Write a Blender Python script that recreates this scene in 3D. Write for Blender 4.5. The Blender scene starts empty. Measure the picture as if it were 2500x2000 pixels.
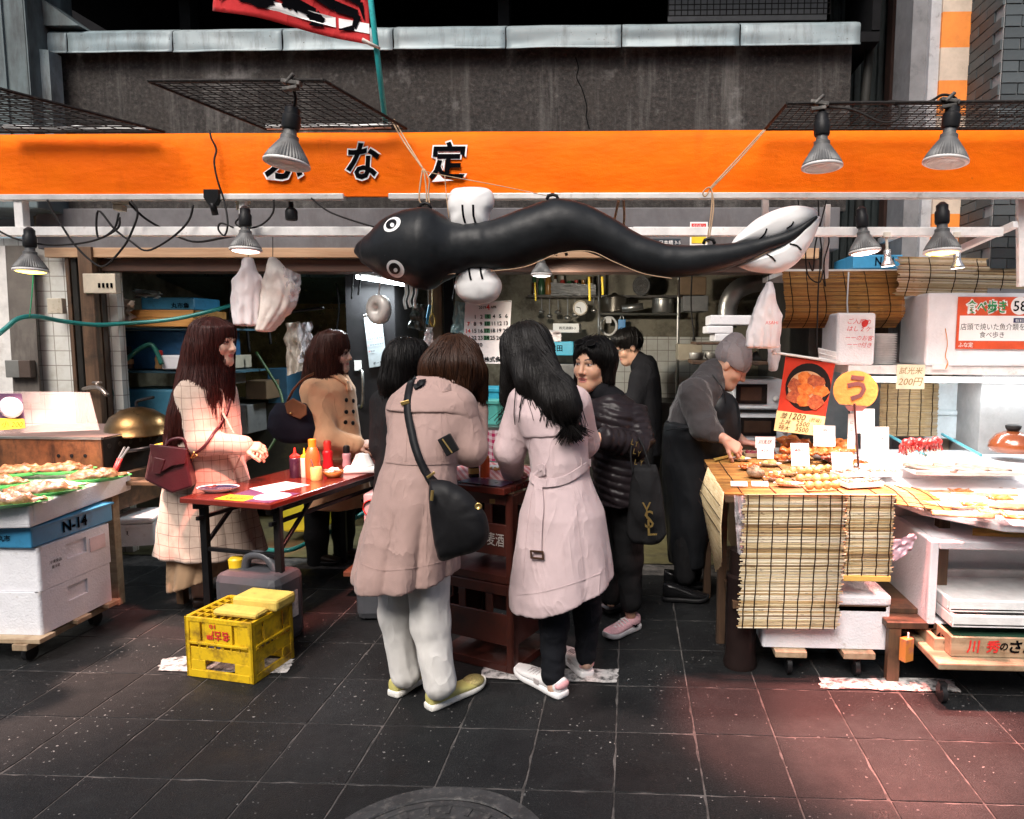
import bpy,math,random
import numpy as np
from mathutils import Vector,Matrix,noise
from mathutils.bvhtree import BVHTree
random.seed(7)
SC=bpy.context.scene
COL=SC.collection
rad=math.radians
# ------------------------------------------------------------------ camera
F,PPX,PPY,EYE=1700.0,1469.0,1000.0,1.5
PITCH,YAW,ROLL=math.atan(172/F),math.atan(66/F),0.0056
CR=Matrix.Rotation(YAW,3,'Z')@Matrix.Rotation(math.pi/2-PITCH,3,'X')@Matrix.Rotation(ROLL,3,'Z')
cam=bpy.data.cameras.new('camera')
cam.sensor_fit='HORIZONTAL';cam.sensor_width=36.0;cam.lens=F/2500*36
cam.shift_x=(1250-PPX)/2500;cam.shift_y=(PPY-1000)/2500
cam.clip_start=0.05;cam.clip_end=400
camo=bpy.data.objects.new('camera',cam);COL.objects.link(camo)
camo.matrix_world=Matrix.Translation((0,0,EYE))@CR.to_4x4()
SC.camera=camo
# ------------------------------------------------------------------ world, sun, exposure
SUN_EL,SUN_AZ=50.0,196.0
w=bpy.data.worlds.new('World');SC.world=w;w.use_nodes=True
nt=w.node_tree;nt.nodes.clear()
sky=nt.nodes.new('ShaderNodeTexSky');sky.sky_type='NISHITA';sky.sun_disc=False
sky.sun_elevation=rad(SUN_EL);sky.sun_rotation=rad(SUN_AZ)
sky.dust_density=4.0;sky.ozone_density=1.0;sky.air_density=1.0
bg=nt.nodes.new('ShaderNodeBackground');bg.inputs[1].default_value=0.055
ow=nt.nodes.new('ShaderNodeOutputWorld')
nt.links.new(sky.outputs[0],bg.inputs[0]);nt.links.new(bg.outputs[0],ow.inputs[0])
sun=bpy.data.lights.new('sun','SUN');sun.energy=1.5;sun.angle=rad(32);sun.color=(1,.95,.9)
suno=bpy.data.objects.new('sun',sun);COL.objects.link(suno)
az=rad(SUN_AZ)
sdir=Vector((math.sin(az)*math.cos(rad(SUN_EL)),math.cos(az)*math.cos(rad(SUN_EL)),math.sin(rad(SUN_EL))))
suno.rotation_euler=sdir.to_track_quat('Z','Y').to_euler();suno.location=(0,-3,9)
vs=SC.view_settings
vs.view_transform='Standard';vs.look='None';vs.gamma=1;vs.exposure=1.48;vs.use_curve_mapping=False
SC.cycles.max_bounces=8;SC.cycles.transparent_max_bounces=12
SC.cycles.sample_clamp_indirect=6.0
# ------------------------------------------------------------------ helpers
def V(*a):return Vector(a[0])if len(a)==1 else Vector(a)
def ray(x,y):return CR@Vector(((x-PPX)/F,-(y-PPY)/F,-1))
def P(x,y,Y):
  d=ray(x,y);return Vector((0,0,EYE))+d*(Y/d.y)
def G(x,y,z=0.0):
  d=ray(x,y);return Vector((0,0,EYE))+d*((z-EYE)/d.z)
def lin(c):
  return tuple(((v/255)/12.92 if v<=10 else((v/255+.055)/1.055)**2.4)for v in c)
WM={}
def reg(o,parent,world):
  COL.objects.link(o)
  if parent is not None:
    o.parent=parent
    if world:
      o.matrix_parent_inverse=WM.get(parent.name,Matrix()).inverted();WM[o.name]=o.matrix_basis.copy()
    else:
      WM[o.name]=WM.get(parent.name,Matrix())@o.matrix_basis
  else:
    WM[o.name]=o.matrix_basis.copy()
  return o
def tag(o,label=None,cat=None,group=None,kind=None):
  for k,v in(('label',label),('category',cat),('group',group),('kind',kind)):
    if v:o[k]=v
  return o
def thing(name,label,cat,loc=(0,0,0),group=None,rz=0.0):
  o=bpy.data.objects.new(name,None);o.empty_display_size=.05
  o.matrix_basis=Matrix.Translation(loc)@Matrix.Rotation(rz,4,'Z')
  reg(o,None,True)
  return tag(o,label,cat,group)
def setbasis(o,m):
  o.matrix_basis=m;WM[o.name]=m.copy()
class MB:
  def __init__(s):s.v=[];s.f=[];s.m=[];s.uv=None
  def add(s,vs,fs,mi=0):
    b=len(s.v);s.v+=[tuple(q)for q in vs]
    s.f+=[tuple(i+b for i in f)for f in fs];s.m+=[mi]*len(fs);return s
  def box(s,c,d,R=None,mi=0):
    c=V(c);vs=[]
    for z in(-.5,.5):
      for y in(-.5,.5):
        for x in(-.5,.5):
          q=V(x*d[0],y*d[1],z*d[2])
          vs.append(c+(R@q if R else q))
    return s.add(vs,[(0,2,3,1),(4,5,7,6),(0,1,5,4),(2,6,7,3),(0,4,6,2),(1,3,7,5)],mi)
  def span(s,a,b,mi=0):
    a=V(a);b=V(b)
    return s.box((a+b)/2,[abs(b[i]-a[i])for i in range(3)],None,mi)
  def hexa(s,p,mi=0):
    return s.add(p,[(3,2,1,0),(4,5,6,7),(0,1,5,4),(1,2,6,5),(2,3,7,6),(3,0,4,7)],mi)
  def quad(s,a,b,c,d,mi=0):return s.add([a,b,c,d],[(0,1,2,3)],mi)
  def slab(s,pts,off,mi=0):
    n=len(pts);off=V(off);vs=[V(p)for p in pts]+[V(p)+off for p in pts]
    fs=[tuple(range(n))[::-1],tuple(range(n,2*n))]+[(i,(i+1)%n,n+(i+1)%n,n+i)for i in range(n)]
    return s.add(vs,fs,mi)
  def tube(s,path,r,n=8,caps=True,mi=0,flat=1.0):
    path=[V(p)for p in path];m=len(path)
    rs=r if isinstance(r,(list,tuple))else[r]*m
    t=(path[1]-path[0]).normalized()
    u=t.cross(V(0,0,1)if abs(t.z)<.9 else V(1,0,0)).normalized()
    vs=[]
    for i,p in enumerate(path):
      if i==0:t=path[1]-path[0]
      elif i==m-1:t=path[-1]-path[-2]
      else:t=path[i+1]-path[i-1]
      t=t.normalized()if t.length>1e-9 else V(0,0,1)
      u=u-t*u.dot(t);u=u.normalized()if u.length>1e-6 else t.orthogonal().normalized()
      w_=t.cross(u)
      for k in range(n):
        a=2*math.pi*k/n
        vs.append(p+u*(math.cos(a)*rs[i])+w_*(math.sin(a)*rs[i]*flat))
    fs=[(i*n+k,i*n+(k+1)%n,(i+1)*n+(k+1)%n,(i+1)*n+k)for i in range(m-1)for k in range(n)]
    if caps:fs+=[tuple(range(n))[::-1],tuple(range((m-1)*n,m*n))]
    return s.add(vs,fs,mi)
  def lathe(s,prof,n=24,M=None,mi=0,sx=1.0,sy=1.0,rib=None):
    vs=[]
    for(r,z)in prof:
      for k in range(n):
        a=2*math.pi*k/n
        q=r*(1+(rib[1]*(k%2)if rib and rib[0][0]<z<rib[0][1]else 0))
        p=V(q*math.cos(a)*sx,q*math.sin(a)*sy,z);vs.append(M@p if M else p)
    m=len(prof)
    fs=[(i*n+k,i*n+(k+1)%n,(i+1)*n+(k+1)%n,(i+1)*n+k)for i in range(m-1)for k in range(n)]
    if prof[0][0]>1e-5:fs.append(tuple(range(n))[::-1])
    if prof[-1][0]>1e-5:fs.append(tuple(range((m-1)*n,m*n)))
    return s.add(vs,fs,mi)
  def ball(s,c,r,R=None,n=12,m=8,mi=0,jig=0.0):
    c=V(c);r=(r,r,r)if not isinstance(r,(tuple,list))else r
    vs=[]
    for i in range(m+1):
      th=math.pi*i/m
      for k in range(n):
        a=2*math.pi*k/n
        q=V(math.sin(th)*math.cos(a),math.sin(th)*math.sin(a),math.cos(th))
        if jig:q*=1+jig*noise.noise(q*2.3+c*37)
        q=V(q.x*r[0],q.y*r[1],q.z*r[2]);vs.append(c+(R@q if R else q))
    fs=[(i*n+k,(i+1)*n+k,(i+1)*n+(k+1)%n,i*n+(k+1)%n)for i in range(m)for k in range(n)]
    return s.add(vs,fs,mi)
  def grid(s,fn,nu,nv,mi=0):
    vs=[fn(i/nu,j/nv)for j in range(nv+1)for i in range(nu+1)]
    fs=[(j*(nu+1)+i,j*(nu+1)+i+1,(j+1)*(nu+1)+i+1,(j+1)*(nu+1)+i)for j in range(nv)for i in range(nu)]
    return s.add(vs,fs,mi)
  def mesh(s,name,mats):
    me=bpy.data.meshes.new(name);me.from_pydata(s.v,[],s.f)
    for m in(mats if isinstance(mats,(list,tuple))else[mats]):me.materials.append(m)
    if any(s.m):me.polygons.foreach_set('material_index',s.m)
    return me
  def build(s,name,mats,parent=None,smooth=False,bevel=0.0,solid=0.0,world=True,sub=0,auto=None,loc=None):
    o=bpy.data.objects.new(name,s.mesh(name,mats))
    if loc is not None:o.matrix_basis=Matrix.Translation(loc)
    finish(o.data,smooth,auto)
    mods(o,bevel,solid,sub)
    return reg(o,parent,world)
def finish(me,smooth,auto=None):
  me.validate();
  if smooth or auto:
    me.polygons.foreach_set('use_smooth',[True]*len(me.polygons))
  if auto:me.set_sharp_from_angle(angle=rad(auto))
  me.update()
def mods(o,bevel=0,solid=0,sub=0):
  if solid:
    m=o.modifiers.new('solid','SOLIDIFY');m.thickness=solid;m.offset=0
  if bevel:
    m=o.modifiers.new('bevel','BEVEL');m.width=bevel;m.segments=2;m.limit_method='ANGLE';m.angle_limit=rad(40)
  if sub:
    m=o.modifiers.new('sub','SUBSURF');m.levels=sub;m.render_levels=sub
def clone(o,parent=None,basis=None,deep=True):
  c=o.copy();COL.objects.link(c);c.parent=parent
  if basis is not None:c.matrix_basis=basis
  WM[c.name]=(WM.get(parent.name,Matrix())if parent else Matrix())@c.matrix_basis
  if deep:
    for ch in list(KIDS.get(o.name,[])):
      k=clone(ch,c);KIDS.setdefault(c.name,[]).append(k)
  return c
KIDS={}
def kid(o):
  KIDS.setdefault(o.parent.name,[]).append(o);return o
def spline(pts,n=6):
  pts=[V(p)for p in pts];out=[]
  for i in range(len(pts)-1):
    p0=pts[max(i-1,0)];p1=pts[i];p2=pts[i+1];p3=pts[min(i+2,len(pts)-1)]
    for k in range(n):
      t=k/n
      out.append(.5*((2*p1)+(p2-p0)*t+(2*p0-5*p1+4*p2-p3)*t*t+(3*p1-p0-3*p2+p3)*t**3))
  return out+[pts[-1]]
def frame(o,u,v):
  u=V(u).normalized();v=V(v);v=(v-u*u.dot(v)).normalized();n=u.cross(v)
  m=Matrix((u,v,n)).transposed().to_4x4();m.translation=V(o);return m
_tc={}
def tmesh(s,bold=0.0,shear=0.0,ext=0.0,res=2):
  k=(s,bold,shear,ext,res)
  if k not in _tc:
    c=bpy.data.curves.new('lettering','FONT');c.body=s;c.size=1;c.resolution_u=res;c.offset=bold;c.shear=shear;c.extrude=ext
    o=bpy.data.objects.new('lettering',c);me=bpy.data.meshes.new_from_object(o)
    vs=np.array([v.co[:]for v in me.vertices])if len(me.vertices)else np.zeros((1,3))
    _tc[k]=(vs,[tuple(p.vertices)for p in me.polygons])
    bpy.data.objects.remove(o);bpy.data.meshes.remove(me)
  return _tc[k]
def text(s,mat,M,size=None,box=None,bold=0.0,shear=0.0,parent=None,name='lettering',mb=None,lift=.0015,mi=0,ext=0.0):
  """flat lettering centred on matrix M (x right, y up, z outwards); box=(w,h) fits, size = em height"""
  vs,fs=tmesh(s,bold,shear,ext)
  lo=vs.min(0);hi=vs.max(0);c=(lo+hi)/2
  if box:sx=box[0]/max(hi[0]-lo[0],1e-4);sy=box[1]/max(hi[1]-lo[1],1e-4)
  else:sx=sy=size
  pts=[M@V((v[0]-c[0])*sx,(v[1]-c[1])*sy,lift+(v[2]-lo[2])*(sx if ext else 0))for v in vs]
  if mb is not None:mb.add(pts,fs,mi);return mb
  return MB().add(pts,fs).build(name,mat,parent)
# ------------------------------------------------------------------ materials
MATS={}
class NT:
  def __init__(s,name):
    s.m=bpy.data.materials.new(name);s.m.use_nodes=True;s.t=s.m.node_tree;s.t.nodes.clear()
    s.out=s.n('OutputMaterial');s.b=s.n('BsdfPrincipled');s.l(s.b.outputs[0],s.out.inputs[0])
    s.co=s.n('TexCoord').outputs['Object']
  def n(s,t,**k):
    o=s.t.nodes.new('ShaderNode'+t)
    for a,v in k.items():setattr(o,a,v)
    return o
  def l(s,a,b):s.t.links.new(a,b)
  def noise(s,scale,detail=4,rough=.6,vec=None,dist=0.0,sc=None):
    o=s.n('TexNoise');o.inputs['Scale'].default_value=scale;o.inputs['Detail'].default_value=detail
    o.inputs['Roughness'].default_value=rough;o.inputs['Distortion'].default_value=dist
    v=vec or s.co
    if sc:
      mp=s.n('Mapping');mp.inputs['Scale'].default_value=sc;s.l(v,mp.inputs[0]);v=mp.outputs[0]
    s.l(v,o.inputs['Vector']);return o.outputs['Fac']
  def ramp(s,fac,stops):
    o=s.n('ValToRGB');e=o.color_ramp.elements
    while len(e)<len(stops):e.new(.5)
    for i,(p,c)in enumerate(stops):
      e[i].position=p;e[i].color=(c if len(c)==4 else(*c,1))if isinstance(c,(tuple,list))else(c,c,c,1)
    s.l(fac,o.inputs[0]);return o.outputs[0]
  def mix(s,fac,a,b,mode='MIX'):
    o=s.n('Mix',data_type='RGBA',blend_type=mode)
    for sock,v in((o.inputs[0],fac),(o.inputs[6],a),(o.inputs[7],b)):
      if isinstance(v,(int,float)):sock.default_value=v
      elif isinstance(v,(tuple,list)):sock.default_value=(*v[:3],1)
      else:s.l(v,sock)
    return o.outputs[2]
  def math(s,op,a,b=0.0,c=None):
    o=s.n('Math',operation=op)
    for i,v in enumerate((a,b)if c is None else(a,b,c)):
      if isinstance(v,(int,float)):o.inputs[i].default_value=v
      else:s.l(v,o.inputs[i])
    return o.outputs[0]
  def sep(s,vec=None):
    o=s.n('SeparateXYZ');s.l(vec or s.co,o.inputs[0]);return o.outputs
  def col(s,c):
    if isinstance(c,(tuple,list)):s.b.inputs['Base Color'].default_value=(*c[:3],1)
    else:s.l(c,s.b.inputs['Base Color'])
  def bump(s,h,strength=.3,dist=.01):
    o=s.n('Bump');o.inputs['Strength'].default_value=strength;o.inputs['Distance'].default_value=dist
    s.l(h,o.inputs['Height']);s.l(o.outputs[0],s.b.inputs['Normal'])
  def set(s,**k):
    for a,v in k.items():
      i=s.b.inputs[a.replace('_',' ')]
      if isinstance(v,(int,float,tuple)):i.default_value=v
      else:s.l(v,i)
    return s
def M(name,col,rough=.55,metal=0.0,var=.18,vs=9.0,bump=.15,bs=70.0,dirt=None,ds=5.0,dlev=.55,spec=.5,coat=0.0,trans=0.0,emit=None,es=1.0,sheen=0.0,sss=0.0,streak=False,alpha=None,rnd=0.0):
  if name in MATS:return MATS[name]
  n=NT(name)
  a=tuple(max(0,c*(1-var))for c in col);b=tuple(min(1,c*(1+var))for c in col)
  c=n.mix(n.ramp(n.noise(vs,5,.65),[(.3,0.0),(.7,1.0)]),a,b)
  if rnd:
    oi=n.n('ObjectInfo');h=n.n('HueSaturation');h.inputs['Saturation'].default_value=1
    n.l(n.math('MULTIPLY_ADD',oi.outputs['Random'],rnd,1-rnd/2),h.inputs['Value']);n.l(c,h.inputs['Color']);c=h.outputs[0]
  if dirt:
    f=n.ramp(n.noise(ds,6,.7,sc=(1,1,.25)if streak else None),[(dlev,0.0),(min(1,dlev+.18),1.0)])
    c=n.mix(f,c,dirt)
  n.col(c);n.set(Roughness=n.math('MULTIPLY_ADD',n.noise(vs*2.3),.25,rough-.12),Metallic=metal)
  n.b.inputs['Specular IOR Level'].default_value=spec if max(col)>.03 else min(spec,.18)
  if coat:n.set(Coat_Weight=coat,Coat_Roughness=.08)
  if trans:n.set(Transmission_Weight=trans,IOR=1.3)
  if sheen:n.set(Sheen_Weight=sheen,Sheen_Roughness=.5)
  if sss:n.set(Subsurface_Weight=sss,Subsurface_Radius=(.012,.005,.003));n.b.inputs['Subsurface Scale'].default_value=1.0
  if emit:n.set(Emission_Color=(*emit,1),Emission_Strength=es)
  if alpha is not None:n.set(Alpha=alpha)
  if bump:n.bump(n.noise(bs,4,.6),bump,.004)
  MATS[name]=n.m
  return n.m
def wood(name,c1,c2,axis='x',rough=.6,scale=1.0,dirt=None,coat=0.0):
  if name in MATS:return MATS[name]
  n=NT(name)
  sc={'x':(2,26,26),'y':(26,2,26),'z':(26,26,2)}[axis]
  g=n.noise(scale,6,.65,sc=sc,dist=.4)
  c=n.mix(n.ramp(g,[(.35,0.0),(.65,1.0)]),c1,c2)
  oi=n.n('ObjectInfo');h=n.n('HueSaturation');n.l(n.math('MULTIPLY_ADD',oi.outputs['Random'],.3,.85),h.inputs['Value']);n.l(c,h.inputs['Color']);c=h.outputs[0]
  if dirt:c=n.mix(n.ramp(n.noise(6,6,.7),[(.5,0.0),(.7,1.0)]),c,dirt)
  n.col(c);n.set(Roughness=rough);n.bump(g,.25,.003)
  if coat:n.set(Coat_Weight=coat,Coat_Roughness=.12)
  MATS[name]=n.m;return n.m
# ================================================================== shared materials
def mk_concrete():
  n=NT('aged_concrete')
  g=n.noise(38,6,.75);big=n.noise(2.2,4,.6)
  c=n.ramp(g,[(.32,(.006,.005,.0045)),(.55,(.034,.029,.026)),(.8,(.11,.098,.087))])
  st=n.noise(2.0,5,.7,sc=(3.2,1,.22))
  c=n.mix(n.ramp(st,[(.52,0.0),(.74,.7)]),c,(.17,.16,.148));c=n.mix(n.ramp(n.noise(3.4,5,.7),[(.60,0.0),(.74,.6)]),c,(.22,.21,.20))
  c=n.mix(n.ramp(big,[(.45,0.0),(.75,.5)]),c,(.035,.028,.022))
  n.col(c);n.set(Roughness=.9);n.bump(g,.9,.012);return n.m
CONC=mk_concrete()
def mk_flash():
  n=NT('flashing_metal')
  st=n.noise(3,6,.75,sc=(2.5,1,.5));sp=n.noise(55,3,.6)
  c=n.mix(n.ramp(n.noise(1.5,3),[(.3,0.0),(.7,1.0)]),(.17,.23,.25),(.31,.35,.355))
  c=n.mix(n.ramp(st,[(.50,0.0),(.70,.75)]),c,(.07,.07,.068))
  c=n.mix(n.ramp(sp,[(.67,0.0),(.72,.8)]),c,(.04,.035,.03))
  oi=n.n('ObjectInfo');h=n.n('HueSaturation');n.l(n.math('MULTIPLY_ADD',oi.outputs['Random'],.22,.88),h.inputs['Value']);n.l(c,h.inputs['Color'])
  n.col(h.outputs[0]);n.set(Roughness=.55,Metallic=.15);n.bump(n.noise(4,3),.3,.03);return n.m
FLASH=mk_flash()
BLACKV=M('void_shade',(.006,.006,.007),.9,var=.3)  # near-black colour stands in for the shade inside recesses, gaps and openings
TEALM=M('grey_teal_metal',(.10,.13,.135),.6,.2,dirt=(.03,.03,.03),ds=3,dlev=.5,streak=True)
STEEL=M('brushed_steel',(.42,.42,.40),.35,.9,var=.25,vs=5,bump=.1,dirt=(.12,.10,.07),ds=4,dlev=.55)
ALU=M('aluminium_white',(.62,.60,.58),.4,.3,dirt=(.2,.17,.14),ds=11,dlev=.6)
WHITEP=M('white_painted_steel',(.72,.70,.68),.45,0,dirt=(.3,.24,.2),ds=14,dlev=.62)
BLACKP=M('black_plastic',(.012,.012,.013),.45,var=.3,dirt=(.06,.055,.05),ds=20,dlev=.6)
BLACKM=M('black_metal',(.010,.010,.011),.4,.3,var=.3)
WIRE=M('grimy_wire',(.018,.016,.015),.7,.2,dirt=(.08,.07,.06),ds=60,dlev=.55)
DWOOD=wood('dark_wood',(.03,.016,.009),(.085,.046,.024),'z')
LWOODX=wood('pale_wood_x',(.27,.19,.115),(.42,.32,.21),'x',dirt=(.18,.10,.05))
LWOODY=wood('pale_wood_y',(.27,.19,.115),(.42,.32,.21),'y',dirt=(.18,.10,.05))
BWOODX=wood('brown_wood_x',(.055,.028,.014),(.13,.072,.037),'x',dirt=(.03,.018,.01))
BWOODZ=wood('brown_wood_z',(.055,.028,.014),(.13,.072,.037),'z',dirt=(.03,.018,.01))
FOAM=M('white_styrofoam',(.76,.76,.78),.75,var=.07,bump=.9,bs=95,dirt=(.45,.40,.36),ds=7,dlev=.63,sss=.0)
FOAMD=M('grubby_styrofoam',(.70,.70,.73),.8,var=.07,bump=.9,bs=95,dirt=(.46,.42,.39),ds=13,dlev=.60)
PAPER=M('white_paper',(.80,.79,.77),.7,var=.03,bump=.05)
INK=M('black_ink',(.004,.004,.005),.9,var=.1,bump=0,spec=0.0)
REDI=M('red_ink',(.62,.03,.025),.6,var=.15,bump=0)
BLUEP=M('blue_plastic',(.035,.22,.40),.45,var=.12,dirt=(.02,.07,.12),ds=6,dlev=.58)
TEALP=M('teal_hose_plastic',(.02,.24,.22),.35,var=.12)
GREENP=M('green_plate_plastic',(.07,.42,.10),.35,var=.1)
def mk_tile(name,sx,sz,base,grout,dirtc):
  n=NT(name);x,y,z=n.sep()
  mp=n.n('CombineXYZ');n.l(n.math('ADD',x,y),mp.inputs[0]);n.l(z,mp.inputs[1])
  b=n.n('TexBrick');n.l(mp.outputs[0],b.inputs['Vector']);b.offset=0
  b.inputs['Scale'].default_value=1;b.inputs['Mortar Size'].default_value=.003
  b.inputs['Brick Width'].default_value=sx;b.inputs['Row Height'].default_value=sz
  b.inputs['Color1'].default_value=(*base,1);b.inputs['Color2'].default_value=tuple(v*.93 for v in base)+(1,);b.inputs['Mortar'].default_value=(*grout,1)
  c=n.mix(n.ramp(n.noise(5,6,.7),[(.5,0.0),(.8,.7)]),b.outputs[0],dirtc)
  n.col(c);n.set(Roughness=.3);n.bump(b.outputs['Fac'],-.4,.002);return n.m
TILEW=mk_tile('white_wall_tile',.10,.10,(.62,.62,.58),(.25,.23,.2),(.30,.26,.19))
# ================================================================== ground
def mk_paver(name,flat):
  n=NT(name)
  oi=n.n('ObjectInfo');g=n.noise(140,3,.7);vor=n.n('TexVoronoi');vor.inputs['Scale'].default_value=75;n.l(n.co,vor.inputs['Vector'])
  pos=n.n('NewGeometry').outputs['Position']
  g2=n.noise(190,2,.7,vec=pos);wet=n.noise(1.7,5,.65,vec=pos);sp=n.noise(62,1,.3,vec=pos);pat=n.noise(7,5,.7,vec=pos)
  c=n.ramp(g2,[(.3,(.0028,.003,.0033)),(.55,(.0105,.0112,.012)),(.8,(.034,.0355,.037))])
  c=n.mix(n.ramp(pat,[(.5,0.0),(.75,.4)]),c,(.026,.027,.028))
  c=n.mix(n.math('MULTIPLY',n.ramp(sp,[(.72,0.0),(.745,.8)]),n.ramp(n.noise(2.6,4,.7,vec=pos),[(.45,0.0),(.62,1.0)])),c,(.34,.33,.32))
  c=n.mix(n.ramp(wet,[(.48,0.0),(.62,.6)]),c,(.010,.010,.011))
  h=n.n('HueSaturation');n.l(n.math('MULTIPLY_ADD',oi.outputs['Random'],.45,.78),h.inputs['Value']);n.l(c,h.inputs['Color'])
  n.col(h.outputs[0])
  n.set(Roughness=n.ramp(wet,[(.45,.72),(.64,.34)]));n.b.inputs['Specular IOR Level'].default_value=.25;n.bump(g2,.6,.006);return n.m
PAVE=mk_paver('dark_granite_paver',False)
def mk_ground():
  n=NT('joint_sand_and_far_paving');x,y,z=n.sep()
  b=n.n('TexBrick');b.offset=0;n.l(n.co,b.inputs['Vector']);b.inputs['Scale'].default_value=1
  b.inputs['Brick Width'].default_value=.302;b.inputs['Row Height'].default_value=.36;b.inputs['Mortar Size'].default_value=.004
  b.inputs['Color1'].default_value=(.03,.03,.032,1);b.inputs['Color2'].default_value=(.022,.022,.024,1);b.inputs['Mortar'].default_value=(.11,.10,.095,1)
  gr=n.mix(n.ramp(n.noise(9,5,.7),[(.4,0.0),(.65,1.0)]),(.02,.019,.018),(.11,.10,.095))
  d=n.math('MAXIMUM',n.math('ABSOLUTE',n.math('ADD',x,.6)),n.math('ABSOLUTE',n.math('SUBTRACT',y,2.8)))
  n.col(n.mix(n.math('GREATER_THAN',d,5.2),gr,b.outputs[0]));n.set(Roughness=.85);return n.m
g=MB();g.quad((-60,-60,-.0035),(60,-60,-.0035),(60,60,-.0035),(-60,60,-.0035))
GROUND=tag(g.build('ground',mk_ground()),kind='structure',label='dark grey slab paving of the market street')
pm=MB();hx,hy,zt=.302/2-.0017,.36/2-.0017,0.0
pm.hexa([(-hx,-hy,-.03),(hx,-hy,-.03),(hx,hy,-.03),(-hx,hy,-.03),(-hx,-hy,zt),(hx,-hy,zt),(hx,hy,zt),(-hx,hy,zt)])
pms=[]
for k in range(4):
  rg_=random.Random(k);pm=MB();ring=[]
  for(ax,ay,bx_,by_)in((-hx,-hy,hx,-hy),(hx,-hy,hx,hy),(hx,hy,-hx,hy),(-hx,hy,-hx,-hy)):
    for q in range(6):
      f=q/6;ch=rg_.uniform(0,.0022)+(.005 if rg_.random()<.08 else 0);x,y=ax+(bx_-ax)*f,ay+(by_-ay)*f;ring.append((x*(1-ch/hx),y*(1-ch/hy)))
  nq=len(ring);pm.add([(x,y,-.03)for x,y in ring]+[(x,y,0)for x,y in ring],[tuple(range(nq,2*nq))]+[(i,(i+1)%nq,nq+(i+1)%nq,nq+i)for i in range(nq)]);pms.append(pm.mesh('paver',PAVE))
for j in range(10):
  for i in range(29):
    x=-.036+.302*(i-14.5-1);yy=2.178+.36*(j-2.5)
    if j>6 and i%1==0 and yy>4.5:continue
    o=bpy.data.objects.new('paver',pms[random.randrange(4)]);
    o.matrix_basis=Matrix.Translation((x,yy,random.uniform(-.0012,0)))@Matrix.Rotation(random.uniform(-.003,.003),4,'X')@Matrix.Rotation(random.uniform(-.003,.003),4,'Y')
    m=o.modifiers.new('bevel','BEVEL');m.width=.0015;m.segments=1
    reg(o,GROUND,True)
# worn white paint patches on the paving
def mk_paint():
  n=NT('worn_road_paint');g2=n.noise(26,6,.75)
  n.col(n.mix(n.ramp(g2,[(.38,0.0),(.56,1.0)]),(.05,.05,.05),(.52,.50,.49)));n.set(Roughness=.8);n.bump(n.noise(120),.3,.004);return n.m
PAINT=mk_paint()
def patch(p,seed,label):
  pts=[]
  rng=random.Random(seed);n=len(p)
  for i in range(n):
    a,b=V(p[i]),V(p[(i+1)%n])
    for k in range(9):
      q=a.lerp(b,k/9);pts.append(V(q.x+rng.uniform(-.009,.009),q.y+rng.uniform(-.007,.007),.0045))
  mb=MB();mb.add(pts,[tuple(range(len(pts)))])
  return tag(mb.build('painted_marking',PAINT),label,None,None,'structure')
patch([G(386,1640),G(395,1612),G(440,1604),G(720,1612),G(700,1646)],1,'worn white paint patch under the yellow crate')
patch([G(1170,1658),G(1180,1630),G(1508,1636),G(1506,1670)],2,'worn white paint patch beside the white sneakers')
patch([G(2005,1682),G(1998,1656),G(2320,1660),G(2345,1692)],3,'worn white paint patch below the foam boxes')
# manhole
mc=V(-.56,1.80,0)
mh=thing('manhole_cover','round iron manhole cover set in the paving at the bottom edge','manhole cover',mc)
IRON=M('worn_iron',(.06,.06,.062),.5,.4,var=.35,dirt=(.16,.15,.14),ds=40,dlev=.52,bump=.5)
m=MB();m.lathe([(.375,.001),(.372,.006),(.315,.007),(.312,.001)],64,Matrix.Translation(mc));m.build('rim',IRON,mh)
m=MB();m.lathe([(.308,.001),(.304,.0045),(0,.0045)],64,Matrix.Translation(mc));lid=m.build('lid',IRON,mh)
m=MB()
for r in(.285,.225,.205,.12,.10):
  m.lathe([(r,.003),(r-.001,.009),(r-.010,.009),(r-.011,.003)],64,Matrix.Translation(mc))
for k in range(24):
  a=k*math.pi/12;m.box(mc+V(math.cos(a)*.255,math.sin(a)*.255,.006),(.034,.012,.006),Matrix.Rotation(a,3,'Z'))
for k in range(10):
  a=k*math.pi/5;m.lathe([(.022,.003),(.02,.010),(.012,.010),(.011,.004),(0,.004)],12,Matrix.Translation(mc+V(math.cos(a)*.165,math.sin(a)*.165,0)))
m.build('raised_pattern',IRON,lid)
# litter flecks (too many to count)
m=MB();rng=random.Random(3)
for i in range(140):
  x,y=rng.uniform(-3,2),rng.uniform(2.0,3.6);s=rng.uniform(.0008,.0024)*(2.2 if rng.random()<.05 else 1)
  a=rng.uniform(0,6);m.add([(x+s*math.cos(a+t),y+s*math.sin(a+t)*.7,.0035)for t in(0,1.7,3.2,4.8)],[(0,1,2,3)])
tag(m.build('litter_specks',M('litter_pale',(.5,.48,.45),.8)),'pale specks of litter on the dark paving','litter',None,'stuff')
# ================================================================== shop building
YF=4.6
def X_(x,Y,y=828):return P(x,y,Y).x
def Z_(y,Y,x=1250):return P(x,y,Y).z
bl=thing('shop_building','old concrete shop building with grey metal parapet above the orange sign','building',(-.6,YF,0))
xl,xr=P(118,220,YF).x,P(2076,220,YF).x
zb,zt_=2.32,Z_(122,YF)
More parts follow.
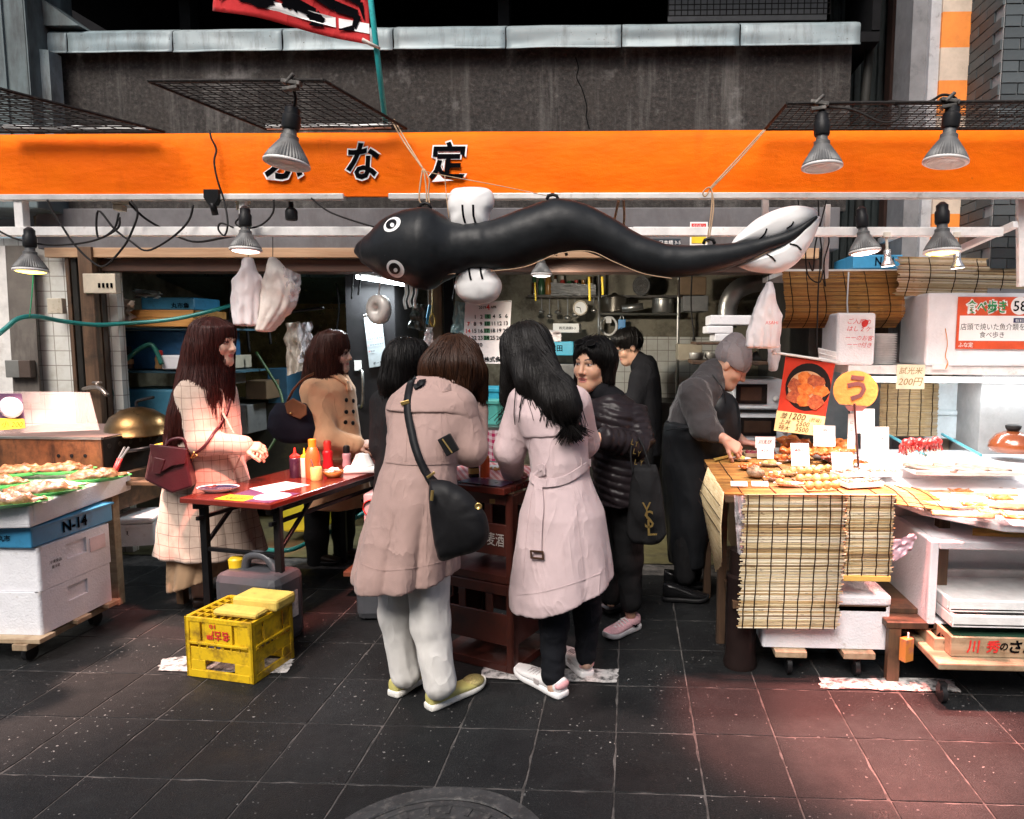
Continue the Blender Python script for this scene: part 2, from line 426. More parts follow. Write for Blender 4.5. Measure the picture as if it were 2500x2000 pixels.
# concrete upper wall with fine displaced surface and a crack
m=MB();m.span((xl,YF,zb),(xr,YF+.25,zt_+.1));wall=m.build('concrete_wall',CONC,bl)
m=MB()
ck=[P(x,y,YF-.002)for x,y in((1405,140),(1412,165),(1408,190),(1420,215),(1428,240),(1433,262),(1431,285),(1439,315))]
m.tube(spline(ck,3),.0035,4);m.build('crack',M('crack_dark',(.004,.004,.004),.95),wall)
# parapet flashing, one panel per sheet
seams=[60,168,425,692,962,1236,1518,1806,2100]
for i in range(len(seams)-1):
  a,b=seams[i],seams[i+1];rng=random.Random(i)
  x0,x1=P(a,90,YF-.06).x+.004,P(b,90,YF-.06).x-.004
  zl,zh,zk=Z_(122-0*i,YF-.06),Z_(50,YF-.06),Z_(66,YF-.06)
  def fn(u,v,x0=x0,x1=x1,zl=zl,zh=zh,zk=zk,rng=rng,sd=i):
    x=x0+(x1-x0)*u;dz=.008*noise.noise(V(x*3,sd,0));d=.016*noise.noise(V(x*2.2,v*2,sd))
    if v<.75:t=v/.75;return(x,YF-.075-d*math.sin(t*math.pi)-(.012 if t<.06 else 0),zl+(zk-zl)*t+dz*(1-t))
    t=(v-.75)/.25;return(x,YF-.06+.08*t,zk+(zh-zk)*t+dz*.5)
  m=MB();m.grid(fn,16,12);m.build('flashing_panel',FLASH,bl,smooth=True,solid=.004,auto=35)
# upper recess, its shade painted in by the near-black colour
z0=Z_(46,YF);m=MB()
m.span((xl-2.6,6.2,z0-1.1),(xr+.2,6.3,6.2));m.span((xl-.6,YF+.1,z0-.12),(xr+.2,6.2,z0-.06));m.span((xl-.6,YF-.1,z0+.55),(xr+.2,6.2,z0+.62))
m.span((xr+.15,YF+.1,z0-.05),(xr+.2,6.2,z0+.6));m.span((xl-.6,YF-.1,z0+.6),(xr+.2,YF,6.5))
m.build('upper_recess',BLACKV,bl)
for x in(470,1235):
  m=MB();a=P(x,20,5.3);m.span((a.x-.04,5.2,z0-.05),(a.x+.04,5.3,z0+.6));m.build('recess_post',M('post_dark',(.016,.016,.017),.8),bl)
# wire window, top right
wn=MB();a,b=P(1632,40,4.9),P(2030,-60,4.9);wn.span((a.x,4.98,a.z),(b.x,5.0,b.z));win=wn.build('window_panel',M('dusty_glass',(.13,.13,.13),.4,dirt=(.05,.05,.05)),bl)
m=MB()
for i in range(26):x=a.x+(b.x-a.x)*i/25;m.tube([(x,4.9,a.z),(x,4.9,b.z)],.0035,4)
for i in range(8):z=a.z+(b.z-a.z)*i/7;m.tube([(a.x,4.893,z),(b.x,4.893,z)],.0035,4)
m.build('wire_grille',WIRE,win)
# left wing: metal clad pier and sloped cheek
m=MB();a,b=P(-160,240,4.35),P(72,240,4.35);m.span((a.x,4.35,2.3),(b.x,4.75,6.2));m.build('metal_pier',TEALM,bl,bevel=.01)
m=MB();a,b=P(80,300,4.42),P(122,130,4.42);m.slab([P(72,118,4.45),P(118,122,4.45),P(132,330,4.45),P(92,330,4.45)],(0,.1,0));m.build('corner_flashing',FLASH,bl)
m=MB();m.slab([P(70,-10,4.5),P(92,-10,4.5),P(192,62,4.5),P(70,62,4.5)],(0,.2,0));m.build('roof_cheek',TEALM,bl)
for x in(10,68):m=MB();a=P(x,120,4.34);m.span((a.x-.004,4.335,2.4),(a.x+.004,4.35,4.2));m.build('pier_seam',TEALM,bl)
# shutter box, lintel boards
SHUT=M('grey_shutter_metal',(.12,.115,.12),.65,.2,dirt=(.09,.08,.08),ds=4,dlev=.5,streak=True)
a,b=P(92,608,4.55),P(2052,512,4.55)
m=MB();m.span((a.x,4.55,P(800,608,4.55).z),(b.x,4.85,P(800,508,4.55).z));m.build('shutter_box',SHUT,bl,bevel=.006)
zz=[P(800,y,4.52).z for y in(606,630,662)]
m=MB();m.span((P(108,620,4.5).x,4.50,zz[1]),(P(2000,620,4.5).x,4.549,zz[0]));m.build('shutter_rail',wood('ochre_rail',(.30,.17,.09),(.42,.27,.16),'x'),bl,bevel=.004)
m=MB();m.span((P(160,650,4.56).x,4.56,zz[2]),(P(2000,650,4.56).x,4.75,zz[1]-.002));m.build('lintel',wood('lintel_wood',(.04,.018,.012),(.10,.045,.026),'x'),bl,bevel=.004)
ZL=zz[2]
# near-black sheet painting the shade in the gap behind the sign
m=MB();m.span((a.x,4.75,P(800,508,4.55).z),(b.x,4.8,2.5));m.build('gap_shade_sheet',BLACKV,bl)
# interior shell
XL,XR,YB=P(150,828,4.6).x,P(1985,828,4.6).x,6.5
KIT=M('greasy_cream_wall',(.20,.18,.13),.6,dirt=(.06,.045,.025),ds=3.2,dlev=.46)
m=MB();m.span((XL-.15,YB,0),(XR+.1,YB+.1,2.6));backw=m.build('back_wall',KIT,bl)
m=MB();m.span((XL-.15,4.86,2.42),(XR+.1,YB,2.5));m.build('ceiling',M('sooty_ceiling',(.09,.08,.07),.8,dirt=(.03,.025,.02)),bl)
m=MB();m.span((XL-.15,4.62,0),(XL,YB,2.5));m.build('side_wall',KIT,bl)
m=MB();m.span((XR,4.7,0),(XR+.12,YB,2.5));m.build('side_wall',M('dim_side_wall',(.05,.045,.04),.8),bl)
# left front: tiled pier with plywood, timber posts
m=MB();m.span((P(-260,800,4.6).x,4.6,0),(P(290,800,4.6).x,4.66,2.15));tw=m.build('tiled_pier',TILEW,bl)
m=MB();m.slab([P(-60,600,4.55),P(14,600,4.55),P(44,1100,4.55),P(-60,1100,4.55)],(0,.03,0));m.build('plaster_strip',M('off_white_plaster',(.62,.60,.57),.8,dirt=(.35,.3,.25),ds=3),bl)
m=MB();m.slab([P(12,600,4.53),P(78,600,4.53),P(98,985,4.53),P(34,985,4.53)],(0,.012,0));m.build('plywood_sheet',M('grey_plywood',(.12,.105,.09),.8,dirt=(.05,.04,.035),ds=4,dlev=.48,streak=True),bl)
for(x0,x1,mt,y0_)in((158,168,BWOODZ,4.52),(172,186,M('dark_steel_post',(.03,.028,.025),.5,.4),4.53),(190,224,BWOODZ,4.48),(226,242,DWOOD,4.54)):
  m=MB();a,b=P(x0,650,y0_),P(x1,650,y0_);m.span((a.x,y0_,0),(b.x,y0_+.05,2.08));m.build('door_post',mt,bl,bevel=.004)
# interior floor
m=MB();m.quad((XL-.1,4.55,.004),(XR+.1,4.55,.004),(XR+.1,YB,.004),(XL-.1,YB,.004))
tag(m.build('shop_floor',M('worn_green_floor',(.095,.085,.04),.5,var=.3,vs=14,dirt=(.05,.045,.03),ds=5,dlev=.5,bump=.3)),'worn greenish concrete floor inside the shop',None,None,'structure')
# ================================================================== neighbouring alley on the right
al=thing('alley_house','dark corrugated house side with brown post in the alley beside the shop','building',(2.2,5.4,0))
COR=M('dark_corrugated_metal',(.055,.07,.072),.6,.3,dirt=(.02,.02,.02),ds=5,dlev=.5,streak=True)
xa,xb=P(2035,300,5.3).x,P(2190,300,5.3).x
m=MB();m.grid(lambda u,v:(xa-.05+(xb-xa+.2)*u,5.3+.022*(1 if(int(u*48)%4)<2 else 0),1.2+4.5*v),96,1);m.build('corrugated_wall',COR,al,solid=.003)
m=MB();a=P(2108,300,4.85);m.tube([(a.x+.06,4.85,4.2),(a.x,4.85,3.0),(a.x-.02,4.85,1.2)],.03,10);m.build('drain_pipe',M('dark_pipe',(.03,.03,.028),.6),al,smooth=True)
m=MB();a,b=P(2168,300,5.0),P(2216,300,5.0);m.span((a.x,5.0,0),(b.x,5.1,5.5));m.build('rusty_post',M('rust_brown',(.05,.022,.016),.8,dirt=(.10,.05,.03),ds=6,dlev=.55),al)
pl=thing('painted_pillar','grey concrete pillar with orange and cream painted bands beside the brick building','pillar',(2.15,4.4,0))
pz=[P(x,200,4.4).x for x in(2216,2262,2292)]
m=MB();m.span((pz[0]+.02,4.42,0),(pz[1]+.02,4.7,5.4));m.build('rear_shaft',M('grey_render',(.17,.17,.175),.8,dirt=(.09,.09,.09)),pl)
m=MB();m.span((pz[1],4.38,0),(pz[2],4.6,5.4));m.build('edge_strip',M('pale_render',(.40,.40,.41),.8,dirt=(.12,.11,.10),ds=16,dlev=.55),pl)
ORB=M('orange_band_paint',(.72,.22,.03),.7,dirt=(.10,.05,.02),ds=30,dlev=.66);CRB=M('cream_band_paint',(.52,.42,.33),.7,dirt=(.08,.06,.05),ds=28,dlev=.64)
zc=Z_(605,4.36,2340);k=0
while zc<5.2:
  a,b=P(2293,200,4.36),P(2384,200,4.36);h=.185 if k%2 else .2
  m=MB();m.span((a.x,4.36,zc),(b.x,4.62,zc+h));m.build('painted_band',ORB if k%2==0 else CRB,pl);zc+=h;k+=1
m=MB();m.span((P(2293,600,4.36).x,4.36,0),(P(2384,600,4.36).x,4.62,Z_(605,4.36,2340)));m.build('pillar_base',CRB,pl)
# brick building
bb=thing('brick_building','dark grey brick building at the far right above the stall','building',(2.6,4.1,0))
MORT=M('pale_mortar',(.26,.26,.26),.9);BRK=M('slate_brick',(.05,.062,.066),.55,var=.35,vs=3,dirt=(.02,.02,.02),ds=6,rnd=.5)
bx0=P(2442,200,4.0).x
m=MB();m.span((bx0,4.0,0),(bx0+1.6,6.0,5.6));m.build('mortar_core',MORT,bb)
bw,bh,gp=.165,.052,.006
fm=MB();fm.box((0,0,0),(bw,.012,bh));fme=fm.mesh('brick',BRK);sm=MB();sm.box((0,0,0),(.012,bw,bh));sme=sm.mesh('brick',BRK)
z=1.9;r=0
while z<3.75:
  for c in range(3):
    o=bpy.data.objects.new('brick',fme);o.matrix_basis=Matrix.Translation((bx0+bw/2+(0 if r%2 else-bw/2)+c*(bw+gp)+.003+(bw/4 if c==0 and r%2==0 else 0),4.0-random.uniform(.003,.007),z+bh/2))
    if c==0 and r%2==0:o.matrix_basis=o.matrix_basis@Matrix.Diagonal((.5,1,1,1))
    reg(o,bb,True)
    o=bpy.data.objects.new('brick',sme);o.matrix_basis=Matrix.Translation((bx0-random.uniform(.003,.006),4.0+bw/2+(bw/2 if r%2 else 0)+c*(bw+gp)+.002,z+bh/2));reg(o,bb,True)
  z+=bh+gp;r+=1
# ================================================================== orange sign
YS=3.5
sg=thing('shop_sign','long orange fabric shop sign with black brushed lettering over the stall','sign',(-.6,YS,2.2))
def mk_orange():
  n=NT('orange_awning_fabric');g=n.noise(300,2,.5);st=n.noise(2.5,4,.6,sc=(1.2,1,2))
  c=n.mix(n.ramp(st,[(.35,0.0),(.7,1.0)]),(.84,.130,.0),(.95,.175,.0))
  c=n.mix(n.ramp(n.noise(3,6,.75,sc=(2.2,1,.35)),[(.56,0.0),(.78,.45)]),c,(.50,.065,.0));c=n.mix(n.ramp(n.noise(42,3,.6),[(.70,0.0),(.76,.35)]),c,(.25,.04,.01))
  n.col(c);n.set(Roughness=.6);n.b.inputs['Specular IOR Level'].default_value=.12;n.bump(n.math('ADD',g,n.math('MULTIPLY',n.noise(3.5,3,.6,sc=(1,1,2.5)),6.0)),.35,.006);return n.m
z1,z2=2.213,2.515
prof=[(0,z1-.014),(0,z1),(-.004,z1+.05),(-.010,z1+.15),(-.006,z1+.24),(.002,z2-.022),(.014,z2-.007),(.03,z2),(.09,z2),(.09,z1)]
def sgrid(u,v):
  i=min(int(v*(len(prof)-1)+1e-6),len(prof)-2);t=v*(len(prof)-1)-i
  y=prof[i][0]*(1-t)+prof[i+1][0]*t;zq=prof[i][1]*(1-t)+prof[i+1][1]*t;x=-3.9+6.4*u
  return(x,YS+y+.004*noise.noise(V(x*3,zq*5,0)),zq+.003*noise.noise(V(x*2.1,5,0)))
m=MB();m.grid(sgrid,160,16);m.build('fabric_band',mk_orange(),sg,smooth=True,auto=50)
for(x0,x1)in((-300,838),(948,2700)):
  a,b=P(x0,476,YS-.012).x,P(x1,476,YS-.012).x
  m=MB();m.span((a,YS-.014,z1-.030),(b,YS+.03,z1-.002));m.build('bottom_rail',ALU,sg,bevel=.003)
WHI=M('sign_white',(.82,.80,.78),.5,var=.03,bump=0)
for ch,x0,x1,y0,y1 in(('ふ',646,738,345,440),('な',845,928,347,440),('定',1046,1138,344,442)):
  a,b=P(x0,y1,YS-.014),P(x1,y0,YS-.014);c=(a+b)/2
  Mx=frame(c,(1,0,0),(0,.03,1))
  text(ch,WHI,Mx,box=(b.x-a.x+.012,b.z-a.z+.012),bold=.048,shear=.12,parent=sg,name='letter_outline',lift=.001)
  text(ch,INK,Mx,box=(b.x-a.x-.006,b.z-a.z-.006),bold=.026,shear=.12,parent=sg,name='letter',lift=.003)
# white frame behind the sign
fr=thing('awning_frame','white painted steel awning frame running behind the sign and eel','frame',(-.6,3.75,2.0))
def bar(par,a,b,wdt,mat=WHITEP,name='beam',dep=None):
  a,b=V(a),V(b);d=b-a;q=d.to_track_quat('X','Z').to_matrix();m=MB();m.box((a+b)/2,(d.length,dep or wdt,wdt),q);return m.build(name,mat,par,bevel=.003)
bar(fr,P(-200,566,3.5),P(1010,566,3.5),.044);bar(fr,P(1545,566,3.5),P(2445,567,3.5),.042)
bar(fr,P(1010,566,3.52),P(1545,566,3.52),.038)
bar(fr,P(51,484,3.52),P(56,556,3.52),.045,name='strut');bar(fr,P(594,490,3.53),P(594,556,3.53),.03,name='strut')
bar(fr,P(2480,548,3.5),P(2340,610,3.85),.032,name='brace');bar(fr,P(2490,480,3.6),P(2492,700,3.6),.03,name='strut')
bar(fr,P(1868,480,3.85),P(1868,560,3.85),.035,ALU,'slotted_post');bar(fr,P(2020,500,3.9),P(2014,680,3.9),.03,ALU,'slotted_post')
bar(fr,P(51,540,3.75),P(51,540,4.5),.04,name='tie_bar');bar(fr,P(2200,566,3.75),P(2150,590,4.9),.04,name='tie_bar')
# wire racks above the sign
def rack(label,nl,nr,fr_,fl,sx,sy,rails=()):
  nl,nr,fr_,fl=map(V,(nl,nr,fr_,fl));t=thing('wire_rack',label,'wire rack',(nl+nr+fr_+fl)/4)
  m=MB()
  for a,b in((nl,nr),(nr,fr_),(fr_,fl),(fl,nl)):m.tube([a,b],.007,6)
  m.build('frame',WIRE,t)
  m=MB();nx=int((nr-nl).length/sx);ny=int((fl-nl).length/sy);rng=random.Random(1)
  for i in range(1,nx):u=i/nx;m.tube([nl.lerp(nr,u),fl.lerp(fr_,u)],.0022,4,False)
  for i in range(1,ny):
    u=i/ny;p,q=nl.lerp(fl,u),nr.lerp(fr_,u)
    m.tube([p.lerp(q,k/6)+V(0,0,rng.uniform(-.003,.003))for k in range(7)],.0024,4,False)
  m.build('wire_mesh',WIRE,t)
  for a,b in rails:
    a,b=V(a),V(b);m=MB();N=10
    m.tube([a.lerp(b,k/N)+V(0,0,rng.uniform(-.003,.003))for k in range(N+1)],.017,8,flat=.8);m.build('edge_rail',WHITEP,t,smooth=True)
  return t
rack('black wire rack at the upper left corner above the sign',P(-420,186,2.72),P(0,217,2.72),P(402,322,3.42),P(-200,322,3.42),.05,.03,[(P(12,313,3.43),P(365,316,3.43))])
rack('black wire rack holding one dusty lamp left of the turquoise pole',P(362,198,2.78),P(790,196,2.78),P(992,314,3.44),P(652,316,3.44),.05,.028,[(P(652,310,3.43),P(955,308,3.43))])
rack('black wire rack holding two lamps at the upper right',P(1922,253,3.0),P(2760,246,3.0),P(2640,314,3.44),P(1868,316,3.44),.035,.03)
# unseen row added across the street, behind the viewer, to block low sky light
ob_=thing('added_opposite_row','added unseen two-storey building row across the street, blocking low sky light','building',(-.5,-3.6,0));DF=M('dim_facade',(.07,.065,.06),.85,dirt=(.03,.03,.03),ds=2)
m=MB();m.span((-9,-4.2,0),(8,-3.6,5.0));m.build('wall',DF,ob_)
for i in range(6):x=-7.6+i*2.6;m=MB();m.span((x,-3.62,.1),(x+1.9,-3.57,2.3));m.build('shop_opening',BLACKV,ob_);m=MB();m.span((x+.3,-3.62,3.1),(x+1.5,-3.58,4.2));m.build('window',M('dark_window',(.03,.035,.04),.2),ob_)
m=MB();m.hexa([(-9,-2.9,2.45),(8,-2.9,2.45),(8,-3.6,2.7),(-9,-3.6,2.7),(-9,-2.9,2.5),(8,-2.9,2.5),(8,-3.6,2.75),(-9,-3.6,2.75)]);m.build('awning',M('dull_green_awning',(.05,.08,.06),.8),ob_)
# ================================================================== signed-distance modelling (people, clothing, soft things)
def A3(p):return np.array(p[:],dtype=np.float32)
def cone(a,b,ra,rb,k=.02):return('c',A3(a),A3(b),ra,rb,k)
def ell(c,r,R=None,k=.02,op='+'):
  return('e',A3(c),np.array(r if isinstance(r,(tuple,list))else(r,r,r),dtype=np.float32),np.array(R,dtype=np.float32)if R is not None else np.eye(3,dtype=np.float32),k,op)
def loft(rows,pleat=None,k=.02,cut=None,quilt=None,grow=0.0):
  """rows: (world centre, rx, ry) from top to bottom"""
  rows=sorted(rows,key=lambda r:r[0][2])
  return('l',np.array([[*r[0][:],r[1],r[2]]for r in rows],dtype=np.float32),pleat,k,cut,quilt,grow)
def rows_px(spec):
  """(ypx, xleft, xright, Y, ry): outline rows read off the photograph at a real depth"""
  out=[]
  for(y,xl,xr,Y,ry)in spec:
    a,b=P(xl,y,Y),P(xr,y,Y);out.append(((a+b)/2,(b-a).length/2,ry))
  return out
def smin(a,b,k):
  h=np.clip(.5+.5*(b-a)/k,0,1);return b+(a-b)*h-k*h*(1-h)
def field(prims,X):
  d=None
  for q in prims:
    if q[0]=='c':
      _,a,b,ra,rb,k=q;ba=b-a;pa=X-a
      t=np.clip((pa@ba)/max(float(ba@ba),1e-9),0,1);v=np.linalg.norm(pa-t[...,None]*ba,axis=-1)-(ra+(rb-ra)*t);op='+'
    elif q[0]=='e':
      _,c,r,R,k,op=q;l=(X-c)@R;k0=np.linalg.norm(l/r,axis=-1);k1=np.linalg.norm(l/(r*r),axis=-1)+1e-9;v=k0*(k0-1)/k1
    else:
      _,T,pl,k,cut,ql,grow=q;op='+';z=X[...,2]
      cx,cy,rx,ry=(np.interp(z,T[:,2],T[:,i])for i in(0,1,3,4))
      dx,dy=X[...,0]-cx,X[...,1]-cy;s=np.ones_like(z)
      if pl:
        n,amp,ph,ztop=pl;th=np.arctan2(dy/ry,dx/rx);w_=np.clip((ztop-z)/max(ztop-T[0,2],1e-3),0,1)
        q_=n*th+ph+1.3*np.sin(2*th+ph);s=1+amp*w_*(2.2*np.abs(np.sin(q_/2))**.8-1.3+.5*np.abs(np.sin(n*.85*th+2*ph))-.2)
      if ql:s=s*(1+ql[1]*(np.abs(np.sin((z+.25*ql[2]*dx)*math.pi/ql[0]))-.6))
      v=(np.sqrt((dx/rx)**2+(dy/ry)**2)-s)*np.minimum(rx,ry)*.85-grow
      zb=T[0,2]+(0 if not cut else cut[0]*dx+cut[1]*dy);v=np.maximum(v,np.maximum(zb-z,z-T[-1,2]))
    if d is None:d=v
    elif op=='-':d=-smin(-d,v,k)
    else:d=smin(d,v,k)
  return d
def bounds(prims,pad=.03):
  lo=np.full(3,9e9);hi=-lo
  for q in prims:
    if q[0]=='c':
      for p,r in((q[1],q[3]),(q[2],q[4])):lo=np.minimum(lo,p-r);hi=np.maximum(hi,p+r)
    elif q[0]=='e':
      if q[5]=='-':continue
      r=q[2].max();lo=np.minimum(lo,q[1]-r);hi=np.maximum(hi,q[1]+r)
    else:
      T=q[1];g=1.25
      lo=np.minimum(lo,[(T[:,0]-T[:,3]*g).min(),(T[:,1]-T[:,4]*g).min(),T[:,2].min()-(.12 if q[4]else 0)]);hi=np.maximum(hi,[(T[:,0]+T[:,3]*g).max(),(T[:,1]+T[:,4]*g).max(),T[:,2].max()])
  return lo-pad,hi+pad
def nets(prims,res,lo=None,hi=None,mod=None):
  if lo is None:lo,hi=bounds(prims)
  n=np.maximum(np.ceil((hi-lo)/res).astype(int)+1,3)
  ax=[lo[i]+res*np.arange(n[i])for i in range(3)]
  X=np.stack(np.meshgrid(*ax,indexing='ij'),-1).astype(np.float32)
  f=field(prims,X)
  if mod is not None:f=f+mod(X)
  s=f<0;nx,ny,nz=n-1
  cs=np.zeros((nx,ny,nz),dtype=np.int8);cor=[(i,j,k)for i in(0,1)for j in(0,1)for k in(0,1)]
  for(i,j,k)in cor:cs+=s[i:i+nx,j:j+ny,k:k+nz]
  act=(cs>0)&(cs<8);idx=np.argwhere(act);ids=-np.ones(act.shape,dtype=np.int64);ids[act]=np.arange(len(idx))
  val={c:f[idx[:,0]+c[0],idx[:,1]+c[1],idx[:,2]+c[2]]for c in cor}
  acc=np.zeros((len(idx),3));cnt=np.zeros(len(idx))
  for c in cor:
    for a in range(3):
      if c[a]:continue
      e=list(c);e[a]=1;e=tuple(e);va,vb=val[c],val[e];mk=(va<0)!=(vb<0)
      t=np.where(mk,va/np.where(mk,va-vb,1),0);pt=np.tile(np.array(c,float),(len(idx),1));pt[:,a]=t
      acc[mk]+=pt[mk];cnt+=mk
  vs=lo+res*(idx+acc/cnt[:,None])
  quads=[]
  for a in range(3):
    b,c=(a+1)%3,(a+2)%3
    sl0=[slice(None)]*3;sl1=[slice(None)]*3;sl0[a]=slice(0,-1);sl1[a]=slice(1,None)
    s0,s1=s[tuple(sl0)],s[tuple(sl1)];e=np.argwhere(s0!=s1)
    e=e[(e[:,b]>0)&(e[:,c]>0)&(e[:,b]<n[b]-1)&(e[:,c]<n[c]-1)]
    def cell(db,dc):q=e.copy();q[:,b]-=db;q[:,c]-=dc;return ids[q[:,0],q[:,1],q[:,2]]
    q=np.stack([cell(1,1),cell(0,1),cell(0,0),cell(1,0)],1);fl=~s0[e[:,0],e[:,1],e[:,2]];q[fl]=q[fl][:,::-1];quads.append(q)
  return vs,np.concatenate(quads)
def np_mesh(name,parts,mats,col=None):
  vs=np.concatenate([p[0]for p in parts]);off=0;qs=[]
  for p in parts:qs.append(p[1]+off);off+=len(p[0])
  qs=np.concatenate(qs);me=bpy.data.meshes.new(name)
  me.vertices.add(len(vs));me.vertices.foreach_set('co',vs.astype(np.float32).ravel())
  me.loops.add(len(qs)*4);me.loops.foreach_set('vertex_index',qs.astype(np.int32).ravel())
  me.polygons.add(len(qs));me.polygons.foreach_set('loop_start',np.arange(0,len(qs)*4,4,dtype=np.int32))
  me.update(calc_edges=True);me.validate()
  me.polygons.foreach_set('use_smooth',[True]*len(me.polygons))
  for m in(mats if isinstance(mats,(list,tuple))else[mats]):me.materials.append(m)
  if col is not None:
    at=me.color_attributes.new('tone','FLOAT_COLOR','POINT');at.data.foreach_set('color',np.concatenate(col).astype(np.float32).ravel())
  me.update();return me
def wrinkle(me,amp,sc=(9,9,5),seed=0,low=0.0):
  n=len(me.vertices);co=np.empty(n*3,dtype=np.float32);me.vertices.foreach_get('co',co);co=co.reshape(-1,3)
  no=np.empty(n*3,dtype=np.float32);me.vertex_normals.foreach_get('vector',no);no=no.reshape(-1,3)
  o=V(seed*3.1,seed*1.7,0);d=np.empty(n)
  for i in range(n):
    c=co[i];q=V(c[0]*sc[0]+c[2]*2.2,c[1]*sc[1],c[2]*sc[2])+o
    a=noise.noise(q);d[i]=(1-2.4*abs(a))*.8+(.5-1.4*abs(noise.noise(q*2.1+o)))*.5+noise.noise(q*4.3)*.15
  co+=no*(d*amp)[:,None];me.vertices.foreach_set('co',co.ravel());me.update()
def soft(name,prims,mat,parent,res=.008,wr=0.0,sc=(9,9,5),seed=0,smooth_it=1,world=True,mod=None,bv=False):
  vs,q=nets(prims,res,mod=mod);me=np_mesh(name,[(vs,q)],mat)
  if wr:wrinkle(me,wr,sc,seed)
  o=bpy.data.objects.new(name,me)
  if smooth_it:m=o.modifiers.new('smooth','SMOOTH');m.factor=.5;m.iterations=smooth_it
  reg(o,parent,world)
  if bv:return o,tree(me)
  return o
def tree(me):
  return BVHTree.FromPolygons([v.co.copy()for v in me.vertices],[tuple(p.vertices)for p in me.polygons])
def snap(bv,p,off=.003):
  q,n,i,d=bv.find_nearest(V(p));return q+n*off,n
def strip(mb,bv,pts,w_,off=.003,th=.003,n=6,toward=None,mi=0):
  """ribbon laid on a surface"""
  sp=spline(pts,n);cs=[]
  for p in sp:
    if toward is not None:
      h=bv.ray_cast(V(toward),(p-V(toward)).normalized())
      q,nn=(h[0]+h[1]*off,h[1])if h[0]is not None else snap(bv,p,off)
    else:q,nn=snap(bv,p,off)
    cs.append((q,nn))
  vs=[]
  for i,(q,nn)in enumerate(cs):
    t=(cs[min(i+1,len(cs)-1)][0]-cs[max(i-1,0)][0]);t=t.normalized()if t.length>1e-6 else V(0,0,1)
    s=t.cross(nn).normalized()*(w_/2);vs+=[q-s,q+s,q+s+nn*th,q-s+nn*th]
  fs=[]
  for i in range(len(cs)-1):
    b=i*4;fs+=[(b+k,b+(k+1)%4,b+4+(k+1)%4,b+4+k)for k in range(4)]
  fs+=[(3,2,1,0),tuple(len(vs)-4+k for k in range(4))]
  mb.add(vs,fs,mi);return mb
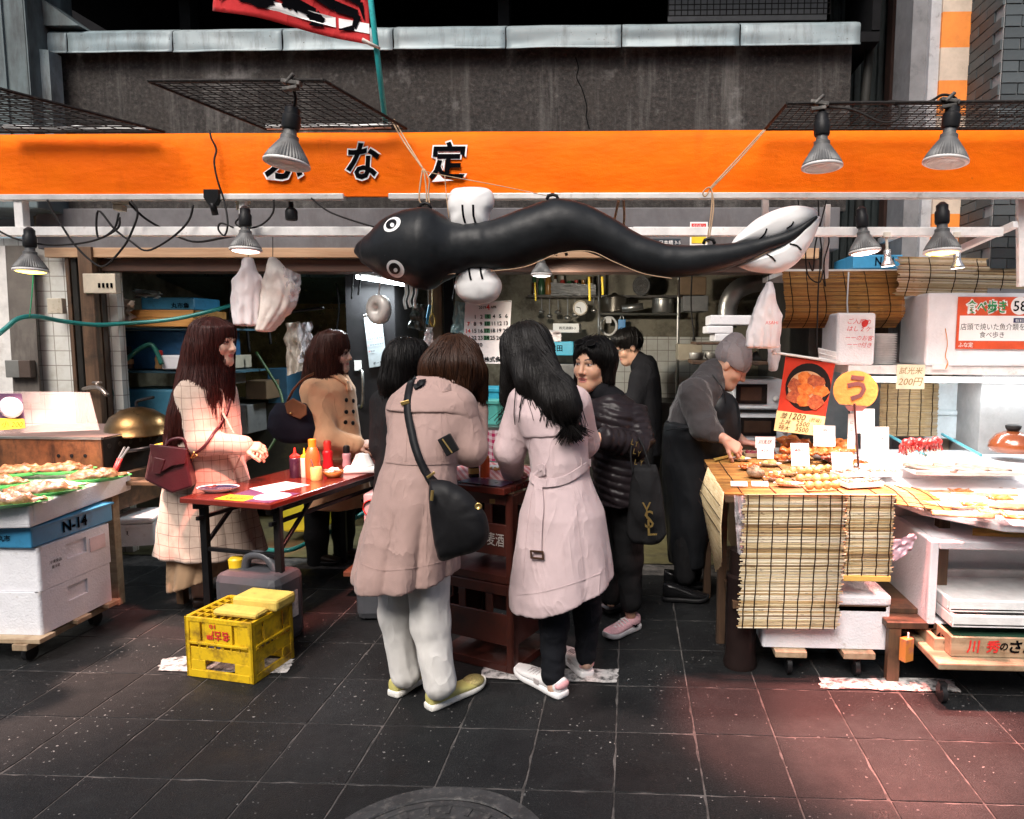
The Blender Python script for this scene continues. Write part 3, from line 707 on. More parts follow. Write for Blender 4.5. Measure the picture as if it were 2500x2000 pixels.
# ------------------------------------------------------------------ people
def mk_skin():
  n=NT('skin');a=n.n('VertexColor',layer_name='tone')
  c=n.mix(n.ramp(n.noise(60,4),[(.3,0.0),(.7,.35)]),a.outputs[0],(.50,.25,.18));
  n.col(n.mix(.25,a.outputs[0],c));n.set(Roughness=.48,Subsurface_Weight=.12,Subsurface_Radius=(.01,.004,.002));n.bump(n.noise(260,2),.12,.002);return n.m
SKIN=mk_skin()
SK=(.58,.34,.235);SKW=(.62,.39,.29)
def HR(fwd,up=(0,0,1)):
  f=V(fwd).normalized();r=f.cross(V(up)).normalized();u=r.cross(f);return Matrix((r,f,u)).transposed()
def head_mesh(c,fwd,up=(0,0,1),s=1.0,res=.004,tone=SK,brow=(.02,.014,.012),neck=None,lips=(.45,.10,.09),male=False,mouth=0.0):
  R=HR(fwd,up);c=V(c)
  def L(x,y,z):return c+R@V(x*s,y*s,z*s)
  def e(p,r,k=.02,op='+'):return ell(L(*p),tuple(v*s for v in r),R,k,op)
  def cn(a,b,ra,rb,k=.02):return cone(L(*a),L(*b),ra*s,rb*s,k)
  pr=[e((0,-.018,.034),(.074,.094,.084)),e((0,.018,-.035),(.063,.072,.084),.04),cn((-.012,.060,-.100),(.012,.060,-.100),.021,.021,.03),cn((-.045,.0,-.075),(0,.055,-.10),.02,.02,.04),cn((.045,.0,-.075),(0,.055,-.10),.02,.02,.04)]
  for sx in(-1,1):
    pr+=[e((sx*.037,.060,-.032),(.025,.022,.024),.03),e((sx*.031,.094,.006),(.018,.014,.0105),.012,'-')]
    pr+=[e((sx*.031,.0735,.004),(.0135,.0125,.0105),.004),e((sx*.077,-.012,-.012),(.009,.019,.031),.008)]
  pr+=[cn((-.030,.083,.024),(.030,.083,.024),.008,.008,.018),cn((0,.087,.012),(0,.106,-.031),.0075,.0115,.012),cn((-.0135,.094,-.036),(.0135,.094,-.036),.0068,.0068,.008)]
  pr+=[cn((-.019,.083,-.0615),(.019,.083,-.0615),.0055,.0055,.008),cn((-.016,.083,-.073-mouth),(.016,.083,-.073-mouth),.0065,.0065,.008)]
  pr+=[ell(L(0,.094,-.0672-mouth/2),(.021*s,.006*s,(.0016+mouth*.5)*s),R,.003,'-')]
  nb=V(neck)if neck is not None else L(0,-.045,-.2)
  pr+=[cone(L(0,-.02,-.05),nb,.050*s,.055*s,.03)]
  vs,q=nets(pr,res)
  loc=(vs-np.array(c[:]))@np.array(R)/s
  col=np.tile(np.array([*tone,1.0]),(len(vs),1));x,y,z=loc.T;ax=np.abs(x)
  front=y>.045
  cheek=np.exp(-(((ax-.04)/.02)**2+((z+.03)/.02)**2))*front;col[:,:3]=col[:,:3]*(1-.18*cheek[:,None])+np.array([.62,.24,.18])*.18*cheek[:,None]
  lp=front&(ax<.022-.0)&(np.abs(z+.067+mouth/2)<.0105+mouth*.6-ax*.25)&(y>.07);col[lp,:3]=lips
  if mouth:mm=front&(ax<.014)&(np.abs(z+.0675+mouth/2)<mouth*.45);col[mm,:3]=(.05,.015,.015)
  bz=.0265+.004*(1-((ax-.033)/.018)**2);br=front&(ax>.014)&(ax<.052)&(np.abs(z-bz)<.0036);col[br,:3]=np.array(brow)*1.5
  ey=front&(np.abs(ax-.031)<.0145)&(np.abs(z-.004)<.0052*np.sqrt(np.clip(1-((ax-.031)/.0145)**2,0,1)));col[ey,:3]=(.55,.5,.47)
  ir=front&(((ax-.031)**2+(z-.004)**2)<.0052**2)&ey;col[ir,:3]=(.012,.008,.006)
  ls=front&(np.abs(ax-.031)<.016)&(np.abs(z-.004-.0066*np.sqrt(np.clip(1-((ax-.031)/.0165)**2,0,1)))<.002);col[ls,:3]=(.03,.02,.018)
  if male:st=front&(z<-.045)&(~lp);col[st,:3]*=.9
  return vs,q,col,R,L
def hand_mesh(w_,fwd,palm,side=1,curl=.5,spread=.14,s=1.0,tone=SK,res=.0036,point=False):
  """w_: wrist, fwd: towards the fingers, palm: palm normal; thumb on side*(fwd x palm)"""
  f=V(fwd).normalized();pn=V(palm);pn=(pn-f*f.dot(pn)).normalized();sd=f.cross(pn)*side;w_=V(w_)
  def L(a,b,c_):return w_+f*(a*s)+sd*(b*s)+pn*(c_*s)
  pr=[cone(L(-.035,0,0),L(0,0,0),.025*s,.024*s,.02)]
  for b in(-.026,-.009,.009,.026):pr.append(cone(L(.005,b*.6,0),L(.082-abs(b-.005)*.3,b,0),.015*s,.0125*s,.014))
  for b,ln in((-.028,.062),(-.0095,.076),(.0095,.082),(.028,.072)):
    p=L(.084-abs(b-.005)*.3,b,0);ang=0.0;r=.0090
    for k,fr in enumerate((.45,.31,.24)):
      ang+=curl*(1.0 if k else .75);d=(f*math.cos(ang)+pn*math.sin(ang))+sd*(b*6*spread)
      q=p+d.normalized()*(ln*fr*s);pr.append(cone(p,q,r*s,(r-.0011)*s,.004));p=q;r-=.0011
  pr.append(cone(L(.02,.02,.005),L(.048,.045,.014),.015*s,.0115*s,.012));p=L(.048,.045,.014)
  for k in range(2):
    d=(f*.85+sd*(.42-.5*k*curl)+pn*(.35+.5*k*curl));q=p+d.normalized()*(.030*s);pr.append(cone(p,q,.0105*s,.009*s,.004));p=q
  vs,q=nets(pr,res);col=np.tile(np.array([tone[0]*1.0,tone[1]*.92,tone[2]*.9,1.0]),(len(vs),1));return vs,q,col
def body_mesh(prims,tone=SK,res=.016):
  vs,q=nets(prims,res);return vs,q,np.tile(np.array([*tone,1.0]),(len(vs),1))
def add_body(root,parts):
  me=np_mesh('body',[(p[0],p[1])for p in parts],SKIN,[p[2]for p in parts]);o=bpy.data.objects.new('body',me);return reg(o,root,True)
def mk_hair(name,col,hi,rough=.32):
  n=NT(name);g=n.noise(6,3,.6,sc=(60,60,2.0))
  n.col(n.mix(n.ramp(g,[(.35,0.0),(.7,1.0)]),col,hi));n.set(Roughness=rough+.10);n.b.inputs['Specular IOR Level'].default_value=.22
  n.bump(g,.5,.004);return n.m
def hair(root,prims,mat,crown,count=500,steps=14,step=.018,seed=1,wid=.005,res=.008,flow=(0,0,-1),out=.4,tail=.05,off=.004,mod=None,zmin=None):
  o,bv=soft('hair',prims,mat,root,res,.002,(26,26,4),seed,1,bv=True,mod=mod)
  rng=random.Random(seed);me=o.data;n=len(me.vertices);crown=V(crown);fl=V(flow).normalized();mb=MB()
  zs=sorted(v.co.z for v in me.vertices);zhi=zs[-1];zl=zs[0]
  for i in range(int(count*2.6)):
    p=me.vertices[rng.randrange(n)].co.copy();pts=[];of=rng.uniform(.1,1)**2*off*2.6;swing=rng.uniform(-.18,.18)
    L_=rng.randint(int(steps*.5),steps)
    for k in range(L_):
      q,nn,ii,dd=bv.find_nearest(p)
      if q is None:break
      away=(q-crown);d=fl+away.normalized()*out*max(0,1-away.length/.16)+V(swing,swing*.5,0);d=d-nn*d.dot(nn)
      if d.length<.15 and q.z<zl+.05:break
      d=d.normalized();pts.append((q+nn*of,nn));p=q+d*step
    if len(pts)<4:continue
    e,en=pts[-1]
    d=(pts[-1][0]-pts[-3][0]).normalized()
    if e.z<zl+.09:
      for k in range(2):e=e+(d*.6+fl*.5).normalized()*tail*rng.uniform(.2,.6);pts.append((e,en))
    w0=wid*rng.uniform(.22,.75);vs=[];m=len(pts)
    for k,(q,nn)in enumerate(pts):
      t=(pts[min(k+1,m-1)][0]-pts[max(k-1,0)][0]);t=t.normalized()if t.length>1e-6 else V(0,0,-1)
      s=t.cross(nn);s=s.normalized()if s.length>1e-6 else V(1,0,0);tp=math.sin(math.pi*min(.97,.08+.9*k/(m-1)))**.6*w0/2
      vs+=[q-s*tp-nn*.0012,q+nn*.0014,q+s*tp-nn*.0012]
    fs=[]
    for k in range(m-1):
      b=k*3;fs+=[(b,b+1,b+4,b+3),(b+1,b+2,b+5,b+4)]
    mb.add(vs,fs)
  mb.build('hair_strands',mat,o,smooth=True);return o
def cloth(name,col,rough=.8,weave=420,bumps=.25,sheen=.15,var=.07,dirt=None):
  if name in MATS:return MATS[name]
  n=NT(name);c=n.mix(n.ramp(n.noise(7,4),[(.3,0.0),(.7,1.0)]),tuple(v*(1-var)for v in col),tuple(min(1,v*(1+var))for v in col))
  n.col(c);n.set(Roughness=rough,Sheen_Weight=sheen if max(col)>.05 else 0.0,Sheen_Roughness=.4);n.b.inputs['Specular IOR Level'].default_value=.3 if max(col)>.05 else .12
  rd_=lambda s_,sc:n.math('POWER',n.math('SUBTRACT',1.0,n.math('ABSOLUTE',n.math('MULTIPLY_ADD',n.noise(s_,3,.5,sc=sc,dist=.5),4.0,-2.0))),5.0)
  h=n.math('ADD',n.math('MULTIPLY',n.noise(weave,2),.16),n.math('ADD',n.math('MULTIPLY',n.math('MAXIMUM',rd_(7,(1,1,.45)),0.0),.35),n.math('MULTIPLY',n.noise(5,3),1.2)));n.bump(h,min(1,bumps*2.2),.016);MATS[name]=n.m;return n.m
def shoe(root,heel,toe,wid,mu,ms,h=.085,sole=.028,name='shoe',ankle=.055,tread=False,z0=0.0):
  """a low shoe from heel to toe (ground points): upper and sole with proper last shape"""
  heel,toe=V(heel),V(toe);heel.z=toe.z=z0;d=toe-heel;L_=d.length;f=d.normalized();s=V(0,0,1).cross(f)
  st=[(.0,.55,0),(.03,.70,0),(.12,.84,0),(.3,.80,0),(.5,.86,.003),(.68,1.0,.002),(.82,.96,.004),(.93,.76,.012),(.985,.45,.02),(1.0,.12,.024)]
  def ring(t,hw,zlo,zhi,n,rnd):
    c=heel+f*(t*L_);out=[]
    for k in range(n):
      a=2*math.pi*k/n;x,z=math.cos(a),math.sin(a);x=math.copysign(abs(x)**rnd,x);z=math.copysign(abs(z)**rnd,z)
      out.append(c+s*(x*hw)+V(0,0,(zlo+zhi)/2+z*(zhi-zlo)/2))
    return out
  def body_(secs,n,rnd):
    vs=[]
    for q in secs:vs+=ring(*q,n,rnd)
    m=len(secs);fs=[(i*n+k,i*n+(k+1)%n,(i+1)*n+(k+1)%n,(i+1)*n+k)for i in range(m-1)for k in range(n)]
    return vs,fs+[tuple(range(n))[::-1],tuple(range((m-1)*n,m*n))]
  up=[]
  for t,w_,z in st:
    top=h if t<.22 else(h*(1-(t-.22)/.33*.30)if t<.55 else h*.70-(t-.55)/.45*(h*.70-sole-.012))
    up.append((.012+t*.965,w_*wid/2*(.96 if t>.1 else .9),sole*.6+z,max(top,sole+.012)))
  mb=MB();mb.add(*body_(up,14,.75));u=mb.build(name,mu,root,smooth=True,sub=1)
  so=[(t,w_*wid/2*1.04,z,sole+z*.7)for t,w_,z in st];mb=MB();mb.add(*body_(so,14,.45));mb.build('sole',ms,u,smooth=True,sub=1)
  return u,f,s,L_
CAMP=V(0,0,EYE)
# ================================================================== the people
HBLK=mk_hair('black_hair',(.0025,.0022,.0022),(.010,.008,.0075));HRED=mk_hair('dark_red_hair',(.016,.0045,.004),(.065,.014,.010));HBRN=mk_hair('brown_hair',(.010,.005,.0035),(.060,.022,.009),.30);HAUB=mk_hair('auburn_hair',(.022,.008,.006),(.075,.024,.015))
def person(label,loc):return thing('person',label,'person',loc)
def torso_prims(neck,hip,sh_l,sh_r,hip_w=.10,r=.075):
  neck,hip,a,b=map(V,(neck,hip,sh_l,sh_r));mid=neck.lerp(hip,.5)
  return[cone(neck,neck.lerp(hip,.2),.06,r,.05),cone(a,b,.03,.03,.05),cone(neck.lerp(hip,.2),hip,r,hip_w*.85,.06)]
def limb(a,b,c,r0,r1,r2):return[cone(a,b,r0,r1,.03),cone(b,c,r1,r2,.03)]
TROU=cloth('cream_trousers',(.62,.60,.57),.75);BLKC=cloth('black_cloth',(.012,.012,.013),.75);JEAN=cloth('black_denim',(.010,.011,.014),.8)
def mk_buttons(root,bv,pts,mat,r=.012,name='button'):
  for p in pts:
    h_=bv.ray_cast(CAMP,(V(p)-CAMP).normalized());q,n=(h_[0]+h_[1]*.001,h_[1])if h_[0]is not None else snap(bv,p,.001);mb=MB();mb.lathe([(r,0),(r,.003),(r*.8,.005),(0,.004)],12,frame(q,n.orthogonal(),n.cross(n.orthogonal())));mb.build(name,mat,root,smooth=True)
# ---- A: woman in the checked coat
YA=3.68
def mk_plaid():
  n=NT('checked_wool');x,y,z=n.sep();a=n.math('ADD',x,n.math('MULTIPLY',y,.9))
  wb=n.math('MULTIPLY',n.noise(3,3),.05);a=n.math('ADD',a,wb);zz_=n.math('ADD',z,n.math('MULTIPLY',wb,.8))
  def ln(v,p,w_):return n.math('LESS_THAN',n.math('ABSOLUTE',n.math('SUBTRACT',n.math('FRACT',n.math('DIVIDE',v,p)),.5)),w_)
  f=n.math('MAXIMUM',ln(a,.052,.028),ln(zz_,.056,.026))
  c=n.mix(n.ramp(n.noise(30,4),[(.3,0.0),(.7,1.0)]),(.40,.30,.24),(.48,.365,.295));c=n.mix(n.math('MULTIPLY',f,.8),c,(.13,.07,.055))
  n.col(c);n.set(Roughness=.9,Sheen_Weight=.3);n.bump(n.math('ADD',n.noise(240,2),n.noise(10,3)),.3,.006);return n.m
PLAID=mk_plaid()
ra=person('woman in a beige checked wool coat with long dark red hair facing the table',G(480,1490))
hc=P(527,836,YA);fw=(1,-.10,-.05)
hm=head_mesh(hc,fw,res=.004,tone=SKW,neck=P(508,925,YA),lips=(.50,.10,.10))
sh,eb,wr=P(470,958,YA-.11),P(492,1078,YA-.17),P(592,1088,YA-.13)
sh2,eb2,wr2=P(500,958,YA+.15),P(525,1075,YA+.19),P(600,1100,YA+.11)
hip=P(485,1130,YA)
hd=hand_mesh(wr+V(.0,0,0),P(632,1092,YA-.11)-wr,(-.2,.5,-1),-1,.75,tone=SKW);hd2=hand_mesh(wr2,V(1,-.35,.1),(-.2,-.6,-1),1,.75,tone=SKW)
ank=P(490,1462,YA);ank2=P(500,1440,YA+.2)
bd=body_mesh(torso_prims(P(508,925,YA),hip,sh,sh2)+limb(sh,eb,wr,.030,.028,.022)+limb(sh2,eb2,wr2,.030,.028,.022)+limb(P(478,1180,YA-.07),P(485,1330,YA-.05),ank,.075,.055,.042)+limb(P(498,1180,YA+.1),P(500,1320,YA+.15),ank2,.075,.055,.042),SKW)
add_body(ra,[hm[:3],hd,hd2,bd])
coatA=loft(rows_px([(902,485,545,YA,.055),(925,462,556,YA,.11),(950,448,563,YA,.165),(1000,432,572,YA,.175),(1060,428,578,YA,.165),(1110,424,584,YA,.165),(1200,412,604,YA,.19),(1280,402,622,YA,.20),(1346,394,642,YA,.215)]),(7,.045,.6,P(0,1080,YA).z),.03)
o,bv=soft('coat',[coatA,cone(sh,eb,.075,.066,.03),cone(eb,wr,.064,.050,.03),cone(sh2,eb2,.075,.066,.03),cone(eb2,wr2,.064,.050,.03)],PLAID,ra,.0075,.0055,(8,8,5),1,bv=True)
mb=MB();strip(mb,bv,[P(560,930,YA-.12),P(575,1000,YA-.12),P(582,1060,YA-.1),P(592,1130,YA-.1),P(612,1250,YA-.1)],.012,.001,.004,toward=None);mb.build('front_edge',PLAID,o)
mb=MB();strip(mb,bv,[P(488,912,YA-.08),P(520,905,YA-.10),P(552,915,YA-.08)],.05,.003,.008);mb.build('collar',PLAID,o,smooth=True)
sk=soft('skirt',[loft(rows_px([(1250,425,590,YA,.14),(1350,422,572,YA,.16),(1416,428,545,YA,.17)]),(10,.05,.2,P(0,1240,YA).z),.02,cut=(.35,0))],cloth('tan_skirt',(.34,.22,.13)),ra,.008,.003)
shoe(ra,P(468,1496,YA)*V(1,1,0).x if False else G(470,1492),G(548,1478),.085,M('dark_leather',(.02,.012,.01),.4),BLACKP,.07,.02)
shoe(ra,V(ank2.x-.06,ank2.y,0),V(ank2.x+.17,ank2.y-.02,0),.085,MATS['dark_leather'],BLACKP,.07,.02)
def lp(hc,R,p):return V(hc)+R@V(p)
R=hm[3]
def skull(R,hc,g=.012,back=0.0):
  return[ell(lp(hc,R,(0,-.026,.040)),(.080+g,.098+g,.086+g),R)]
hairA=skull(R,hc,.010)+[loft(rows_px([(798,478,566,YA,.085),(840,460,563,YA,.112),(890,450,561,YA,.122),(950,440,560,YA-.02,.14),(1005,428,558,YA-.03,.16),(1050,420,552,YA-.05,.14),(1075,414,500,YA-.06,.10),(1122,408,440,YA-.06,.05)]),(11,.05,.4,P(0,900,YA).z),.03)]
hairA+=[ell(lp(hc,R,(0,.128,-.045)),(.080,.056,.095),R,.012,'-')]
hair(ra,hairA,HRED,lp(hc,R,(0,-.02,.13)),700,22,.018,4,.006)
# ---- B: woman in the camel coat
YB_=4.5;rb=person('woman in a camel double-breasted coat with auburn hair behind the table',V(-1.9,4.25,0))
hc=P(817,862,YB_);hm=head_mesh(hc,(1,-.02,-.04),res=.0045,tone=SKW,neck=P(800,925,YB_));R=hm[3]
sh,eb,wr=P(768,955,YB_-.13),P(795,1068,YB_-.21),P(868,1086,YB_-.13);sh2,eb2,wr2=P(800,955,YB_+.17),P(825,1060,YB_+.17),P(872,1090,YB_-.03)
add_body(rb,[hm[:3],hand_mesh(wr,V(1,.25,.05),(0,.6,-1),-1,.9,tone=SKW),hand_mesh(wr2,V(1,-.5,.1),(0,-.6,-1),1,.9,tone=SKW),body_mesh(torso_prims(P(800,925,YB_),P(805,1150,YB_),sh,sh2)+limb(sh,eb,wr,.030,.028,.022)+limb(sh2,eb2,wr2,.030,.028,.022),SKW)])
CAMEL=cloth('camel_wool',(.78,.43,.235),.85,sheen=.3)
o,bv=soft('coat',[loft(rows_px([(903,775,838,YB_,.06),(925,756,850,YB_,.13),(950,746,860,YB_,.19),(1010,744,868,YB_,.18),(1070,758,876,YB_,.16),(1130,766,888,YB_,.17),(1230,752,905,YB_,.21)]),(8,.03,.3,P(0,1100,YB_).z),.03),cone(sh,eb,.085,.075,.03),cone(eb,wr,.07,.055,.03),cone(sh2,eb2,.085,.075,.03),cone(eb2,wr2,.07,.055,.03)],CAMEL,rb,.009,.006,(8,8,6),2,bv=True)
mk_buttons(o,bv,[P(x,y,YB_-.25)for x,y in((845,977),(862,979),(845,1006),(862,1005),(843,1031),(861,1033))],BLACKP,.014)
mb=MB();strip(mb,bv,[P(795,912,YB_-.2),P(820,918,YB_-.2),P(846,935,YB_-.2)],.05,.003,.008,toward=CAMP);strip(mb,bv,[P(846,930,YB_-.2),P(852,955,YB_-.2)],.05,.003,.008,toward=CAMP);mb.build('collar',CAMEL,o,smooth=True)
soft('trousers',limb(P(775,1210,YB_-.05),P(773,1310,YB_-.05),P(776,1385,YB_-.05),.085,.072,.06)+limb(P(838,1210,YB_+.1),P(838,1300,YB_+.1),P(838,1365,YB_+.1),.085,.072,.055),BLKC,rb,.012,.003)
for a in(P(776,1405,YB_-.05),P(838,1385,YB_+.1)):shoe(rb,V(a.x-.06,a.y,0),V(a.x+.18,a.y-.03,0),.09,MATS['dark_leather'],BLACKP)
hb=skull(R,hc,.010)+[loft(rows_px([(806,798,832,YB_,.03),(815,780,846,YB_,.08),(860,752,846,YB_,.118),(920,745,842,YB_,.13),(960,742,838,YB_-.02,.14),(995,748,815,YB_-.03,.09)]),(9,.05,.4,P(0,880,YB_).z),.03),ell(lp(hc,R,(0,.118,-.055)),(.066,.055,.078),R,.012,'-')]
hair(rb,hb,HAUB,lp(hc,R,(0,-.02,.13)),420,16,.018,5,.007,.010)
# ---- C: person with black bob, mostly hidden
YC=3.62;rc=person('person with black bobbed hair in black clothes hidden behind the mauve coat',V(-1.0,YC,0))
hc=P(1005,892,YC);hm=head_mesh(hc,(.75,.6,-.25),res=.007,neck=P(985,955,YC));R=hm[3]
sh,eb,wr=P(940,985,YC),P(935,1090,3.6),P(1010,1120,3.75);sh2,eb2,wr2=P(1040,985,YC+.05),P(1060,1080,3.8),P(1060,1120,3.95)
add_body(rc,[hm[:3],hand_mesh(wr,(1,.5,0),(0,0,-1),1,.8),hand_mesh(wr2,(.3,1,0),(0,0,-1),1,.8),body_mesh(torso_prims(P(985,955,YC),P(985,1180,YC),sh,sh2))])
soft('coat',[loft(rows_px([(945,965,1015,YC,.07),(965,940,1040,YC,.12),(1010,925,1060,YC,.15),(1100,922,1060,YC,.15),(1200,918,1062,YC,.16),(1290,915,1065,YC,.17)]),(6,.03,0,P(0,1100,YC).z)),cone(sh,eb,.075,.065,.03),cone(eb,wr,.06,.05,.03),cone(sh2,eb2,.075,.065,.03)],BLKC,rc,.011,.006,(8,8,6),9)
soft('trousers',limb(P(960,1270,YC),P(958,1380,YC),P(958,1470,YC),.08,.065,.05)+limb(P(1020,1270,YC),P(1022,1380,YC),P(1022,1470,YC),.08,.065,.05),BLKC,rc,.014)
for x in(958,1022):a=P(x,1470,YC);shoe(rc,V(a.x,a.y-.08,0),V(a.x+.05,a.y+.16,0),.09,MATS['dark_leather'],BLACKP)
hair(rc,skull(R,hc,.016)+[cone(lp(hc,R,(0,-.04,-.02)),lp(hc,R,(0,-.05,-.10)),.105,.095,.04),ell(lp(hc,R,(0,.12,-.05)),(.06,.05,.08),R,.012,'-')],HBLK,lp(hc,R,(0,-.02,.13)),380,14,.016,6,.006,.010)
# ---- D: woman in the mauve coat, back to us
rd=person('woman in a mauve pleated coat and cream trousers seen from behind, wearing yellow slip-on shoes',V(-.8,2.72,0))
hc=P(1118,905,3.02);hm=head_mesh(hc,(.35,.62,-.75),(.1,.6,.6),res=.006,neck=P(1068,955,2.90));R=hm[3]
sh,eb,wr=P(1112,1000,2.84),P(1150,1098,2.82),P(1163,1000,3.02);sh2,eb2,wr2=P(990,1000,2.86),P(985,1075,3.02),P(1060,1070,3.15)
add_body(rd,[hm[:3],hand_mesh(wr,V(-.15,.3,1),(-.4,.8,0),-1,.7,tone=SKW),hand_mesh(wr2,V(.6,.5,.5),(0,.8,-.3),1,.7,tone=SKW),body_mesh(torso_prims(P(1068,955,2.90),P(1025,1180,2.74),sh,sh2)+limb(sh,eb,wr,.030,.028,.022)+limb(sh2,eb2,wr2,.030,.028,.022)+limb(P(968,1280,2.78),P(970,1480,2.76),P(985,1660,2.76),.06,.04,.03)+limb(P(1045,1280,2.72),P(1048,1500,2.70),P(1078,1690,2.66),.06,.04,.03),SKW)])
MAUV=cloth('mauve_gabardine',(.345,.232,.205),.72,bumps=.3)
zw=P(1030,1127,2.74).z
up=rows_px([(918,1030,1098,2.92,.055),(938,1000,1118,2.90,.085),(965,968,1138,2.87,.115),(1000,954,1146,2.85,.13),(1060,953,1126,2.80,.135),(1105,945,1113,2.76,.125),(1127,941,1110,2.75,.122)])
low=rows_px([(1127,941,1110,2.75,.122),(1160,930,1112,2.745,.14),(1220,914,1114,2.74,.165),(1300,890,1114,2.735,.19),(1398,868,1114,2.73,.21)])
LD=loft(up+low[1:],(8,.058,2.2,zw),.025,cut=(.10,.10))
o,bv=soft('coat',[LD,cone(sh,eb,.080,.070,.03),cone(eb,wr,.066,.050,.012),cone(sh2,eb2,.075,.065,.03),cone(eb2,wr2,.062,.05,.03)],MAUV,rd,.0064,.0042,(8,8,4),3,bv=True)
fl=soft('back_flap',[loft([r for r in up if r[0].z>P(0,1003,2.85).z],None,.02,None,None,.011),cone(sh,sh.lerp(eb,.25),.088,.080,.03)],MAUV,o,.007,.002,(8,8,5),3)
mb=MB();strip(mb,bv,[P(942,1127,2.6),P(990,1133,2.5),P(1050,1133,2.5),P(1110,1130,2.6)],.007,.0005,.003,toward=CAMP)
for pts in([P(1000,1005,2.6),P(993,1060,2.6),P(990,1127,2.6)],[P(1075,1005,2.6),P(1078,1060,2.6),P(1082,1127,2.6)]):strip(mb,bv,pts,.005,.0002,.0018,toward=CAMP)
for pts in([P(1098,940,2.6),P(1088,985,2.6),P(1092,1030,2.6),P(1112,1070,2.6)],[P(880,1376,2.6),P(930,1392,2.6),P(1000,1388,2.6),P(1060,1376,2.6),P(1104,1362,2.6)],[P(1045,1140,2.6),P(1042,1250,2.6),P(1040,1380,2.6)]):strip(mb,bv,pts,.004,.0002,.0018,toward=CAMP)
mb.build('seam',MAUV,o)
mb=MB();strip(mb,bv,[P(1082,912,2.75),P(1098,924,2.75),P(1110,938,2.75)],.030,.006,.006,toward=CAMP);ep=mb.build('shoulder_tab',MAUV,o,smooth=True)
for pts,nm in(((P(968,1370,2.79),P(970,1500,2.77),P(985,1655,2.755)),0),((P(1045,1370,2.72),P(1050,1520,2.70),P(1076,1690,2.655)),1)):pass
soft('trousers',limb(P(968,1340,2.79),P(968,1500,2.78),P(990,1644,2.77),.075,.064,.058)+limb(P(1045,1340,2.72),P(1050,1520,2.70),P(1074,1667,2.67),.085,.072,.064),TROU,rd,.007,.0075,(12,12,4.5),5)
YEL=M('yellow_leather',(.52,.47,.16),.45,var=.08,bump=.2);GLIT=M('glitter_toe',(.42,.35,.14),.35,.5,var=.5,vs=220,bump=.9,bs=260);SOLE=M('off_white_rubber',(.70,.68,.63),.6,dirt=(.4,.36,.3),ds=15)
for h_,t_ in((G(958,1704),G(1040,1650)),(G(1043,1736),G(1182,1672))):
  u,f,s,L_=shoe(rd,h_,t_,.095,YEL,SOLE,.078,.03)
  mb=MB();c=V(h_)+f*(L_*.80);c.z=.040;mb.ball(c,(L_*.17,.046,.022),Matrix((f,s,V(0,0,1))).transposed(),18,10);mb.build('glitter_toe',GLIT,u,smooth=True)
hairD=skull(R,hc,.018)+[cone(lp(hc,R,(0,-.05,.0)),lp(hc,R,(-.02,-.06,-.05)),.100,.092,.04),cone(P(1068,895,2.98),P(1052,930,2.95),.058,.040,.04),cone(P(1156,915,2.98),P(1172,962,3.0),.056,.028,.04),cone(P(1120,900,2.94),P(1118,942,2.91),.076,.050,.05)]
hair(rd,hairD,HBRN,lp(hc,R,(0,-.03,.14)),650,14,.016,8,.006,.008,out=.6)
# ---- E: woman in the pink coat
re_=person('woman in a long pale pink belted coat with long black hair seen from behind',V(-.3,2.85,0))
hc=P(1282,872,3.04);hm=head_mesh(hc,(-.45,.70,-.55),(-.15,.4,.8),res=.006,neck=P(1318,950,2.96));R=hm[3]
sh,eb,wr=P(1282,985,2.93),P(1244,1100,2.93),P(1250,1150,3.12);sh2,eb2,wr2=P(1400,985,2.93),P(1425,1080,3.05),P(1400,1120,3.25)
add_body(re_,[hm[:3],hand_mesh(wr,V(-.1,1,-.1),(0,0,-1),-1,.7,tone=SKW),hand_mesh(wr2,V(-.3,1,0),(0,0,-1),1,.7,tone=SKW),body_mesh(torso_prims(P(1318,950,2.96),P(1365,1180,2.88),sh,sh2)+limb(sh,eb,wr,.030,.028,.022)+limb(sh2,eb2,wr2,.030,.028,.022)+limb(P(1352,1300,2.84),P(1352,1500,2.83),P(1352,1680,2.80),.06,.04,.03)+limb(P(1432,1300,2.95),P(1432,1480,2.96),P(1432,1620,2.96),.06,.04,.03),SKW)])
PINK=cloth('pale_pink_wool',(.52,.40,.405),.75,bumps=.28)
upE=rows_px([(925,1300,1365,2.98,.05),(945,1275,1392,2.96,.09),(970,1258,1412,2.94,.125),(1010,1255,1424,2.92,.14),(1065,1282,1432,2.90,.14),(1120,1293,1436,2.88,.135),(1160,1297,1438,2.875,.132)])
lowE=rows_px([(1250,1273,1474,2.865,.165),(1350,1259,1490,2.86,.185),(1440,1248,1497,2.85,.20)])
LE=loft(upE+lowE,(6,.03,1.0,P(1370,1180,2.87).z),.025,cut=(.30,.15))
o,bv=soft('coat',[LE,cone(sh,eb,.074,.064,.03),cone(eb,wr,.060,.050,.03),cone(sh2,eb2,.075,.065,.03),cone(eb2,wr2,.06,.05,.03)],PINK,re_,.0064,.0042,(8,8,3.5),7,bv=True)
zc=P(1360,1078,2.85).z
soft('back_flap',[loft([r for r in upE if r[0].z>zc-.02 and r[0].z<P(0,950,2.95).z],None,.02,(.06,-.1),None,.007)],PINK,o,.0068,.002,(7,7,5),7)
mb=MB();strip(mb,bv,[P(1292,1140,2.7),P(1298,1165,2.65),P(1330,1180,2.6),P(1385,1168,2.6),P(1443,1126,2.75)],.034,.004,.006,toward=CAMP)
mb.build('belt',PINK,o,bevel=.002)
mb=MB();strip(mb,bv,[P(1316,1182,2.6),P(1320,1230,2.6),P(1317,1290,2.6),P(1315,1350,2.6)],.040,.006,.004,toward=CAMP);bt=mb.build('belt_end',PINK,o,bevel=.002)
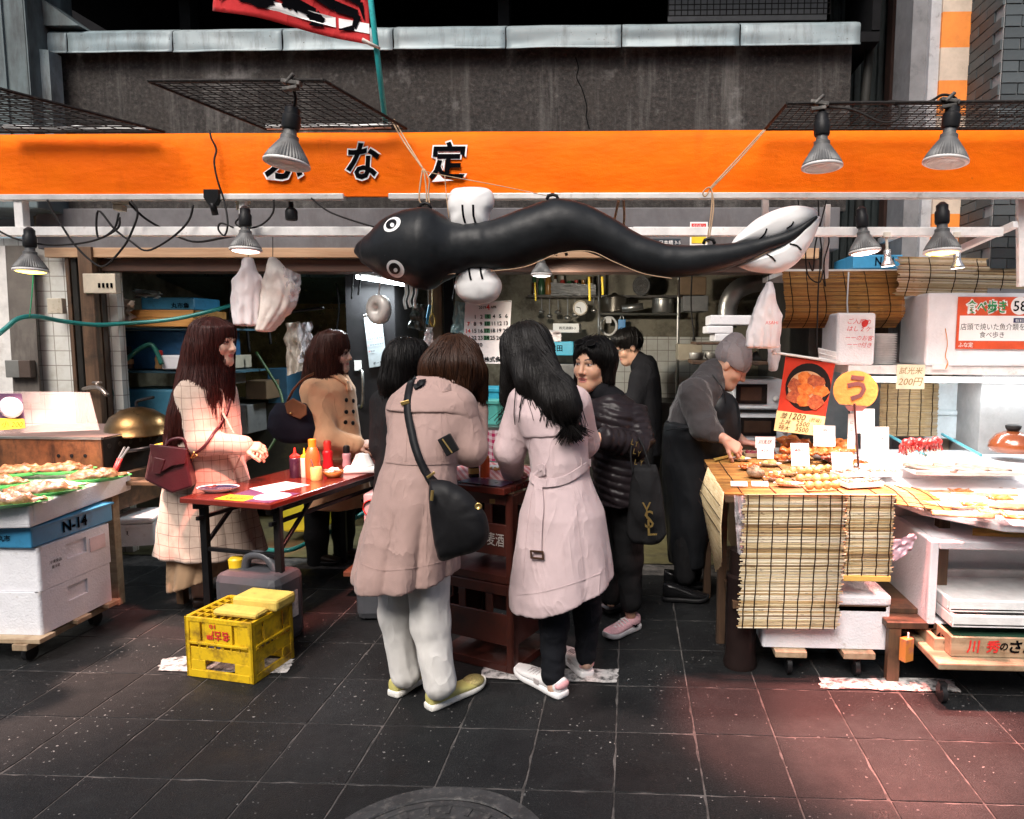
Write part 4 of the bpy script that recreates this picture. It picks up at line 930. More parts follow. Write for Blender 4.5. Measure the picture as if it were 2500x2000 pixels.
bh_=bv.ray_cast(CAMP,ray(1315,1354).normalized());bc,bn=bh_[0]+bh_[1]*.012,bh_[1];Mx=frame(bc,V(1,0,0)-bn*bn.x,(0,0,1));mb=MB()
for dx,dy,sx,sy in((-.028,0,.008,.034),(.028,0,.008,.034),(0,.014,.06,.008),(0,-.014,.06,.008)):mb.box(Mx@V(dx,dy,0),(sx,sy,.006),Mx.to_3x3())
mb.build('buckle',M('tortoise_brown',(.06,.028,.016),.3),bt,bevel=.002)
mb=MB()
for pts in([P(1348,1085,2.6),P(1350,1130,2.6),P(1352,1165,2.6)],[P(1400,1190,2.6),P(1412,1290,2.6),P(1425,1400,2.6)],[P(1372,1300,2.6),P(1378,1380,2.6),P(1382,1440,2.6)]):strip(mb,bv,pts,.004,.0002,.0016,toward=CAMP)
for pts in([P(1292,950,2.6),P(1300,1000,2.6),P(1296,1060,2.6),P(1290,1110,2.6)],[P(1256,1452,2.6),P(1320,1446,2.6),P(1400,1424,2.6),P(1486,1392,2.6)],[P(1300,1200,2.6),P(1286,1300,2.6),P(1276,1430,2.6)]):strip(mb,bv,pts,.004,.0002,.0018,toward=CAMP)
mb.build('seam',PINK,o)
soft('trousers',limb(P(1352,1380,2.84),P(1352,1520,2.83),P(1350,1650,2.81),.072,.058,.046)+limb(P(1434,1360,2.95),P(1434,1500,2.96),P(1430,1598,2.97),.068,.055,.045),JEAN,re_,.007,.006,(9,9,16),11)
WSH=M('white_leather',(.74,.73,.73),.4,var=.04,bump=.15);PKH=M('pink_heel',(.68,.36,.38),.5);LAC=M('grey_lace',(.42,.38,.38),.8)
for h_,t_,nm in((G(1378,1706),G(1262,1642),0),(G(1436,1655),G(1376,1598),1)):
  u,f,s,L_=shoe(re_,h_,t_,.098,WSH,WSH,.085,.030)
  mb=MB();c=V(h_)+f*.016;c.z=.056;mb.ball(c,(.019,.038,.022),Matrix((f,s,V(0,0,1))).transposed(),12,8);mb.build('heel_tab',PKH,u,smooth=True)
  mb=MB()
  for k in range(4):
    q=V(h_)+f*(L_*(.46+.07*k));q.z=.068-.004*k;mb.tube([q-s*.03-V(0,0,.008),q+V(0,0,.006),q+s*.03-V(0,0,.008)],.003,5)
  mb.build('laces',LAC,u)
  mb=MB();q=V(h_)+f*(L_*.42)
  for sd in(-1,1):mb.box(q+s*sd*.043+V(0,0,.042),(.03,.004,.022),Matrix((f,s,V(0,0,1))).transposed())
  mb.build('side_stripe',LAC,u,bevel=.002)
hairE=skull(R,hc,.014)+[cone(lp(hc,R,(0,-.04,.02)),P(1316,925,2.90),.098,.088,.05),cone(P(1316,925,2.90),P(1366,985,2.80),.085,.068,.04),cone(P(1360,960,2.82),P(1385,1010,2.775),.06,.04,.03),cone(P(1372,945,2.86),P(1405,995,2.82),.042,.02,.03),cone(P(1255,890,3.0),P(1240,975,3.02),.05,.03,.03),cone(P(1300,900,2.93),P(1310,975,2.86),.07,.03,.03)]
hair(re_,hairE,HBLK,lp(hc,R,(0,-.03,.14)),850,20,.018,9,.005,.008,flow=(.28,-.1,-1),tail=.09)
rng=random.Random(77);cbv=tree(bpy.data.objects['coat.004'].data)if 'coat.004' in bpy.data.objects else bv;mb=MB()
for i in range(46):
  x0=rng.uniform(1262,1408);y0=940+rng.uniform(-8,22)+max(0,(x0-1330)*.25);L_=rng.uniform(35,105);dx=rng.uniform(-4,26)
  pts=[P(x0,y0,2.7),P(x0+dx*.4+rng.uniform(-5,5),y0+L_*.4,2.7),P(x0+dx+rng.uniform(-7,7),y0+L_,2.7)];strip(mb,cbv,pts,rng.uniform(.0016,.0042),.014,.0015,5,toward=CAMP)
mb.build('loose_strands',HBLK,[c for c in re_.children if c.name.startswith('hair')][0],smooth=True)
# ---- F: woman in the black puffer jacket, face towards us
YP=3.5;rf=person('woman in a black quilted puffer jacket with sunglasses on her bobbed hair, facing the camera',V(.0,YP,0))
hc=P(1446,888,YP);fwF=V(-.48,-.86,-.08);hm=head_mesh(hc,fwF,(.05,0,1),1.03,res=.0032,tone=(.62,.36,.235),neck=P(1480,975,YP+.03),lips=(.42,.13,.11),mouth=.006);R=hm[3]
sh,eb,wr=P(1542,1000,YP+.0),P(1566,1092,YP-.08),P(1468,1068,YP-.22);sh2,eb2,wr2=P(1448,1000,YP+.02),P(1440,1080,YP+.0),P(1420,1065,YP-.15)
add_body(rf,[hm[:3],hand_mesh(wr,V(-1,-.1,-.02),(.1,.5,-1),1,.65,tone=(.62,.37,.25)),hand_mesh(wr2,V(-.8,-.5,.2),(.3,.2,-1),1,.6),body_mesh(torso_prims(P(1480,975,YP+.03),P(1500,1200,YP),sh,sh2)+limb(sh,eb,wr,.030,.028,.022)+limb(sh2,eb2,wr2,.030,.028,.022)+limb(P(1480,1250,YP+.1),P(1488,1360,YP+.1),P(1492,1470,YP+.1),.06,.04,.03)+limb(P(1530,1250,YP),P(1535,1380,YP-.02),P(1540,1500,YP-.03),.06,.04,.03))])
PUF=M('glossy_black_nylon',(.017,.013,.015),.36,var=.3,bump=.35,bs=45)
PUFM=cloth('matte_black_knit',(.010,.010,.012),.85)
zq=lambda X:0
def quilt_arm(a,b,ra_,rb_,n):
  a,b=V(a),V(b);out=[]
  for i in range(n):
    p,q=a.lerp(b,i/n),a.lerp(b,(i+1)/n);r0,r1=ra_+(rb_-ra_)*i/n,ra_+(rb_-ra_)*(i+1)/n
    out.append(ell((p+q)/2,((q-p).length*.95,(r0+r1)/2,(r0+r1)/2),(q-p).to_track_quat('X','Z').to_matrix(),.012))
  return out
LF=loft(rows_px([(962,1448,1520,YP,.06),(980,1436,1548,YP,.10),(1010,1432,1565,YP,.14),(1060,1440,1568,YP,.15),(1120,1446,1572,YP,.15),(1180,1450,1580,YP,.155),(1225,1455,1588,YP,.16)]),None,.01,None,(.040,.055,1))
o,bv=soft('puffer_jacket',[LF]+quilt_arm(sh,eb,.078,.074,6)+quilt_arm(eb,wr,.072,.058,7)+quilt_arm(sh2,eb2,.074,.066,6)+quilt_arm(eb2,wr2,.062,.052,4),PUF,rf,.0068,.0050,(14,14,12),12,bv=True)
soft('collar',[cone(P(1470,958,YP),P(1490,982,YP+.01),.066,.085,.03)],PUFM,o,.008)
soft('trousers',limb(P(1478,1210,YP+.08),P(1486,1350,YP+.1),P(1492,1455,YP+.12),.095,.065,.055)+limb(P(1532,1210,YP),P(1536,1370,YP-.03),P(1540,1470,YP-.04),.095,.068,.055),BLKC,rf,.010,.004,(8,8,12))
PKS=M('pink_mesh_shoe',(.66,.38,.42),.7,var=.15,vs=90,bump=.6,bs=220);GRS=M('grey_sole',(.52,.50,.52),.5)
u,f,s,L_=shoe(rf,G(1558,1532),G(1476,1566),.095,PKS,GRS,.085,.034)
mb=MB()
for k in range(5):q=G(1558,1532)+f*(L_*(.42+.07*k));q.z=.075-.006*k;mb.tube([q-s*.026-V(0,0,.006),q+V(0,0,.006),q+s*.026-V(0,0,.006)],.003,5)
mb.build('laces',WSH,u)
q=G(1558,1532)+f*(L_*.28);mb=MB();q2=q+s*.042;
mb.tube([q2+V(0,0,.045)-f*.03,q2+V(0,0,.038)-f*.005,q2+V(0,0,.055)+f*.025],[.002,.006,.001],6);mb.tube([q-s*.042+V(0,0,.045)-f*.03,q-s*.042+V(0,0,.038)-f*.005,q-s*.042+V(0,0,.055)+f*.025],[.002,.006,.001],6);mb.build('swoosh_mark',INK,u)
shoe(rf,G(1515,1488),G(1468,1500),.09,M('grey_mesh_shoe',(.16,.15,.16),.7),BLACKP,.08,.03)
hairF=skull(R,hc,.014)+[cone(lp(hc,R,(.055,-.03,.02)),lp(hc,R,(.070,-.02,-.075)),.055,.040,.03),cone(lp(hc,R,(-.055,-.03,.02)),lp(hc,R,(-.070,-.02,-.075)),.055,.038,.03),cone(lp(hc,R,(0,-.07,.0)),lp(hc,R,(0,-.075,-.09)),.085,.07,.04),ell(lp(hc,R,(0,.132,-.008)),(.072,.074,.118),R,.010,'-')]
hair(rf,hairF,HBLK,lp(hc,R,(0,-.02,.14)),520,14,.014,13,.0045,.006,off=.003)
def glasses(root,hc,R,s,z,y,tilt,mat,gm,name):
  Q=Matrix.Translation(V(hc))@(R.to_4x4())@Matrix.Translation((0,y,z))@Matrix.Rotation(tilt,4,'X');mb=MB();lens=MB()
  for sx in(-1,1):
    pts=[Q@V(sx*.034+.026*math.cos(a),0,.021*math.sin(a))for a in[2*math.pi*k/16 for k in range(17)]];mb.tube(pts,.0022,5,False)
    lens.add([Q@V(sx*.034+.025*math.cos(a),.0005,.020*math.sin(a))for a in[2*math.pi*k/16 for k in range(16)]],[tuple(range(16))])
    mb.tube([Q@V(sx*.06,0,.008),Q@V(sx*.078,-.03,.006),Q@V(sx*.08,-.115,-.004)],.002,5)
  mb.tube([Q@V(-.009,0,.004),Q@V(0,.003,.008),Q@V(.009,0,.004)],.002,5)
  g_=mb.build(name,mat,root);lens.build('lens',gm,g_,solid=.0012);return g_
LENS=M('dark_lens',(.01,.009,.009),.12,var=.1,bump=0)
glasses(rf,hc,R,1,.112,.068,rad(55),BLACKP,LENS,'sunglasses')
# ---- G: man at the back
YG=5.3;rg=person('young man in black with glasses standing at the kitchen counter',V(.35,YG,0))
hc=P(1532,846,YG);hm=head_mesh(hc,(-.9,-.30,-.42),res=.0055,tone=SK,neck=P(1562,895,YG),male=True);R=hm[3]
sh,eb,wr=P(1560,920,YG-.14),P(1548,985,YG-.16),P(1490,970,YG-.2);sh2,eb2,wr2=P(1580,920,YG+.15),P(1560,985,YG+.15),P(1500,975,YG+.1)
add_body(rg,[hm[:3],hand_mesh(wr,(-1,0,0),(0,0,-1),1,.7),hand_mesh(wr2,(-1,0,0),(0,0,-1),1,.7),body_mesh(torso_prims(P(1562,895,YG),P(1575,1070,YG),sh,sh2))])
soft('sweater',[loft(rows_px([(868,1562,1592,YG,.05),(885,1550,1603,YG,.12),(920,1545,1612,YG,.20),(990,1540,1616,YG,.18),(1070,1540,1614,YG,.16),(1110,1538,1614,YG,.17)])),cone(sh,eb,.07,.06,.03),cone(eb,wr,.058,.045,.03),cone(sh2,eb2,.07,.06,.03),cone(eb2,wr2,.058,.045,.03),cone(P(1556,876,YG),P(1565,900,YG),.06,.075,.03)],PUFM,rg,.013,.004)
soft('trousers',limb(P(1570,1090,YG-.1),P(1570,1180,YG-.1),P(1570,1270,YG-.1),.095,.075,.055)+limb(P(1585,1090,YG+.1),P(1585,1180,YG+.1),P(1585,1270,YG+.1),.095,.075,.055),BLKC,rg,.015)
for a in(P(1570,1290,YG-.1),P(1585,1290,YG+.1)):shoe(rg,V(a.x+.08,a.y,0),V(a.x-.18,a.y,0),.1,BLACKP,BLACKP)
hair(rg,skull(R,hc,.012)+[ell(lp(hc,R,(0,.0,.075)),(.085,.10,.06),R),ell(lp(hc,R,(0,.125,-.03)),(.075,.06,.085),R,.012,'-'),ell(lp(hc,R,(0,-.03,-.11)),(.12,.12,.07),R,.012,'-')],HBLK,lp(hc,R,(0,-.02,.14)),260,6,.014,14,.006,.009)
glasses(rg,hc,R,1,.006,.098,0,BLACKP,M('clear_lens',(.3,.3,.3),.1,alpha=.25,bump=0),'glasses')
# ---- H: vendor in the grey beanie
YV=4.05;rv=person('stall vendor in a grey knitted beanie and black apron bending over the counter',V(.4,YV,0))
hc=P(1784,893,YV);hm=head_mesh(hc,(.78,-.22,-.52),(.42,.0,.8),res=.0045,tone=(.56,.32,.22),neck=P(1735,930,YV),male=True);R=hm[3]
sh,eb,wr=P(1692,960,YV-.16),P(1722,1045,YV-.24),P(1772,1075,YV-.28);sh2,eb2,wr2=P(1735,960,YV+.14),P(1770,1040,YV+.14),P(1815,1080,YV+.05)
add_body(rv,[hm[:3],hand_mesh(wr,V(.8,0,-.55),(.2,.6,-.7),-1,.75,tone=(.60,.34,.25)),hand_mesh(wr2,V(1,-.1,-.12),(0,0,-1),1,.35,tone=(.60,.30,.24)),body_mesh(torso_prims(P(1735,930,YV),P(1690,1130,YV),sh,sh2)+limb(sh,eb,wr,.04,.038,.029)+limb(sh2,eb2,wr2,.04,.038,.029),(.58,.33,.24),.012)])
SWT=cloth('charcoal_sweater',(.052,.047,.049),.9,sheen=.3);APR=M('black_rubber_apron',(.012,.013,.015),.42,var=.3,bump=.3,bs=18)
mid=P(1745,1065,YV-.25)
soft('sweater',[loft(rows_px([(895,1716,1762,YV,.06),(920,1690,1766,YV,.12),(950,1664,1766,YV,.165),(1000,1638,1760,YV,.175),(1060,1628,1760,YV,.165),(1130,1626,1760,YV,.165)]),None,.03),cone(sh,eb,.085,.075,.03),cone(eb,eb.lerp(wr,.35),.072,.058,.03),cone(sh2,eb2,.085,.075,.03),cone(eb2,eb2.lerp(wr2,.3),.07,.055,.03),cone(P(1745,905,YV),P(1722,935,YV),.068,.08,.03)],SWT,rv,.0085,.010,(8,8,8),15)
ap=soft('apron',[loft(rows_px([(1030,1626,1770,YV-.02,.18),(1060,1620,1770,YV-.02,.19),(1120,1618,1762,YV,.185),(1250,1624,1748,YV,.165),(1372,1636,1728,YV,.145)]),(7,.03,.4,P(0,1080,YV).z),.02),cone(P(1758,1000,YV-.05),P(1765,1050,YV-.02),.10,.10,.05)],APR,rv,.0095,.010,(7,7,3),16)
mb=MB();mb.tube(spline([P(1740,915,YV-.12),P(1765,950,YV-.16),P(1772,985,YV-.16)],5),.004,6);mb.tube(spline([P(1628,1050,YV-.17),P(1680,1045,YV-.22),P(1740,1052,YV-.22)],5),.008,6,flat=.5);mb.build('apron_strap',APR,ap)
soft('trousers',[cone(P(1672,1300,YV-.08),P(1672,1405,YV-.1),.07,.062),cone(P(1690,1300,YV+.08),P(1690,1395,YV+.09),.07,.062)],BLKC,rv,.012)
for dy in(-.12,.1):a=P(1650,1420,YV+dy);shoe(rv,V(a.x-.08,YV+dy-.02,0),V(a.x+.19,YV+dy-.04,0),.105,M('wet_black_rubber',(.010,.010,.011),.18,var=.2,bump=.1),BLACKP,.11,.03,'boot')
BEAN=cloth('grey_knit',(.24,.21,.215),.95,weave=110,bumps=1.0,sheen=.2)
o,bv=soft('beanie',[ell(lp(hc,R,(0,-.020,.055)),(.094,.108,.092),R),cone(lp(hc,R,(0,-.03,.10)),lp(hc,R,(0,-.055,.125)),.075,.058,.04),cone(lp(hc,R,(-.03,.03,.032)),lp(hc,R,(.03,.03,.032)),.066,.066,.03),ell(lp(hc,R,(0,.05,-.075)),(.14,.16,.085),R,.008,'-')],BEAN,rv,.006,.003,(24,24,10),17,bv=True)
soft('scarf',[cone(P(1752,915,YV),P(1736,942,YV),.062,.078,.02)],BLKC,rv,.009,.003,(20,20,20))
# ================================================================== lamps
REFL=M('dusty_grey_reflector',(.13,.13,.128),.55,.4,dirt=(.10,.095,.09),ds=18,dlev=.5,bump=.3);RIMW=M('lamp_rim_white',(.62,.60,.58),.5)
def emis(name,col,st):
  if name in MATS:return MATS[name]
  n=NT(name);n.col(col);n.set(Emission_Color=(*col,1),Emission_Strength=st);MATS[name]=n.m;return n.m
GLASSOFF=M('lamp_glass_off',(.55,.53,.50),.2,bump=.4,bs=90)
def par_lamp(label,head,width,up=(0,0,1),neck=.10,lit=None,clamp=None,socket=True,light=None,small=False,es=3.2):
  """head: centre of the lens rim; up: axis from lens towards the cap"""
  t=thing('clamp_lamp' if clamp is not None else 'spot_lamp',label,'lamp',head);h=V(head);u=V(up).normalized();a=u.orthogonal().normalized()
  Mx=frame(h,a,u.cross(a));r=width/2
  mb=MB();mb.lathe([(r*.95,.006),(r*.93,.016),(r*.80,r*.45),(r*.52,r*.95),(r*.40,r*1.12),(r*.40,r*1.3),(r*.30,r*1.36),(r*.28,r*1.62)],84,Mx,rib=((.014,r*.9),.06));mb.build('reflector',REFL,t,smooth=True,auto=30)
  mb=MB();mb.lathe([(r*.93,-.004),(r*1.02,0),(r*1.02,.008),(r*.93,.012)],40,Mx);mb.build('rim',RIMW,t,smooth=True)
  mb=MB();mb.lathe([(r*.93,.0),(r*.8,-.006),(r*.4,-.012),(0,-.013)],32,Mx);mb.build('lens',emis('lit_lens_%s'%lit[0],lit[1],es)if lit else GLASSOFF,t,smooth=True)
  top=r*1.6
  if socket:
    mb=MB();mb.lathe([(r*.36,top),(r*.40,top+.008),(r*.40,top+.055),(r*.33,top+.062),(r*.33,top+.085),(r*.2,top+.095),(r*.12,top+.10)],20,Mx);mb.build('socket',BLACKP,t,smooth=True,auto=40);top+=.10
  if clamp is not None:
    c=V(clamp);p0=Mx@V(0,0,top-.03);mb=MB();mb.tube(spline([p0,p0.lerp(c,.5)+V(.015,0,0),c],5),.006,6);mb.build('arm',BLACKM,t,smooth=True)
    mb=MB();mb.box(c+V(0,0,.006),(.075,.03,.016),Matrix.Rotation(.15,3,'Y'));mb.box(c-V(.004,0,.016),(.06,.028,.014),Matrix.Rotation(-.15,3,'Y'));mb.tube([c+V(-.02,-.01,.0),c+V(.015,-.012,.035)],.008,8);mb.build('clamp',M('grimy_clamp',(.05,.045,.04),.6,dirt=(.2,.18,.16),ds=25,dlev=.5),t,bevel=.004)
  if light:
    col,pw,aim,cone_,bl_=light;L=bpy.data.lights.new('lamp_light','SPOT');L.energy=pw;L.color=col;L.spot_size=rad(cone_);L.spot_blend=bl_;L.shadow_soft_size=r*.8
    o=bpy.data.objects.new('lamp_light',L);d=(V(aim)-h).normalized();o.matrix_basis=Matrix.Translation(h+d*.03)@(-d).to_track_quat('Z','Y').to_matrix().to_4x4();reg(o,t,True)
  return t
RED=(1.0,.30,.24);PNK=(1.0,.62,.55);WRM=(1.0,.80,.58);WHT=(1,.96,.92)
def sz(px_,Y):return px_*Y/1690
par_lamp('dusty grey lamp clamped to the rack over the lettering',P(700,402,2.82),sz(104,2.82),(.10,.1,1),clamp=P(712,206,2.78),light=(RED,260,G(640,1440),36,.4))
par_lamp('dusty grey lamp clamped left on the upper right rack',P(2007,410,3.0),sz(92,3.0),(-.03,.05,1),clamp=P(2000,256,3.0),light=(RED,260,G(2040,1730),38,.4))
par_lamp('dusty grey lamp clamped right on the upper right rack',P(2308,398,3.0),sz(98,3.0),(.10,.05,1),clamp=P(2318,250,3.0),light=(RED,420,G(2330,1765),40,.45))
par_lamp('lamp glowing pinkish above the white plastic bags',P(600,612,3.40),sz(72,3.40),(0,.05,1),lit=('pink',(1,.62,.56)),light=(PNK,24,P(640,1180,3.3),75,.6))
par_lamp('yellow glowing lamp hanging at the left edge',P(75,662,3.4),sz(72,3.4),(0,.05,1),lit=('yellow',(1,.72,.10)),light=((1,.66,.55),120,P(60,1180,3.3),80,.5))
par_lamp('lamp glowing pink hanging in front of the white beam',P(2112,616,3.40),sz(72,3.40),(-.12,.05,1),lit=('pink',(1,.62,.56)),light=(PNK,58,P(2050,1160,3.3),80,.5))
par_lamp('bright yellow glowing lamp over the bamboo blind',P(2300,616,3.36),sz(82,3.36),(-.03,.05,1),lit=('yellow',(1,.72,.10)),light=((1,.85,.72),62,P(2330,1180,3.3),85,.5),es=4)
par_lamp('ribbed lamp hanging under the eel inside the shop front',P(1322,672,4.3),sz(50,4.3),(0,0,1),lit=('white',(1,.95,.88)),light=((1,.9,.75),55,V(.1,5.6,.9),125,.8),es=2)
# left lamp just outside the frame edge is not built; small halogen spots on the beam
for x,y,lb in((2168,650,'small white halogen spot on the beam beside the pink lamp'),(2338,655,'small white halogen spot below the yellow lamp')):
  Y=3.48;h=P(x,y,Y);t=thing('halogen_spot',lb,'lamp',h);r=sz(16,Y);up_=V(-.12 if x<2200 else-.05,0,1)
  Mx=frame(h,(1,0,.1),(0,1,0))
  mb=MB();mb.lathe([(r,0),(r*.9,.012),(r*.55,.035),(r*.5,.05),(r*.55,.075),(r*.3,.08)],20,Mx);mb.build('reflector',M('chrome_facets',(.65,.62,.60),.2,.8,bump=.5,bs=200),t,smooth=True)
  mb=MB();mb.lathe([(r*.92,.0),(0,-.003)],20,Mx);mb.build('lens',emis('halogen_lens',(1,.9,.85),4),t)
  mb=MB();mb.tube([Mx@V(0,0,.075),P(x-4,570,Y)],.007,8);mb.box(P(x-4,574,Y),(.03,.03,.022));mb.build('stem',M('cream_plastic',(.60,.55,.47),.5),t)
  L=bpy.data.lights.new('lamp_light','SPOT');L.energy=14;L.color=(1,.86,.8);L.spot_size=rad(80);L.spot_blend=.6;L.shadow_soft_size=.03
  o=bpy.data.objects.new('lamp_light',L);d=(P(x-10,1150,3.35)-h).normalized();o.matrix_basis=Matrix.Translation(h+d*.02)@(-d).to_track_quat('Z','Y').to_matrix().to_4x4();reg(o,t,True)
# empty socket and power outlets on the awning frame
t=thing('empty_socket','empty black lamp socket hanging below the sign','lamp socket',P(712,520,3.55));Mx=frame(P(712,538,3.55),(1,0,0),(0,1,0))
mb=MB();mb.lathe([(.026,0),(.030,.006),(.030,.045),(.022,.058),(.012,.064),(.012,.09)],18,Mx);mb.build('socket_body',BLACKP,t,smooth=True,auto=40)
mb=MB();mb.tube([Mx@V(0,0,.085),P(712,482,3.55)],.004,6);mb.build('hanger',ALU,t)
CRM=M('aged_cream_plastic',(.46,.41,.32),.5,dirt=(.2,.16,.1),ds=20)
for x,lb in((293,'cream double outlet box under the sign near the left strut'),(593,'cream double outlet box above the pinkish lamp')):
  t=thing('outlet_box',lb,'outlet',P(x,500,3.58));c=P(x,490,3.58);mb=MB();mb.box(c,(.062,.045,.036));mb.build('upper_socket',CRM,t,bevel=.004)
  mb=MB();mb.box(P(x,508,3.58),(.05,.04,.03),Matrix.Rotation(.1,3,'Y'));mb.build('plug',CRM,t,bevel=.004)
t=thing('clamp_bracket','black spring clamp gripping the sign rail near the loose cord','clamp',P(516,480,3.48));mb=MB();mb.slab([P(496,462,3.47),P(533,462,3.47),P(533,484,3.47),P(524,500,3.47),P(508,500,3.47),P(496,482,3.47)],(0,.035,0));mb.build('jaw',BLACKM,t,bevel=.002)
mb=MB();mb.tube([P(518,495,3.48),P(526,525,3.5)],.016,8);mb.build('handle',BLACKM,t,smooth=True)
# cables
CBL=M('black_cable',(.014,.013,.013),.6,dirt=(.06,.055,.05),ds=40,dlev=.6)
def cable(label,pts,r=.005,mat=CBL,n=6,name='cable',cat='cable'):
  mb=MB();mb.tube(spline(pts,n),r,6);return tag(mb.build(name,mat,None,smooth=True),label,cat)
cable('thin black cord hanging in front of the orange sign',[P(512,318,3.46),P(516,338,3.45),P(528,365,3.46),P(523,395,3.45),P(531,440,3.45),P(547,490,3.47),P(556,545,3.44),P(548,575,3.44),P(533,560,3.44),P(540,545,3.44),P(570,556,3.44)],.0045)
cable('black cable swagging low from the left outlet box',[P(116,488,3.44),P(130,520,3.44),P(150,550,3.44),P(180,595,3.44),P(220,635,3.44),P(255,650,3.44),P(300,605,3.44),P(322,565,3.44),P(336,520,3.44),P(320,490,3.44)],.005)
cable('black cable looping between the two outlet boxes',[P(290,520,3.44),P(278,560,3.44),P(240,580,3.44),P(240,515,3.44),P(280,560,3.44),P(320,590,3.44),P(360,612,3.44),P(420,580,3.44),P(460,540,3.44),P(472,500,3.44)],.005)
cable('black cable running along the white beam at left',[P(-40,540,3.44),P(30,580,3.44),P(120,598,3.44),P(220,590,3.44),P(285,560,3.44),P(292,530,3.44)],.005)
cable('long black cable behind the white beam to the right',[P(310,490,3.62),P(350,530,3.62),P(400,560,3.62),P(470,590,3.62),P(540,582,3.62),P(600,570,3.44)],.006)
cable('black cable from the empty socket to the pinkish lamp',[P(668,488,3.44),P(666,520,3.44),P(640,548,3.44),P(600,558,3.44),P(575,545,3.44),P(590,528,3.44)],.0045)
cable('black cable slanting down to the eel head',[P(760,484,3.44),P(800,515,3.44),P(850,535,3.44),P(915,555,3.44)],.005)
cable('slack cord looping from the right clamp lamps',[P(2012,262,3.02),P(2080,268,2.98),P(2150,298,2.98),P(2190,292,2.98),P(2196,262,3.0),P(2170,248,3.02),P(2260,250,3.02),P(2300,232,3.0),P(2330,238,3.0),P(2342,255,2.98)],.0055,WIRE)
for i,(pts,lb)in enumerate((([P(1948,482,3.8),P(1952,520,3.8),P(1965,600,3.8),P(1972,670,3.8),P(2000,690,3.8),P(2010,660,3.8)],'thin cord hanging beside the tail fin nearest the eel'),([P(1998,480,3.82),P(2000,560,3.8),P(2006,620,3.8),P(1998,700,3.8),P(1994,860,3.8)],'long black cable falling past the rolled blind'),([P(2020,480,3.82),P(2005,540,3.82),P(1990,600,3.8),P(1985,660,3.8),P(1975,640,3.8)],'tangled cord behind the tail fin'),([P(2018,560,3.84),P(2024,590,3.82),P(2012,640,3.8),P(2015,700,3.8)],'short cord on the slotted post by the tail fin'))):cable(lb,pts,.004)
GRC=M('green_cord',(.02,.30,.17),.5)
cable('thin green cord hanging from the left yellow lamp',[P(80,600,3.45),P(82,650,3.47),P(78,720,3.5),P(72,775,3.55)],.003,GRC,name='cord',cat='cord')
cable('teal garden hose arching across the left pier',[P(-60,860,3.9),P(10,805,3.95),P(45,778,4.0),P(90,773,4.1),P(150,784,4.3),P(230,793,4.45),P(300,790,4.6),P(420,780,4.7),P(520,758,4.8),P(580,740,4.9)],.014,TEALP,name='hose',cat='hose')
# ================================================================== inflatable eel
YE=3.12
el=thing('inflatable_eel','large black inflatable eel with white fins hanging under the orange sign','inflatable',P(1400,600,YE))
up_=[(867,609),(880,590),(897,576),(942,540),(995,515),(1035,507),(1060,512),(1108,542),(1165,546),(1226,531),(1287,507),(1340,489),(1376,487),(1433,503),(1490,531),(1550,568),(1611,592),(1650,599),(1731,598),(1812,590),(1869,580),(1934,560),(1991,527)]
lo_=[(866,620),(878,636),(897,651),(942,683),(995,697),(1035,707),(1060,702),(1108,674),(1165,657),(1226,659),(1287,645),(1340,624),(1376,615),(1433,617),(1490,638),(1550,663),(1611,675),(1650,677),(1731,667),(1812,642),(1869,616),(1934,590),(1998,532)]
ctr=[];rr=[]
for(a,b)in zip(up_,lo_):
  A,B=P(*a,YE),P(*b,YE);ctr.append((A+B)/2);rr.append((A-B).length/2)
rr[0]*=1.0
cs=spline(ctr,5);rs=[v.x for v in spline([V(r,0,0)for r in rr],5)]
# use local perpendicular thickness
RUB=M('black_vinyl',(.012,.0135,.015),.42,var=.25,vs=14,bump=.25,bs=30,dirt=(.10,.105,.11),ds=110,dlev=.66)
mb=MB();n=40;vs=[]
for i,(c,r)in enumerate(zip(cs,rs)):
  t=(cs[min(i+1,len(cs)-1)]-cs[max(i-1,0)]).normalized();pz_=V(-t.z,0,t.x);r2=r*max(.45,abs(t.x))+.0025*math.sin(i*2.1)*math.exp(-((i-40)/5.0)**2);
  if pz_.z<0:pz_=-pz_
  dep=r2*(.9 if i>8 else .75)
  for k in range(n):
    a=2*math.pi*k/n;w_=1+.012*noise.noise(V(i*.35,math.cos(a)*2,math.sin(a)*2))+(.02*math.cos(a*2+i)*math.exp(-((i-41)/3.0)**2))
    vs.append(c+(pz_*math.sin(a)*r2+V(0,1,0)*math.cos(a)*dep)*w_)
m_=len(cs);mb.add(vs,[(i*n+k,i*n+(k+1)%n,(i+1)*n+(k+1)%n,(i+1)*n+k)for i in range(m_-1)for k in range(n)]+[tuple(range(n))[::-1],tuple(range((m_-1)*n,m_*n))])
eb_=mb.build('body',RUB,el,smooth=True);wrinkle(eb_.data,.0022,(26,10,12),3);ebv=tree(eb_.data)
FINW=M('white_vinyl',(.70,.69,.68),.38,var=.05,bump=.2,bs=16,sss=.0)
